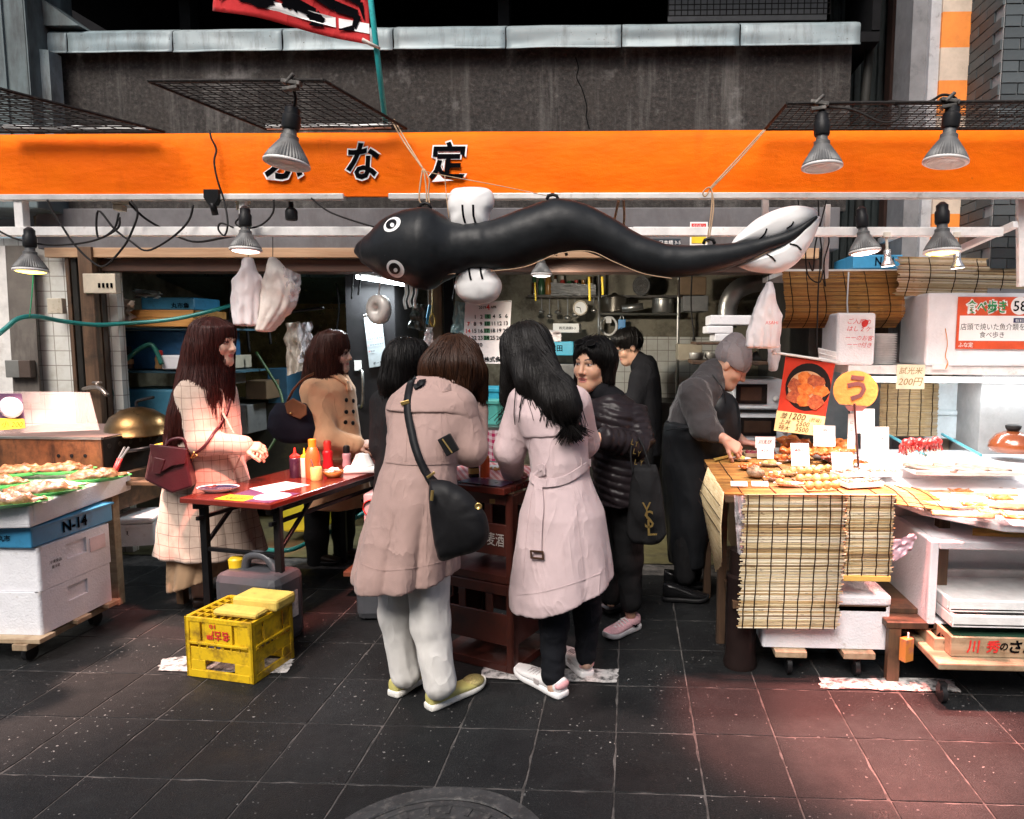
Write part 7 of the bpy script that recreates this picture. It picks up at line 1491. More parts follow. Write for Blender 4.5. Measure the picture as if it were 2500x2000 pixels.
wt=thing('wooden_tray','pale wooden tray under the open foam box','wooden tray',(xa+.5,YO+.1,za-.08));x0,x1,y0,y1,z0,z1=P(2285,1500,2.9).x,xb,2.90,3.35,za-.075,za-.004
for p,q,mt in(((x0,y0,z0),(x1,y0+.018,z1),LWOODX),((x0,y1-.018,z0),(x1,y1,z1),LWOODX),((x0,y0+.019,z0),(x0+.018,y1-.019,z1),LWOODY),((x0+.02,y0+.02,z0),(x1,y1-.02,z0+.012),LWOODX)):mb=MB();mb.span(p,q);mb.build('board',mt,wt,bevel=.002)
lc=thing('lettered_crate','pale wooden fish crate with red and black brushed lettering','crate',(P(2420,1580,2.85).x,3.0,0));yl=2.84;x0,x1=P(2322,1580,yl).x,P(2322,1580,yl).x+.6;z0,z1=P(2330,1603,yl).z,P(2330,1556,yl).z
for p,q,mt in(((x0,yl,z0),(x1,yl+.015,z1),LWOODX),((x0,yl+.4,z0),(x1,yl+.415,z1),LWOODX),((x0,yl+.016,z0),(x0+.015,yl+.399,z1),LWOODY),((x0+.016,yl+.016,z0),(x1,yl+.398,z0+.012),LWOODX)):mb=MB();mb.span(p,q);mb.build('board',mt,lc,bevel=.002)
for ch,x,wpx,mt in(('川',2376,32,REDI),('秀',2425,34,REDI),('の',2451,20,INK),('さ',2480,30,INK),('ん',2512,30,INK)):text(ch,mt,frame(P(x,1579,yl-.002),(1,0,0),(0,0,1)),box=(sz(wpx,yl),sz(33 if wpx>25 else 20,yl)),bold=.03,shear=.1,parent=lc)
text('45',INK,frame(V(x0-.002,yl+.09,(z0+z1)/2),(0,-1,0),(0,0,1)),box=(.07,.04),bold=.02,parent=lc)
mb=MB();mb.span((x0+.02,yl+.05,z0+.013),(x1,yl+.39,z1-.012));tag(mb.build('green_net',M('dark_green_net',(.01,.05,.025),.7,bump=.6,bs=90)),'dark green net packed in the lettered crate','net')
dl=thing('plywood_dolly','plywood dolly on casters under the lettered crate','dolly',(x0+.3,3.05,0));zd=z0-.002;mb=MB();mb.span((P(2290,1640,2.78).x,2.78,zd-.03),(x1,3.4,zd));mb.build('deck',LWOODX,dl,bevel=.006)
for dx,dy in((P(2310,1660,2.8).x,2.83),(x1-.1,2.83),(P(2310,1660,2.8).x,3.3)):mb=MB();q=V(dx,dy,.038);mb.lathe([(.02,-.012),(.038,-.010),(.038,.010),(.02,.012)],18,frame(q,(0,1,0),(0,0,1)));mb.box(q+V(0,0,.03),(.03,.03,.03));mb.build('caster',BLACKP,dl,smooth=True,auto=40)
# lower display boards with fillets
zd0,zd1=.742,.76;A_,B_=G(2185,1215,.76),G(2250,1243,.75);C_,D_=G(2452,1282,.75),G(2600,1300,.74)
ds=thing('display_board','white foam display board with fish fillets sloping to the street','display board',(B_+C_)/2)
pl_=[B_,C_,V(C_.x+.75,C_.y-.1,.75),V(C_.x+.75,3.62,.83),V(B_.x+.02,3.70,.84),V(B_.x-.16,3.32,.79)]
mb=MB();mb.slab([V(q.x,q.y,q.z-.03)for q in pl_],(0,0,.03));mb.build('board',FOAM,ds,bevel=.006)
for x in(B_.x+.12,C_.x+.6):mb=MB();mb.span((x,3.2,.0),(x+.05,3.25,.72));mb.build('leg',BWOODZ,ds)
mb=MB();mb.span((B_.x-.1,3.42,.60),(C_.x+.8,3.46,.70));mb.build('apron_rail',M('dull_white_board',(.45,.46,.48),.6),ds)
blind('crumpled reed mat under the display board corner',[V(xB-.02,yF+.30,ZS-.004),V(xB,yF+.16,ZS-.01),V(xB+.02,yF+.04,ZS-.05)],V(.22,-.04,-.02),REEDO,(.2,.5,.85),.0075,.0036,.008,'reed_mat',8,'reed mat')
FILT=mk_food('pale_fillet',(.22,.07,.03),(.42,.20,.09),(.62,.42,.28),30)
for i,(x,y,a,b,rz)in enumerate(((2330,1238,.13,.035,-.15),(2400,1215,.15,.03,-.1),(2350,1262,.12,.03,-.2),(2465,1240,.13,.03,-.2),(2300,1208,.10,.03,0))):
  c=G(x,y,.775);mb=MB();R3=Matrix.Rotation(rz,3,'Z')
  mb.grid(lambda u,v:c+R3@V((u-.5)*2*a,(v-.5)*2*b*math.sin(math.pi*(.08+.86*u))**.5,.004+.016*math.sin(math.pi*v)+.004*noise.noise(V(u*8,v*4,i))),16,8);tag(mb.build('fish_fillet',FILT,None,smooth=True,solid=.004),['pale fish fillet in the middle of the display board','pale fish fillet behind the middle one','pale fish fillet nearest the street edge','pale fish fillet by the right frame edge','short pale fillet near the reed mat corner'][i],'fish fillet')
# glass case top with fish tray and octopus skewers
cs_=thing('display_case','low white glass display case behind the right stall','display case',P(2330,1200,3.7));zc0=P(2300,1155,3.7).z
mb=MB();mb.span((xB+.02,3.5,.30),(xB+1.1,4.15,.86));mb.build('case_body',M('white_enamel',(.58,.61,.64),.3),cs_,bevel=.006)
for x in(2185,2320):mb=MB();mb.tube([P(x+75,1112,3.55),P(x-20,1060,4.1)],.008,6);mb.build('glass_edge',M('teal_glass_edge',(.05,.22,.27),.2),cs_)
t=thing('fish_tray','long white tray with split dried fish on the display case','tray',P(2340,1160,3.5));zt3=.864
def tq(a,b):return V(xB+.05+a,3.45+b,0)
mb=MB();c=G(2345,1150,.875);mb.box(c+V(.03,.02,.0),(.56,.24,.008));mb.build('tray_floor',PLW,t);mb=MB();mb.box(c+V(.03,-.10,.009),(.57,.012,.018));mb.build('tray_edge',M('pink_plastic_edge',(.66,.40,.38),.4),t,bevel=.003)
DRY=mk_food('dried_fish',(.02,.02,.022),(.13,.085,.065),(.34,.23,.17),40)
for i,x in enumerate((2270,2345,2400)):
  c2=G(x,1146,.885);mb=MB();R3=Matrix.Rotation(-.75,3,'Z');mb.grid(lambda u,v:c2+R3@V((u-.5)*.25,(v-.5)*.085*math.sin(math.pi*(.12+.84*u))**.6,.004+.012*math.sin(math.pi*v)),14,6);mb.build('dried_fish',DRY,t,smooth=True,solid=.003)
t=thing('octopus_skewers','bundle of red baby octopus on wooden skewers','skewers',G(2255,1130,.87));OCT=mk_food('red_octopus',(.14,.004,.006),(.30,.012,.012),(.46,.05,.03),50,.25);mb=MB();rng=random.Random(2);sk_=MB()
Yk=3.52
for i in range(14):
  x=2205+86*i/13;y=1078+rng.uniform(-6,8)+(6 if i in(0,13)else 0);q=P(x,y,Yk+rng.uniform(-.05,.05));mb.ball(q,(.021,.019,.020),None,12,8,0,.1)
  for k in range(6):a=k*1.05+i;e=q+V(.020*math.cos(a),.016*math.sin(a),-.036+rng.uniform(-.008,.008));mb.tube([q-V(0,0,.01),q.lerp(e,.5)+V(.008*math.cos(a),0,0),e,e+V(.008*math.cos(a),0,.004)],[.006,.005,.004,.002],5)
  sk_.tube([q,V(q.x+.01,q.y-.06,.872)],.0018,5)
o=mb.build('octopus',OCT,t,smooth=True);o['kind']='stuff';o=sk_.build('skewer_sticks',LWOODX,t);o['kind']='stuff'
t=thing('lidded_pot','brown lacquered pot with black knob at the right edge','pot',P(2470,1100,3.8));c=P(2470,1102,3.8);mb=MB();r=sz(52,3.8);mb.lathe([(r*.9,0),(r,.02),(r*.96,.05),(r*.7,.09),(r*.3,.11),(0,.112)],32,Matrix.Translation(c));mb.build('lid',M('brown_lacquer',(.19,.05,.018),.18,coat=.5),t,smooth=True);mb=MB();mb.lathe([(r*.2,.105),(r*.32,.125),(r*.34,.14),(r*.22,.145),(0,.143)],24,Matrix.Translation(c));mb.build('knob',CAPB,t,smooth=True)
# counter food -----------------------------------------------------------------
OR1=mk_food('glazed_orange_fish',(.30,.05,.015),(.58,.16,.035),(.72,.32,.10),30,.25);YEL1=mk_food('yellow_egg',(.40,.24,.03),(.70,.52,.12),(.78,.64,.26),24);SCA=mk_food('pale_scallop',(.24,.11,.03),(.50,.31,.11),(.66,.50,.26),38,.3);MEAT=mk_food('red_meat',(.28,.06,.04),(.46,.15,.10),(.60,.30,.22),45);PUR=mk_food('purple_food',(.10,.01,.02),(.26,.03,.05),(.40,.10,.08),60)
def dish(label,x,y,a,b,rz,food,n,spread,size,z=ZS+.004,mat=None,seed=0,tray=False,flat=.6,fname='food'):
  c=G(x,y,z)
  if tray:
    t=thing('food_tray',label,'food tray',c,None,rz);mb=MB();mb.box((0,0,.004),(2*a,2*b,.008));mb.build('tray_floor',mat or PLW,t,world=False,bevel=.003);mb=MB()
    for q,d in(((0,-b,.012),(2*a,.006,.022)),((0,b,.012),(2*a,.006,.022)),((-a,0,.012),(.006,2*b-.008,.022)),((a,0,.012),(.006,2*b-.008,.022))):mb.box(q,d)
    mb.build('tray_rim',mat or PLW,t,world=False,bevel=.002)
  else:t=plate(label,c,a,b,rz,mat or PLW,None,.014)
  mb=MB();clump(mb,c+V(0,0,.012),Matrix.Rotation(rz,3,'Z'),n,spread,size,seed,None,flat);o=mb.build(fname,food,t,smooth=True)
  if n>4:o['kind']='stuff'
  return t
dish('white dish with a rolled egg slice at the counter corner',1775,1108,.062,.04,.1,YEL1,2,(.02,.01,.004),.030,flat=.5,seed=1,fname='rolled_egg');dish('white dish with a yellow scallop near the skewers',1808,1124,.058,.04,-.1,YEL1,2,(.012,.008,.003),.026,seed=2,fname='rolled_egg')
dish('wooden tray of purple and yellow pickles',1858,1113,.10,.06,0,PUR,80,(.08,.045,.01),.011,mat=LWOODX,seed=3,tray=True,fname='pickles');dish('big white tray heaped with glazed orange fish',1992,1112,.23,.115,-.05,OR1,80,(.20,.09,.07),.034,seed=4,tray=True,flat=.55,fname='glazed_fish')
dish('plate with two grilled scallops behind the turban shell',1880,1137,.062,.038,0,SCA,4,(.035,.008,.004),.022,seed=5,fname='scallop');dish('plate of oysters in front of the price cards',1912,1160,.07,.03,0,SCA,5,(.05,.012,.006),.018,seed=6,fname='oyster');dish('plate of shellfish nearest the front edge of the counter',1925,1186,.07,.032,0,SCA,4,(.05,.012,.006),.019,seed=7,fname='oyster')
dish('white tray of red meat beside the fan handle',2072,1162,.075,.045,.35,MEAT,40,(.06,.035,.012),.014,seed=8,tray=True,fname='meat');dish('white tray of red meat nearest the counter front',2100,1186,.09,.045,.30,MEAT,40,(.07,.033,.012),.014,seed=9,tray=True,fname='meat');dish('white tray of pale meat at the counter end',2150,1160,.085,.045,.2,MEAT,34,(.065,.032,.012),.014,seed=10,tray=True,fname='meat');dish('tray of minced fish behind the meat trays',2140,1135,.085,.04,.1,MEAT,22,(.06,.025,.004),.010,seed=11,tray=True,fname='minced_fish')
for i,(x,y)in enumerate(((1965,1150),(1985,1168),(2010,1186),(2025,1170),(1995,1145))):
  t=thing('ball_skewer',['skewer of yellow fish balls farthest back','skewer of yellow fish balls in the middle row','skewer of pale fish balls at the front edge','skewer of fish balls touching the meat tray','skewer of fish balls under the leaning price card'][i],'skewer',G(x,y,ZS));c=G(x,y,ZS+.024);mb=MB()
  for k in range(4):mb.ball(c+V(-.06+.04*k,.008*k,0),(.022,.020,.020),None,10,8,0,.08)
  mb.build('fish_balls',SCA,t,smooth=True);mb=MB();mb.tube([c+V(-.13,-.014,0),c+V(.09,.02,0)],.002,5);mb.build('stick',LWOODX,t)
t=thing('turban_shell','spiral turban shell on the reed counter mat','shell',G(1842,1172,ZS));c=G(1842,1165,ZS);mb=MB();pts=[];rs_=[]
for k in range(60):a=k*.32;f=k/59;pts.append(c+V((.026*f)*math.cos(a),(.026*f)*math.sin(a)-.01*f,.062-.042*f));rs_.append(.004+.019*f)
mb.tube(pts,rs_,10);mb.build('shell',mk_food('shell_brown',(.06,.03,.02),(.30,.18,.10),(.55,.42,.30),45),t,smooth=True)
sheet('bamboo_stick','loose wooden skewer stick at the counter corner','stick',[G(1742,1122,ZS+.006),G(1790,1110,ZS+.006),G(1791,1114,ZS+.006),G(1745,1126,ZS+.006)],MATS['yellow_bamboo'],.006)
# price cards, signs
CARD=M('price_card',(.80,.78,.76),.6,var=.02,bump=0);CARDP=M('pink_price_card',(.78,.58,.56),.6,bump=0);CARDY=M('yellow_price_card',(.76,.60,.28),.6,bump=0)
for(lb,x,y,wpx,hpx,mt,ls,ln,ik)in(('pink price card with handwriting behind the pickles',1868,1094,48,26,CARDP,[('川えび',.55,.022,.01)],.1,INK),('white price card standing in the pickles tray',1869,1120,40,32,CARD,[('¥200',.6,.020,.01)],.3,REDI),('tall white price card leaning in front of the glazed fish',1955,1138,44,54,CARD,[('¥800',.7,.026,.01),('円',.45,.014,0)],.35,REDI),('white card with red seal above the glazed fish',2013,1090,52,48,CARD,[('穴子',.75,.016,.01),('◎',.8,.012,0)],.15,REDI),('white price card leaning on the meat tray',2058,1152,50,46,CARD,[('¥500',.75,.018,0),('0',.4,.014,0)],.35,REDI),('white sign reading 1/100 yen beside the fan handle',2136,1104,66,58,CARD,[('1/100円',.45,.034,.008)],.12,INK),('white card with yellow label behind the fan handle',2112,1058,44,56,CARD,[('カニ',.6,.022,.01)],.1,INK),('vertical card with red lettering beside the fan handle',2078,1095,18,80,CARD,[('に',.75,.018,0),('し',.55,.018,0),('ん',.35,.018,0)],.05,REDI)):
  Y=3.45 if y>1110 else(3.62 if y>1080 else 3.75);c=P(x,y,Y);tagcard(lb,c,sz(wpx,Y),sz(hpx,Y)*1.05,mt,ls,ik,ln)
for i,(x,lb)in enumerate(((1805,'small white name strip left on the counter front edge'),(1856,'small white name strip right on the counter front edge'))):c=G(x,1187,ZS+.004);tagcard(lb,c,.075,.026,CARD,[('さざえ' if i==0 else 'ほたて',.5,.016,0)],INK,.75)
# eel bowl poster on a pole
YQ=3.80;up=thing('eel_bowl_poster','hanging poster of a grilled eel rice bowl with yellow price list','poster',P(1960,1055,YQ));TLp,TRp,BRp,BLp=P(1918,871,YQ),P(2039,888,YQ),P(2007,1062,YQ),P(1892,1048,YQ)
def pq(a,b,o=0.0):q=TLp.lerp(TRp,a).lerp(BLp.lerp(BRp,a),b);return q-V(0,o,0)
mb=MB();mb.slab([pq(0,0),pq(0,1),pq(1,1),pq(1,0)],(0,.003,0));mb.build('sheet',M('poster_red',(.48,.04,.02),.35,bump=0),up)
def pe(ca,cb,ra,rb,o,mat,nm,n=28,jig=0):mb=MB();mb.add([pq(ca+ra*math.cos(t_)*(1+jig*random.uniform(-1,1)),cb+rb*math.sin(t_)*(1+jig*random.uniform(-1,1)),o)for t_ in[2*math.pi*k/n for k in range(n)]],[tuple(range(n))]);return mb.build(nm,mat,up)
pe(.54,.37,.46,.33,.001,CAPB,'bowl_print');pe(.52,.39,.38,.24,.002,M('rice_cream',(.50,.30,.16),.5,bump=0),'rice_print')
random.seed(11)
for i,(a,b)in enumerate(((.28,.36),(.45,.26),(.68,.28),(.80,.40),(.30,.52),(.50,.56),(.74,.56),(.50,.40))):pe(a,b,.165,.095,.003+.0004*i,OR1 if i%2 else mk_food('dark_eel_print',(.14,.02,.012),(.34,.07,.02),(.50,.16,.05),60),'eel_print',9,.2)
mb=MB();mb.slab([pq(-.02,.74,.004),pq(-.02,1.02,.004),pq(1.0,1.02,.004),pq(1.0,.74,.004)],(0,.002,0));yl_=mb.build('price_list',CARDY,up)
dx_=(TRp-TLp).normalized();dy_=(TLp-BLp).normalized()
for s,a,b,h in(('1200',.42,.79,17),('2500',.55,.88,13),('3500',.55,.96,13),('並',.14,.79,13),('上丼',.18,.88,11),('特大',.18,.96,11),('(肝吸)',.80,.81,9),('5個',.85,.89,9),('5個',.85,.95,9)):text(s,INK,frame(pq(a,b,.006),dx_,dy_),size=sz(h,YQ)*1.25,shear=.25,parent=yl_)
mb=MB();mb.tube([P(1890,861,YQ-.01),P(2052,885,YQ-.01)],.007,8);mb.ball(P(1890,861,YQ-.01),.016,n=12,m=8);mb.build('hanging_rod',WHITEP,up,smooth=True)
# round fan
YN=3.58;fn=thing('paper_fan','round orange paper fan with an eel-shaped character on a stick','fan',P(2092,1000,YN));FANO=mk_food('fan_orange',(.36,.115,.018),(.43,.15,.025),(.48,.19,.035),12,.6)
mb=MB();pts=[P(2089+55*math.cos(a),953+48*math.sin(a),YN)for a in[2*math.pi*k/40 for k in range(40)]if not(.95<a<2.2)]+[P(2060,998,YN),P(2076,984,YN),P(2096,982,YN),P(2118,992,YN)][::-1][:0];mb.slab(pts,(0,.004,0));mb.build('paper',FANO,fn)
DBR=M('dark_brown_print',(.075,.02,.018),.6,bump=0);text('う',DBR,frame(P(2091,947,YN-.001),(1,0,0),(0,0,1)),box=(sz(46,YN),sz(62,YN)),bold=.035,parent=fn,name='eel_character',lift=.002)
mb=MB();mb.tube([P(2086,985,YN),P(2091,1075,YN),P(2096,1140,YN)],[.014,.010,.012],8,flat=.4);mb.build('handle',DBR,fn);mb=MB();mb.slab([P(2062,990,YN-.001),P(2118,992,YN-.001),P(2106,1004,YN-.001),P(2072,1004,YN-.001)],(0,.003,0));mb.build('ribs',M('brown_translucent',(.13,.05,.045),.4),fn)
# shelf, tube light and boxes above
YH=3.9;sh2_=thing('wall_shelf','white shelf with a fluorescent tube above the display case','shelf',P(2300,905,YH));z0,z1=P(2300,914,YH).z,P(2300,893,YH).z
mb=MB();mb.span((P(2068,900,YH).x,YH-.02,z0),(P(2068,900,YH).x+1.4,YH+.36,z1));mb.build('board',WHITEP,sh2_,bevel=.003)
for x in(2075,2600):mb=MB();a=P(x,950,4.24);mb.span((a.x,4.22,.8),(a.x+.03,4.25,z0-.001));mb.build('upright',STEEL,sh2_)
mb=MB();zt5=P(2300,928,YH-.0).z;mb.tube([(P(2130,928,YH).x,YH+.03,zt5),(P(2130,928,YH).x+1.2,YH+.03,zt5)],.015,12);mb.build('fluorescent_tube',emis('tube_white',(1,1,1),2.2),sh2_,smooth=True)
L=bpy.data.lights.new('tube_light','AREA');L.shape='RECTANGLE';L.size=1.15;L.size_y=.03;L.energy=2;L.color=(.90,.97,1)
o=bpy.data.objects.new('tube_light',L);o.matrix_basis=Matrix.Translation((P(2130,928,YH).x+.6,YH+.03,zt5-.02));reg(o,sh2_,True)
def shelf_foam(label,x0,x1,y0,y1,Y,dep,mt=FOAM):
  a,b=P(x0,y1,Y),P(x1,y0,Y);t=thing('foam_box',label,'foam box',((a.x+b.x)/2,Y+dep/2,a.z));mb=MB();mb.span((a.x,Y,z1+.002),(b.x,Y+dep,b.z));mb.build('box',mt,t,bevel=.014);return t
t=shelf_foam('large white foam box with the red food walk poster on the shelf',2258,2700,716,890,3.86,.38)
a,b=P(2330,885,3.852),P(2700,724,3.852);pf=thing('shop_poster','red and white walking-food poster with number 58 on the foam box','poster',(a+b)/2);yq=3.852
def rp(x0,x1,y0,y1,mat,nm,o=0.0):mb=MB();A,B=P(x0,y1,yq-o),P(x1,y0,yq-o);mb.span((A.x,yq-o-.002,A.z),(B.x,yq-o,B.z));return mb.build(nm,mat,pf)
REDO=M('poster_red_orange',(.62,.085,.03),.4,bump=0);rp(2332,2660,726,852,REDO,'red_sheet');rp(2340,2650,772,832,WHI,'white_panel',.0025)
GRN=M('poster_green',(.03,.28,.09),.5,bump=0)
def ptx(s,x0,x1,y0,y1,mat,o,bd=.0):A,B=P(x0,y1,yq-o),P(x1,y0,yq-o);text(s,mat,frame((A+B)/2,(1,0,0),(0,0,1)),box=(B.x-A.x,B.z-A.z),bold=bd,parent=pf,lift=0)
ptx('食べ歩き',2356,2462,730,768,WHI,.003,.07);ptx('食べ歩き',2360,2458,733,765,GRN,.0045,.02);ptx('店頭で焼いた魚介類を',2345,2502,790,806,INK,.005);ptx('食べ歩き',2391,2452,810,825,INK,.005);ptx('ふな定',2339,2376,836,848,WHI,.003,.01)
mb=MB();mb.lathe([(1,0),(.98,.001),(0,.001)],32,frame(P(2490,747,yq-.003),(1,0,0),(0,0,1))@Matrix.Diagonal((sz(21,yq),sz(21,yq),1,1)));mb.build('number_disc',WHI,pf);ptx('58',2474,2508,735,760,INK,.006,.01);rp(2474,2510,777,788,M('navy_print',(.02,.02,.08),.5),'navy_tag',.005);ptx('有料',2478,2500,779,787,WHI,.008)
t=shelf_foam('open white foam box with red handwriting on the shelf',2040,2140,764,888,3.87,.30);A=P(2094,800,3.865)
for s,y,sz_ in(('ご入用の',785,13),('はし 2 ケ',803,13),('ーーのお客',825,12),('ーー!!付き',842,12)):text(s,REDI,frame(P(2098,y,3.866),(1,0,-.03),(.1,0,1)),size=sz(sz_,3.87)*1.1,shear=.25,parent=t,lift=.002)
mb=MB();mb.ball(P(2112,790,3.868),(.016,.003,.022),Matrix.Rotation(.5,3,'Y'),10,6);mb.build('red_blot',REDI,t)
mb=MB();a=P(2013,860,3.9)
for k in range(22):mb.tube([P(2000+42*k/21,872+12*k/21,3.86),P(1998+42*k/21,850+10*k/21,3.84)],.003,4)
for f in(0,.5,1):mb.tube([P(1999,851+22*f,3.85),P(2041,861+23*f,3.85)],.004,5)
mb.tube([P(1999,851,3.85),P(1999,851,4.1),P(2041,861,4.1)],.004,5);tag(mb.build('wire_basket',PLW,None),'white plastic lattice basket at the end of the shelf','basket')
pc=P(2157,890,3.98);t=thing('plate_stack','tall stack of white plates between the foam boxes','plates',pc)
for k in range(18):mb=MB();mb.lathe([(.055,0),(.075,.010),(.073,.011),(0,.004)],20,Matrix.Translation((pc.x,4.0,z1+.002+k*.0095)));mb.build('plate',PLW,t,smooth=True)
tg=tagcard('cream price tag 200 yen hanging from the shelf',P(2222,950,YH-.03),sz(66,YH),sz(58,YH),M('cream_card',(.78,.70,.50),.6,bump=0),[('試光米',.75,.042,0),('200円',.3,.052,0)],M('brown_ink',(.30,.18,.04),.6),.02)
t=tagcard('narrow white eel strip hanging over the shelf edge',P(2296,902,YH-.035),sz(38,YH),sz(102,YH),CARD,[('うなぎ',.75,.02,0),('使用',.45,.024,0),('ます',.2,.02,0)],M('orange_ink',(.62,.30,.10),.6),.05);mb=MB();mb.tube(spline([P(2308,802,YH-.05),P(2313,840,YH-.05),P(2308,870,YH-.05),P(2314,885,YH-.05),P(2308,902,YH-.05)],5),[.005]*16+[.007,.009,.008,.005,.002],6,flat=.3);mb.build('eel_print',M('orange_eel_print',(.66,.24,.03),.5),t)
# blinds above and showcase back
a,b=P(1910,664,4.1),P(2195,662,4.1)
blind('bulging amber reed blind half rolled over the showcase',[a,a+V(.0,-.07,-.12),a+V(.01,-.08,-.24),V(a.x-.0,4.12,P(1910,800,4.1).z)],b-a+V(0,0,.0),REEDO,(.06,.2,.34,.52,.7,.88),.0075,.0037,.004,seed=9)
a,b=P(2192,628,4.02),P(2700,640,4.02)
blind('straw reed blind behind the bright yellow lamp',[a,a+V(0,-.03,-.1),V(a.x-.01,4.02,P(2192,722,4.02).z)],b-a,REED,(.05,.15,.27,.38,.5,.62),.0075,.0037,.02,seed=10)
blind('brown reed screen standing inside the showcase',[P(2150,938,4.18),P(2146,1064,4.18)],P(2292,938,4.18)-P(2150,938,4.18),REEDB,(.12,.3,.5,.7,.9),.0075,.0037,.004,seed=11)
mb=MB();mb.tube([P(2072,664,4.0),P(2068,740,4.0),P(2070,770,4.0)],.009,8,flat=.4);mb.tube([P(2070,765,3.99),P(2060,800,3.98)],.008,6,flat=.4);mb.tube([P(2070,765,3.99),P(2082,795,3.98)],.008,6,flat=.4);tag(mb.build('white_ribbon',PAPER,None,smooth=True),'white ribbon tying up the bulging reed blind','ribbon')
t=foam_box('pale blue-white foam box with green tape in the showcase',(P(2370,1000,4.3).x,4.42,P(2370,1040,4.3).z),(.40,.28,.28),-.08,M('bluish_foam',(.62,.70,.74),.7),lid=False,groove=False);c=P(2372,985,4.26);mb=MB();mb.box(c,(.022,.012,.26),Matrix.Rotation(.12,3,'Y'));mb.build('green_tape',M('green_tape',(.02,.42,.22),.5),t)
foam_box('plain pale foam box lower in the showcase',(P(2330,1080,4.2).x,4.4,P(2330,1075,4.2).z),(.30,.25,.17),0,MATS['bluish_foam'],groove=False);film('dark green cloth hanging in the showcase',[P(2412,985,4.15),P(2490,990,4.15),P(2490,1062,4.15),P(2395,1062,4.15)],.05,'green_cloth','cloth',cloth('dark_green_cloth',(.07,.10,.08)),4)
t=thing('showcase_back','pale back panel closing the showcase on the right','panel',(2.0,4.66,.8));mb=MB();mb.span((P(2000,900,4.62).x,4.62,.5),(P(2000,900,4.62).x+1.9,4.66,1.36));mb.build('back_board',M('pale_back_board',(.22,.26,.285),.6),t);mb=MB();mb.span((P(2010,800,4.6).x,4.58,1.37),(P(2000,900,4.6).x+1.9,4.62,1.66));mb.build('upper_board',DWOOD,t)
t=thing('blue_crate','blue crate marked N-14 on top of the rolled blind','crate',P(2150,655,4.3));A,B=P(2082,655,4.3),P(2205,622,4.3);mb=MB();mb.span((A.x,4.3,A.z),(B.x,4.7,B.z));mb.build('crate_body',BLUEP,t,bevel=.006);text('N-14',INK,frame(P(2160,638,4.298),(1,0,0),(0,0,1)),box=(sz(44,4.3),sz(20,4.3)),bold=.02,parent=t)
mb=MB();A,B=P(1905,664,4.2),P(2200,656,4.2);mb.span((A.x,4.12,A.z-.02),(B.x+1.2,4.75,B.z-.012));tag(mb.build('canopy_board',WHITEP,None),'white ledge board above the reed blinds','board')
# ================================================================== shop interior
def pbox(name,label,cat,x0,x1,y0,y1,Y,dep,mat,bevel=.004,group=None):
  a,b=P(x0,y1,Y),P(x1,y0,Y);mb=MB();mb.span((a.x,Y,a.z),(b.x,Y+dep,b.z));return tag(mb.build(name,mat,None,bevel=bevel),label,cat,group)
def pbox_t(name,label,cat,x0,x1,y0,y1,Y,dep,mat,part,bevel=.004):
  a,b=P(x0,y1,Y),P(x1,y0,Y);t=thing(name,label,cat,((a.x+b.x)/2,Y+dep/2,a.z));mb=MB();mb.span((a.x,Y,a.z),(b.x,Y+dep,b.z));mb.build(part,mat,t,bevel=bevel);return t,a,b
# left: switch strip, hood, steel wall, shelves
t,a,b=pbox_t('switch_panel','beige electrical panel with four sockets by the left door post','switch panel',204,280,668,716,4.46,.05,M('beige_panel',(.52,.46,.36),.5),'panel_body')
for k in range(4):mb=MB();q=P(242+k*10,697,4.457);mb.box(q,(.012,.006,.03));mb.build('socket_slot',INK,t)
pbox('junction_box','cream wall socket on the left plywood pier','socket box',116,150,728,766,4.49,.04,CRM);pbox('grey_switch_box','grey metal switch box low on the plywood sheet','switch box',14,45,880,922,4.48,.045,M('grey_box_paint',(.14,.14,.13),.5));pbox('brown_switch_box','brown plug box beside the grey switch box','switch box',46,72,880,922,4.48,.045,M('brown_box_paint',(.06,.04,.03),.6))
t=thing('range_hood','dark teal steel range hood at the back left of the shop','range hood',P(520,700,5.8));mb=MB();A,B=P(300,760,5.6),P(860,640,5.6);mb.hexa([(A.x,5.6,B.z-.12),(B.x,5.6,B.z-.12),(B.x,6.45,B.z-.3),(A.x,6.45,B.z-.3),(A.x,5.6,B.z+.2),(B.x,5.6,B.z+.2),(B.x,6.45,B.z+.2),(A.x,6.45,B.z+.2)]);mb.build('hood_shell',M('teal_steel',(.07,.14,.14),.3,.6,dirt=(.03,.04,.03)),t)
YST=M('yellowish_steel',(.42,.33,.16),.3,.8,var=.3,dirt=(.12,.08,.03),ds=3,dlev=.5);mb=MB();mb.span((P(380,900,6.4).x,6.42,.9),(P(900,900,6.4).x,6.45,2.1));tag(mb.build('steel_backsplash',YST),'yellowed stainless panel on the back wall behind the women','wall panel')
t=thing('storage_shelf','dark steel storage shelf at the left inside the shop','shelf',P(380,1000,4.95))
for y in(800,905):A,B=P(258,y,4.8),P(560,y,4.8);mb=MB();mb.span((A.x,4.8,A.z-.015),(B.x,5.3,A.z));mb.build('shelf_board',M('teal_shelf',(.03,.08,.11),.5,dirt=(.02,.02,.02)),t)
for x in(262,552):A=P(x,900,4.82);mb=MB();mb.span((A.x,4.82,0),(A.x+.03,4.85,1.62));mb.build('upright',BLACKM,t)
for i,(y0,y1,lb)in enumerate(((757,775,'upper orange wooden fish box on the shelf'),(776,797,'lower orange wooden fish box on the shelf'))):pbox('fish_box',lb,'wooden box',266,472,y0,y1,4.78,.4,wood('orange_wood',(.36,.15,.03),(.52,.26,.07),'x'))
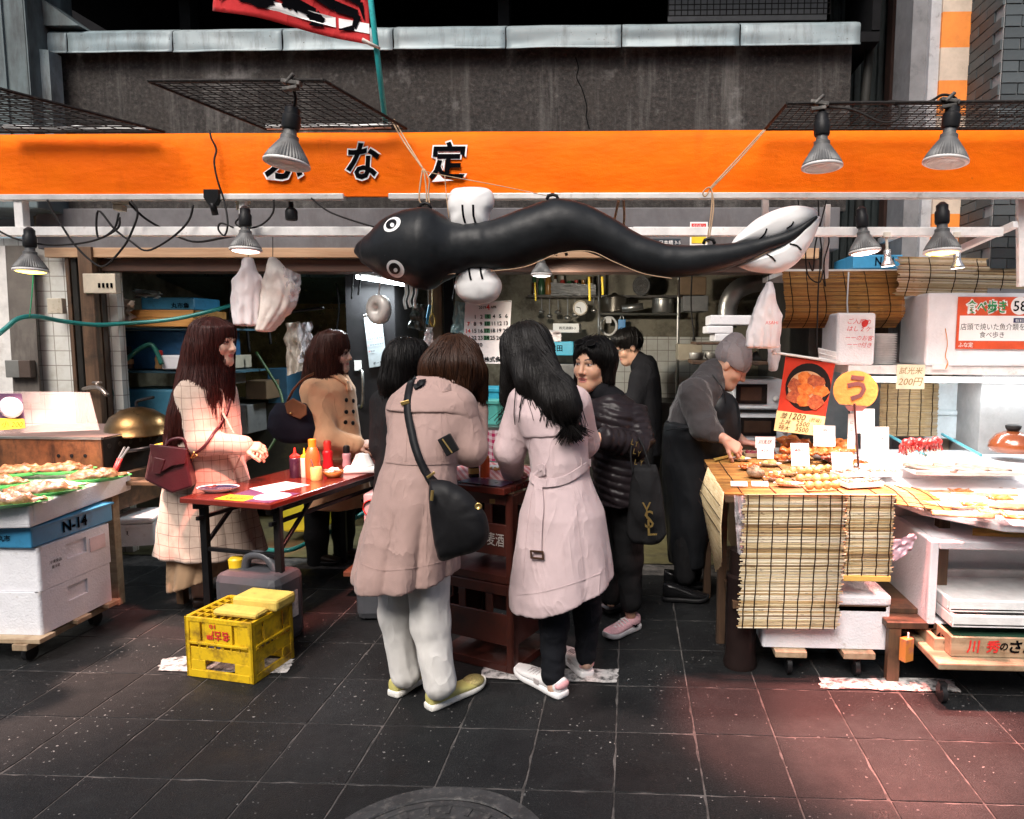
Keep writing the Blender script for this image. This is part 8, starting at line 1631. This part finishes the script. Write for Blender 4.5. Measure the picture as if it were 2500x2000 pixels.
t,a,b=pbox_t('blue_fish_box','blue foam fish box with black characters on the orange boxes','foam box',345,472,726,756,4.82,.32,BLUEP,'box',.008);text('丸市魚',INK,frame(P(440,746,4.818),(1,0,0),(0,0,1)),box=(sz(46,4.8),sz(14,4.8)),bold=.02,parent=t)
film('crumpled translucent bag on the blue fish box',[P(330,705,4.9),P(395,712,4.85),P(390,730,4.82),P(328,728,4.85)],.08,'plastic_bag','plastic bag',M('bluish_film',(.52,.62,.64),.3,bump=.8,bs=30),7);film('beige paper bag drooping from the shelf',[P(276,722,4.76),P(330,735,4.74),P(320,790,4.72),P(285,770,4.74)],.08,'paper_bag','paper bag',M('beige_film',(.52,.42,.33),.6,bump=.6,bs=20),9)
pbox('blue_bin','deep blue plastic bin on the middle shelf','bin',305,520,808,902,4.9,.35,M('deep_blue_plastic',(.02,.09,.20),.4,dirt=(.01,.03,.05)),.012);pbox('blue_tub','pale blue plastic tub under the shelf','tub',282,470,952,1040,4.85,.4,M('pale_blue_plastic',(.05,.20,.30),.5,dirt=(.03,.08,.1)),.015)
pbox('white_foam_lid','white foam box lid lying on the middle shelf','foam lid',395,452,868,902,4.78,.2,FOAMD,.008)
bottle('brown tonic bottle standing on the middle shelf',V(P(296,900,4.76).x,4.84,P(296,900,4.84).z),.16,.03,M('brown_glass',(.05,.025,.015),.2),CAPB,'waist',None,'brown_bottle',(.2,.42,M('label_orange',(.5,.25,.1),.5)));bottle('amber jar with cream label on the middle shelf',V(P(372,900,4.76).x,4.84,P(372,900,4.84).z),.13,.032,M('amber_jar',(.30,.17,.07),.3),CAPR,'waist',None,'spice_jar')
t=thing('water_tap','old brass water tap sticking out beside the door post','tap',P(240,945,4.3));BRS=M('tap_metal',(.40,.33,.28),.3,.8);mb=MB();mb.tube(spline([P(205,950,4.46),P(225,946,4.36),P(245,948,4.3),P(262,966,4.28)],4),.014,8);mb.build('spout',BRS,t,smooth=True);mb=MB();mb.tube([P(238,946,4.32),P(236,934,4.32)],.009,8);mb.tube([P(226,934,4.32),P(248,934,4.32)],.007,8);mb.build('tap_handle',BRS,t,smooth=True)
cable('dark green hose hanging down beside the blue tub',[P(262,1050,4.6),P(270,1000,4.6),P(278,940,4.62),P(288,900,4.7),P(330,860,4.75),P(362,842,4.76),P(378,850,4.76),P(395,890,4.76)],.016,M('green_hose',(.015,.13,.10),.4),name='hose',cat='hose');cable('bright green hose sagging between the two coated women',[P(625,860,5.2),P(660,915,5.2),P(685,960,5.2),P(690,1010,5.1),P(670,1075,5.0),P(632,1130,4.9)],.010,M('lime_hose',(.025,.06,.014),.5),name='hose',cat='hose');cable('teal hose snaking on the shop floor under the table',[P(560,1330,4.6),P(690,1345,4.4),P(760,1320,4.5),P(850,1275,4.6),P(900,1240,4.8),P(870,1225,4.9)],.016,TEALP,name='hose',cat='hose')
pbox('yellow_tub','yellow plastic tub on the floor under the table','tub',690,775,1225,1300,4.85,.35,M('yellow_tub_plastic',(.62,.52,.03),.4),.02)
# hanging plastic bags
BAGW=M('white_polythene',(.78,.72,.72),.4,var=.04,bump=.6,bs=24)
def hangbag(label,rows,Y,ry,mat,seed,top,name='plastic_bag'):
  t=thing(name,label,'plastic bag',P(*top,Y));soft('bag_film',[loft(rows_px([(y,xl,xr,Y,ry*(1 if i else .4))for i,(y,xl,xr)in enumerate(rows)]),(9,.10,seed,P(0,rows[0][0],Y).z+.1),.02)],mat,t,.007,.008,(16,16,8),seed);mb=MB();mb.tube([P(*top,Y),P(top[0],top[1]-60,Y)],.002,5);mb.build('hook_string',CBL,t);return t
hangbag('white carrier bag hanging below the pinkish lamp',[(632,597,616),(665,590,625),(685,572,640),(730,570,638),(794,574,634)],3.75,.05,BAGW,1,(606,630));hangbag('translucent bag of white trays hanging beside the carrier bag',[(630,660,672),(670,650,705),(705,640,728),(750,630,715),(808,628,665)],3.78,.06,M('cream_polythene',(.74,.68,.62),.45,bump=.5,bs=20),2,(666,628));film('clear film wing of the translucent bag',[P(690,650,3.74),P(735,672,3.74),P(728,735,3.74),P(695,740,3.74)],.04,'plastic_film','plastic film',None,12)
hangbag('white shirt bag with red letters hanging under the eel tail',[(690,1872,1884),(720,1858,1890),(770,1836,1905),(810,1826,1902),(848,1822,1898)],3.8,.06,BAGW,3,(1877,688));t=bpy.data.objects[list(WM)[-1]];text('ASAHI',REDI,frame(P(1884,788,3.70),(1,0,0),(0,0,1)),box=(sz(30,3.7),sz(8,3.7)),parent=None if False else bpy.data.objects['plastic_bag.002']if 'plastic_bag.002' in bpy.data.objects else None)
hangbag('limp white bag hanging behind the beanie',[(840,1872,1905),(870,1876,1903),(905,1880,1895)],4.2,.03,BAGW,4,(1890,838))
for i,(x,lb)in enumerate(((712,'pale folded towel hanging nearest the camel coat'),(742,'crumpled clear bag hanging beside the towel'))):film(lb,[P(x-16,790,5.0),P(x+20,785,5.0),P(x+26,905-30*i,5.0),P(x-12,918-30*i,5.0)],.07,'towel' if not i else 'clear_bag','towel' if not i else 'plastic bag',cloth('towel_cloth',(.55,.50,.44))if not i else None,20+i)
cable('black rail with hooks holding the towels',[P(690,765,5.05),P(740,758,5.05),P(790,752,5.05)],.012,BLACKM,name='hook_rail',cat='rail')
# fridge with calendar
t,a,b=pbox_t('refrigerator','tall dark steel refrigerator behind the camel coat','refrigerator',858,962,672,1240,5.35,.6,M('dark_steel_door',(.014,.013,.014),.6,0,dirt=(.01,.01,.01)),'cabinet',.008)
mb=MB();mb.tube(spline([P(878,905,5.34),P(885,912,5.29),P(885,985,5.29),P(876,992,5.34)],4),.012,8);mb.build('door_handle',STEEL,t,smooth=True);mb=MB();A,B=P(866,905,5.345),P(882,880,5.345);mb.span((A.x,5.34,A.z),(B.x,5.349,B.z));mb.build('sticker',PAPER,t)
def calendar(label,TL_,TR_,BR_,BL_,rows,head,yr,big,mat):
  t=thing('wall_calendar',label,'calendar',BL_);mb=MB();mb.slab([TL_,BL_,BR_,TR_],(0,.004,0));mb.build('sheet',mat,t);dx=(TR_-TL_).normalized();dy=(TL_-BL_).normalized();W=(TR_-TL_).length;H_=(TL_-BL_).length
  def at_(u,v):return TL_.lerp(TR_,u).lerp(BL_.lerp(BR_,u),v)-V(0,.004,0)
  ink,red=MB(),MB()
  for r_,row in enumerate(rows):
    for c_,d in enumerate(row):
      if d:text(str(d),None,frame(at_(.10+c_*.135,.235+r_*.115),dx,dy),size=W*.115,bold=.02,mb=(red if c_==0 else ink))
  for s,u,v,k,m_ in head:text(s,None,frame(at_(u,v),dx,dy),size=W*k,bold=.02,mb=(red if m_ else ink))
  ink.build('black_print',INK,t)['kind']='stuff';red.build('red_print',REDI,t)['kind']='stuff'
  if big:
    for r_ in range(4):mb=MB();q=at_(.505,.235+r_*.115);mb.box(q+V(0,.002,0),(W*.13,.001,H_*.075));mb.build('green_day',M('green_print',(.06,.20,.10),.6,bump=0),t)
  mb=MB();mb.tube([at_(0,0),at_(1,0)],.006,6);mb.build('top_bar',ALU,t)
APR_=[[0,1,2,3,4,5,6],[7,8,9,10,11,12,13],[14,15,16,17,18,19,20],[21,22,23,24,25,26,27],[28,29,30,0,0,0,0]];CAL=M('calendar_paper',(.72,.67,.68),.6,var=.02,bump=0)
calendar('large April calendar with green Wednesdays on the post',P(1136,740,4.95),P(1249,735,4.95),P(1240,889,4.95),P(1128,886,4.95),APR_,[('2019',.38,.085,.08,0),('4',.50,.085,.16,1),('APR',.62,.085,.07,0),('店株式会',.6,.93,.12,0)],'',True,CAL)
calendar('small April calendar on the dark refrigerator door',P(888,770,5.33),P(930,762,5.33),P(945,892,5.33),P(902,898,5.33),APR_,[('4',.5,.08,.2,1),('ボート',.5,.93,.18,0)],'',False,M('blue_white_paper',(.42,.46,.48),.6,bump=0))
# posts, hanging odds and ends
for x0,x1,mt,lb in((1046,1080,BWOODZ,'stained wooden post left of the large calendar'),(1084,1108,BLACKM,'black steel post behind the large calendar')):A,B=P(x0,800,5.1),P(x1,800,5.1);mb=MB();mb.span((A.x,5.1,0),(B.x,5.16,2.4));tag(mb.build('post',mt,None,bevel=.004),lb,'post')
t=thing('tape_roll','wrapped roll of white tape hanging in front of the refrigerator','roll',P(925,755,4.7));c=P(925,756,4.7);mb=MB();Mx=frame(c,(.85,-.5,0),(0,0,1));mb.lathe([(.035,-.03),(.095,-.028),(.1,0),(.095,.03),(.035,.032),(.03,0)],30,Mx);mb.build('roll',M('film_wrapped',(.50,.47,.44),.25,bump=.3),t,smooth=True);mb=MB();mb.tube([Mx@V(0,.09,0),P(928,690,4.7)],.005,6);mb.build('tie',PAPER,t)
for i,(x,y1,lb)in enumerate(((990,755,'knotted white string bundle left of the wooden post'),(1002,750,'second knotted white string beside the bundle'),(1015,752,'single white string nearest the wooden post'))):cable(lb,[P(x,690,4.9),P(x+2,715,4.9),P(x-3,735,4.9),P(x+1,y1,4.9)],.010,PAPER,name='string_bundle',cat='string')
film('dark mesh bag hanging left of the wooden post',[P(1008,740,5.0),P(1040,745,5.0),P(1040,810,5.0),P(996,800,5.0)],.06,'mesh_bag','bag',M('dark_film',(.04,.045,.04),.4),31);film('small clear bag hanging below the wooden post',[P(1040,800,5.0),P(1056,800,5.0),P(1058,850,5.0),P(1032,845,5.0)],.05,'clear_bag','plastic bag',BAGW,32);film('pale blue carrier bag hanging left of the calendar',[P(1112,735,4.98),P(1136,740,4.98),P(1136,815,4.98),P(1100,812,4.98)],.05,'carrier_bag','plastic bag',M('pale_teal_film',(.30,.46,.47),.4,bump=.6,bs=24),33)
cable('blue handled tool hanging on the wooden post',[P(1050,745,5.05),P(1045,770,5.05),P(1042,792,5.05)],.012,M('blue_grip',(.03,.20,.35),.4),name='tool',cat='tool');cable('yellow cord loop hanging on the wooden post',[P(1056,700,5.06),P(1055,760,5.06),P(1048,780,5.06),P(1058,798,5.06),P(1062,780,5.06),P(1056,765,5.06)],.005,M('yellow_cord',(.5,.32,.06),.6),name='cord',cat='cord')
# fluorescent fitting
t=thing('tube_light','bare fluorescent tube fitting near the shop ceiling','tube light',P(920,685,5.2));mb=MB();A,B=P(872,676,5.25),P(985,694,5.15);mb.tube([A,B],.016,10);mb.build('tube',emis('tube_cool',(.85,.95,1),12),t,smooth=True);mb=MB();mb.tube([A+V(0,0,.03),B+V(0,0,.03)],.022,6);mb.build('fitting',WHITEP,t)
L=bpy.data.lights.new('tube_light','AREA');L.shape='RECTANGLE';L.size=.5;L.size_y=.05;L.energy=9;L.color=(.85,.96,1);o=bpy.data.objects.new('tube_light',L);o.matrix_basis=Matrix.Translation((A+B)/2-V(0,0,.03));reg(o,t,True)
# kitchen on the right
mb=MB();mb.span((P(1440,900,6.4).x,6.44,.7),(P(1760,900,6.4).x,6.47,P(1500,822,6.44).z));tag(mb.build('tiled_splashback',TILEW),'white tiled splashback behind the young man','tiled wall')
t=thing('pan_rack','steel wire rack with pots on the kitchen wall','rack',P(1560,765,6.2));zr=P(1560,766,6.1).z
for k in range(6):mb=MB();mb.tube([(P(1462,766,6.1).x,6.1+k*.06,zr),(P(1655,766,6.1).x,6.1+k*.06,zr)],.006,6);mb.build('rod',STEEL,t)
mb=MB();mb.span((P(1290,725,6.2).x,6.15,P(1400,726,6.15).z),(P(1655,725,6.2).x,6.42,P(1400,720,6.15).z));mb.build('upper_shelf',M('dark_shelf',(.05,.045,.04),.5,.4),t)
for x in(1462,1655):mb=MB();A=P(x,800,6.12);mb.tube([(A.x,6.12,.9),(A.x,6.12,2.3)],.012,8);mb.build('upright',STEEL,t)
def pot(label,x,y,rpx,hpx,Y,mat,lid=True,handle=False):
  c=P(x,y,Y);r,h=sz(rpx,Y),sz(hpx,Y);t=thing('cooking_pot',label,'pot',c);mb=MB();mb.lathe([(r*.92,0),(r,.01),(r,h*.75),(r*1.05,h*.77),(r*1.05,h*.8)],28,Matrix.Translation(c));mb.build('pot_body',mat,t,smooth=True,auto=40)
  if lid:mb=MB();mb.lathe([(r*1.02,h*.8),(r*.8,h*.9),(r*.2,h),(r*.12,h*1.08),(0,h*1.1)],28,Matrix.Translation(c));mb.build('lid',mat,t,smooth=True)
  if handle:mb=MB();mb.tube([c+V(r,0,h*.6),c+V(r+.16,-.03,h*.65)],.012,8);mb.build('handle',CAPB,t,smooth=True)
pot('wide dark steel pot on the left of the wire rack',1500,764,34,44,6.2,M('dark_pot',(.10,.09,.075),.35,.7));pot('shiny steel saucepan on the right of the wire rack',1618,764,26,40,6.2,STEEL,True,True)
t=thing('rolled_foil','steel mixing cylinder lying on the wire rack','cylinder',P(1545,752,6.05));mb=MB();mb.tube([P(1518,754,6.05),P(1570,748,6.05)],.03,16);mb.build('cylinder',STEEL,t,smooth=True)
t=thing('desk_fan','round wire guard fan on top of the kitchen rack','fan',P(1570,700,6.1));c=P(1568,698,6.1);Mx=frame(c,(.85,-.5,0),(0,0,1));mb=MB();r=sz(24,6.1)
for k in range(5):mb.lathe([(r*(k+1)/5,.02),(r*(k+1)/5-.003,.024),(r*(k+1)/5-.006,.02)],24,Mx)
for k in range(16):a=k*math.pi/8;mb.tube([Mx@V(0,0,.03),Mx@V(r*math.cos(a),r*math.sin(a),.015)],.002,4)
mb.build('guard',M('fan_wire',(.22,.21,.20),.4,.6),t);mb=MB();mb.lathe([(r*.95,-.01),(r*.9,0),(0,0)],20,Mx);mb.build('blades',M('fan_blade',(.10,.12,.13),.4),t)
t=thing('wall_clock','round cream wall clock leaning on the kitchen shelf','clock',P(1417,752,6.0));Mx=frame(P(1417,752,6.0),(1,-.25,0),(.05,0,1));r=sz(18,6);mb=MB();mb.lathe([(r,-.02),(r,.012),(r*.86,.014),(r*.84,.004),(0,.004)],28,Mx);mb.build('case',M('clock_cream',(.55,.47,.36),.4),t,smooth=True,auto=40);mb=MB();mb.lathe([(r*.82,.006),(0,.0062)],24,Mx);fc=mb.build('face',PAPER,t);mb=MB();mb.tube([Mx@V(0,0,.009),Mx@V(-r*.5,r*.1,.009)],.003,4);mb.tube([Mx@V(0,0,.009),Mx@V(r*.15,-r*.6,.009)],.002,4);mb.build('hands',INK,fc)
t,a,b=pbox_t('white_carton','white carton with small print on the kitchen shelf','carton',1350,1414,790,812,5.9,.25,PAPER,'carton');text('鶴見酒舗3-3',INK,frame(P(1385,801,5.898),(1,0,0),(0,0,1)),box=(sz(40,5.9),sz(7,5.9)),parent=t)
t,a,b=pbox_t('blue_fish_box','bright blue fish box with black characters behind the pink coat','foam box',1312,1400,834,868,5.6,.35,M('cyan_foam',(.05,.36,.52),.5),'box',.008);text('鴨志田',INK,frame(P(1350,850,5.598),(1,0,0),(0,0,1)),box=(sz(46,5.6),sz(16,5.6)),bold=.02,parent=t)
film('bunch of white crumpled bags on the kitchen shelf',[P(1290,800,5.7),P(1370,808,5.7),P(1370,834,5.6),P(1290,834,5.6)],.14,'plastic_bags','plastic bag',BAGW,40);film('clear wrapped skewers on the upper kitchen shelf',[P(1345,690,6.1),P(1455,695,6.1),P(1455,722,6.05),P(1345,722,6.05)],.10,'wrapped_skewers','skewers',M('grey_film',(.30,.30,.30),.25,bump=.9,bs=40),41)
for i,(x,y0,y1)in enumerate(((1438,676,735),(1470,676,720),(1306,690,735))):cable(['yellow strap with tassel hanging before the clock','yellow strap hanging above the dark pot','short yellow tassel hanging left in the kitchen'][i],[P(x,y0,5.4),P(x+1,(y0+y1)/2,5.4),P(x+2,y1,5.4)],.010 if i<2 else .006,M('yellow_strap',(.68,.48,.03),.5),name='strap',cat='strap')
t=thing('cable_coil','coiled white extension cable hung on the tiled wall','cable',P(1486,792,6.3));mb=MB()
for k in range(3):mb.tube([P(1486+(18+k)*math.cos(a),796+(21+k)*math.sin(a),6.3)for a in[2*math.pi*j/24 for j in range(25)]],.006,5,False)
mb.build('coil',PAPER,t);mb=MB();mb.box(P(1486,782,6.29),(.05,.02,.05));mb.build('plug',PAPER,t)
t=thing('blue_pack','small blue hanging pack on the tiled wall','pack',P(1518,795,6.3));mb=MB();mb.box(P(1518,797,6.3),(sz(18,6.3),.01,sz(34,6.3)));mb.build('pack',M('bright_blue_print',(.03,.24,.55),.3),t,bevel=.006);mb=MB();mb.tube(spline([P(1513,780,6.3),P(1518,768,6.3),P(1523,780,6.3)],4),.004,5);mb.build('loop',PAPER,t)
pbox('cooking_range','dark cooking counter along the back of the kitchen','counter',1300,1760,985,1330,5.85,.55,M('dark_counter',(.035,.033,.03),.45,.4,dirt=(.08,.07,.05)),.01);pbox('grey_canopy','grey metal hood above the counter behind the pink coat','hood',1330,1450,890,925,5.5,.5,M('grey_steel',(.16,.16,.16),.4,.6))
for x0,x1,y0,y1,Y,mt,lb in((1085,1220,950,1020,4.75,'blue_crate_body','blue plastic container behind the mauve coat'),(1155,1215,980,1038,4.6,'turq','turquoise basket full of paper slips')):t,a,b=pbox_t('plastic_container',lb,'container',x0,x1,y0,y1,Y,.28,M('cyan_plastic',(.03,.28,.42),.4)if mt!='turq' else M('turquoise_plastic',(.10,.45,.40),.4),'container_body',.012);mb=MB();mb.span((a.x-.008,Y-.008,b.z-.02),(b.x+.008,Y+.29,b.z+.004));mb.build('rim',M('cyan_plastic',(.03,.28,.42),.4)if mt!='turq' else MATS['turquoise_plastic'],t,bevel=.004)
t=thing('service_counter','low counter with red gingham cloth behind the small table','counter',P(1150,1100,4.6));A,B=P(1090,1042,4.5),P(1260,1030,4.5);mb=MB();mb.span((A.x,4.5,A.z-.03),(B.x,4.95,A.z));mb.build('counter_top',STEEL,t);mb=MB();mb.grid(lambda u,v:V(A.x+(B.x-A.x)*u,4.49+.008*math.sin(u*30),A.z-.02-.26*v),30,4);mb.build('gingham_cloth',mk_ging('pink_gingham',(.80,.66,.68),(.48,.01,.10),.042),t,smooth=True);mb=MB();mb.span((A.x+.02,4.53,0),(B.x-.02,4.9,A.z-.031));mb.build('counter_base',DWOOD,t)
# right: microwaves, duct, foam trays
for i,(x0,x1,y0,y1,lb)in enumerate(((1788,1912,926,1000,'upper silver microwave oven behind the vendor'),(1796,1935,1008,1078,'lower silver microwave oven behind the vendor'))):
  Y=4.75;t,a,b=pbox_t('microwave',lb,'microwave',x0,x1,y0,y1,Y,.35,M('silver_plastic',(.55,.58,.62),.35),'casing',.012);A,B=P(x0+8,y1-14,Y-.006),P(x1-38,y0+12,Y-.006);mb=MB();mb.span((A.x,Y-.010,A.z),(B.x,Y-.001,B.z));dr=mb.build('door',M('black_glass',(.008,.007,.007),.12,bump=0),t,bevel=.006);A,B=P(x0+20,y1-22,Y-.012),P(x1-52,y0+20,Y-.012);mb=MB();mb.span((A.x,Y-.012,A.z),(B.x,Y-.0105,B.z));mb.build('window',M('brown_glass_window',(.035,.02,.014),.2),dr)
  mb=MB();mb.lathe([(.02,0),(.018,.015),(0,.015)],18,frame(P(x1-18,y1-26,Y-.001),(1,0,0),(0,0,1)));mb.build('dial',WHITEP,t,smooth=True)
pbox('oven_stand','dark steel stand under the two microwaves','stand',1790,1950,1002,1006,4.74,.38,BLACKM,.001);pbox('stand_cabinet','dark cabinet below the lower microwave','cabinet',1796,1940,1080,1400,4.76,.4,DWOOD)
t=thing('steel_duct','ribbed silver exhaust duct bending up behind the vendor','duct',P(1800,730,4.9));pts=spline([P(1775,800,4.9),P(1778,745,4.9),P(1795,712,4.9),P(1825,695,4.95),P(1850,690,5.0)],10);mb=MB();mb.tube(pts,[sz(22,4.9)*(1+.05*(k%2))for k in range(len(pts))],18);mb.build('duct',STEEL,t,smooth=True,auto=50)
for i,(x0,x1,y0,y1)in enumerate(((1734,1835,770,793),(1727,1790,796,814),(1745,1812,815,834))):pbox('foam_tray',['top grey-white foam tray stacked behind the beanie','middle foam tray of the stack sticking out left','bottom foam tray of the stack behind the beanie'][i],'foam tray',x0,x1,y0,y1,4.6,.3,FOAMD,.006)
t,a,b=pbox_t('tray_shelf','dim shelf with tools behind the vendor','shelf',1700,1890,836,842,4.55,.4,DWOOD,'board')
for i in range(5):c=P(1700+i*34,880,4.75);mb=MB();mb.lathe([(.02,0),(.045,.01),(.05,.05),(.048,.052),(0,.02)],16,Matrix.Translation(c)@Matrix.Rotation(.3*i,4,'Y'));tag(mb.build('kitchen_bowl',M('dull_ware',(.25,.24,.22),.4,.3),None,smooth=True),['leftmost','second','third','fourth','rightmost'][i]+' dull metal bowl in the row behind the vendor','bowl')
pbox('ware_shelf','shelf board carrying the row of metal bowls','shelf',1690,1890,882,890,4.6,.35,DWOOD)
t,a,b=pbox_t('notice_sticker','red and yellow shop sticker on the shutter box beside the eel','sticker',1684,1728,542,600,4.54,.004,PAPER,'sheet',0);mb=MB();A,B=P(1688,570,4.537),P(1724,546,4.537);mb.span((A.x,4.536,A.z),(B.x,4.538,B.z));mb.build('red_field',REDI,t);mb=MB();A,B=P(1688,594,4.537),P(1724,572,4.537);mb.span((A.x,4.536,A.z),(B.x,4.538,B.z));mb.build('yellow_field',MATS['menu_yellow'],t);text('クロモン',WHI,frame(P(1706,552,4.535),(1,0,0),(0,0,1)),box=(sz(28,4.5),sz(8,4.5)),parent=t)
t,a,b=pbox_t('address_plate','dark blue address plate reading 3-5 behind the eel','address plate',1594,1662,583,606,4.54,.005,M('dark_plate',(.02,.03,.04),.4),'plate',0);text('日本橋 3-5',WHI,frame(P(1636,592,4.538),(1,0,0),(0,0,1)),box=(sz(50,4.5),sz(10,4.5)),parent=t)
# ================================================================== extra kitchen and counter clutter
rng=random.Random(21)
LAD=M('dull_steel_tool',(.30,.29,.27),.35,.8)
for i,x in enumerate((1322,1342,1362,1386,1404,1450)):
  t=thing('ladle',['first','second','third','fourth','fifth','sixth'][i]+' steel ladle from the left hanging under the kitchen shelf','ladle',P(x,760,6.1),'ladles under the kitchen shelf');y1=752+rng.uniform(0,22);mb=MB();mb.tube([P(x,728,6.1),P(x+rng.uniform(-3,3),y1,6.1)],.005,6);mb.build('handle',LAD,t);mb=MB();mb.ball(P(x,y1+6,6.1),(.028,.028,.02),None,12,8);mb.build('scoop',LAD,t,smooth=True)
BOTC=[M('bottle_brown',(.06,.025,.01),.2),M('bottle_green',(.03,.09,.04),.2),M('bottle_amber',(.30,.14,.03),.25),M('bottle_white',(.5,.48,.44),.4),M('bottle_redcap',(.35,.03,.02),.4)]
for i in range(9):
  x=1305+i*17;Y=6.2;c=P(x,720,Y);bottle(['first','second','third','fourth','fifth','sixth','seventh','eighth','ninth'][i]+' condiment bottle from the left on the upper kitchen shelf',c,rng.uniform(.12,.2),rng.uniform(.022,.032),BOTC[i%5],BOTC[(i*3+1)%5],rng.choice(('waist','neck')),None,'condiment_bottle')
DK=[M('dim_box_brown',(.12,.075,.04),.7,dirt=(.04,.03,.02)),M('dim_box_grey',(.14,.14,.14),.6,dirt=(.05,.05,.05)),M('dim_box_blue',(.03,.09,.15),.5),M('dim_box_cream',(.34,.30,.23),.7)]
for i,(x0,x1,y0,y1,Y,k,lb)in enumerate(((1660,1725,676,720,5.6,0,'brown carton stacked high behind the vendor'),(1668,1730,722,760,5.6,1,'grey box under the high brown carton'),(1655,1715,840,880,5.4,3,'cream box beside the metal bowls'),(490,545,905,940,4.95,1,'grey crate low on the left shelf'),(480,560,868,900,5.0,3,'cream box on the left shelf behind the red hair'),(600,650,930,975,5.3,0,'brown carton on the floor shelf behind the checked coat'),(655,700,900,985,5.5,2,'dark blue drum behind the towel'),(545,600,990,1060,5.2,1,'grey sink cabinet behind the checked coat'),(1225,1290,905,950,5.3,3,'cream carton behind the long black hair'),(1120,1160,900,948,5.2,1,'grey box above the blue container'))):pbox('storage_box',lb,'box',x0,x1,y0,y1,Y,.3,DK[k],.006)
pbox('work_bench','dark work bench along the left back of the shop','bench',440,860,985,1240,5.5,.5,M('bench_dark',(.03,.028,.022),.5,dirt=(.07,.06,.03)),.01)
for i,x in enumerate((560,605,650,820)):cable(['dark hook chain hanging over the work bench','thin brown cord hanging beside the drum','dark rubber tube hanging by the towel','black cord hanging at the refrigerator edge'][i],[P(x,690,5.5),P(x+rng.uniform(-8,8),760,5.5),P(x+rng.uniform(-12,12),830+30*i%50,5.5)],rng.uniform(.006,.012),CBL)
for i,(x,y0,y1)in enumerate(((860,650,730),(880,665,720),(1045,640,700),(1105,650,735),(1660,640,780),(1690,660,830))):cable(['cord hanging left of the tube light','short cord over the refrigerator','cord hanging above the wooden post','cord hanging beside the pale blue bag','cable falling along the rack upright','cable falling behind the foam tray stack'][i],[P(x,y0,4.95),P(x+rng.uniform(-6,6),(y0+y1)/2,4.95),P(x+rng.uniform(-8,8),y1,4.95)],.006)
# more goods on the stall counter
for i,(x,y,a,b,rz,fd,n_,sp,s_,lb)in enumerate(((1908,1128,.06,.04,.2,OR1,26,(.045,.025,.02),.018,'small dish of glazed fish between the price cards'),(1955,1126,.07,.04,0,SCA,30,(.055,.028,.02),.016,'dish of fried bites behind the fish balls'),(1828,1145,.055,.035,.1,OR1,20,(.04,.02,.015),.016,'small dish of orange roe beside the turban shell'),(2040,1128,.07,.045,.1,MEAT,36,(.055,.03,.02),.016,'dish of red slices in front of the big tray'),(1890,1172,.05,.03,0,OR1,18,(.035,.018,.012),.014,'dish of orange shellfish near the front strips'),(2095,1140,.06,.04,.2,OR1,24,(.045,.026,.016),.016,'dish of glazed slices beside the fan handle'))):dish(lb,x,y,a,b,rz,fd,n_,sp,s_,seed=30+i,flat=.6)
for i in range(7):
  c=G(1930+i*19,1100+(i%2)*7,ZS+.06);mb=MB();R3=Matrix.Rotation(rng.uniform(-.5,.5),3,'Z')@Matrix.Rotation(rng.uniform(-.25,.25),3,'X');mb.grid(lambda u,v:c+R3@V((u-.5)*.11,(v-.5)*.055,.012*math.sin(math.pi*v)+.006*math.sin(u*14)),14,6);tag(mb.build('eel_fillet',OR1,None,smooth=True,solid=.010),['first','second','third','fourth','fifth','sixth','seventh'][i]+' glazed eel fillet from the left in the big tray','eel fillet','eel fillets in the big tray')
for i,(x,y)in enumerate(((2290,1228),(2370,1236),(2440,1222),(2420,1256),(2480,1268),(2345,1205),(2460,1200))):
  c=G(x,y,.78);t=thing('fillet_tray',['white tray of orange fillets nearest the reed mat corner','white tray of orange fillets in the board middle','white tray of orange fillets behind the long fillet','white tray of orange fillets near the street edge','white tray of orange fillets at the right front','white tray of orange fillets behind the board middle','white tray of orange fillets at the right back'][i],'food tray',c,None,rng.uniform(-.3,.1));mb=MB();mb.box((0,0,.003),(.12,.07,.006));mb.build('tray',PLW,t,bevel=.002,world=False)
  for k in range(3):mb=MB();mb.grid(lambda u,v:V((u-.5)*.10,(v-.5)*.022+(k-1)*.02,.008+.010*math.sin(math.pi*v)+.003*math.sin(u*11+k)),10,5);mb.build('fillet',OR1 if(i+k)%3 else FILT,t,smooth=True,solid=.003,world=False)
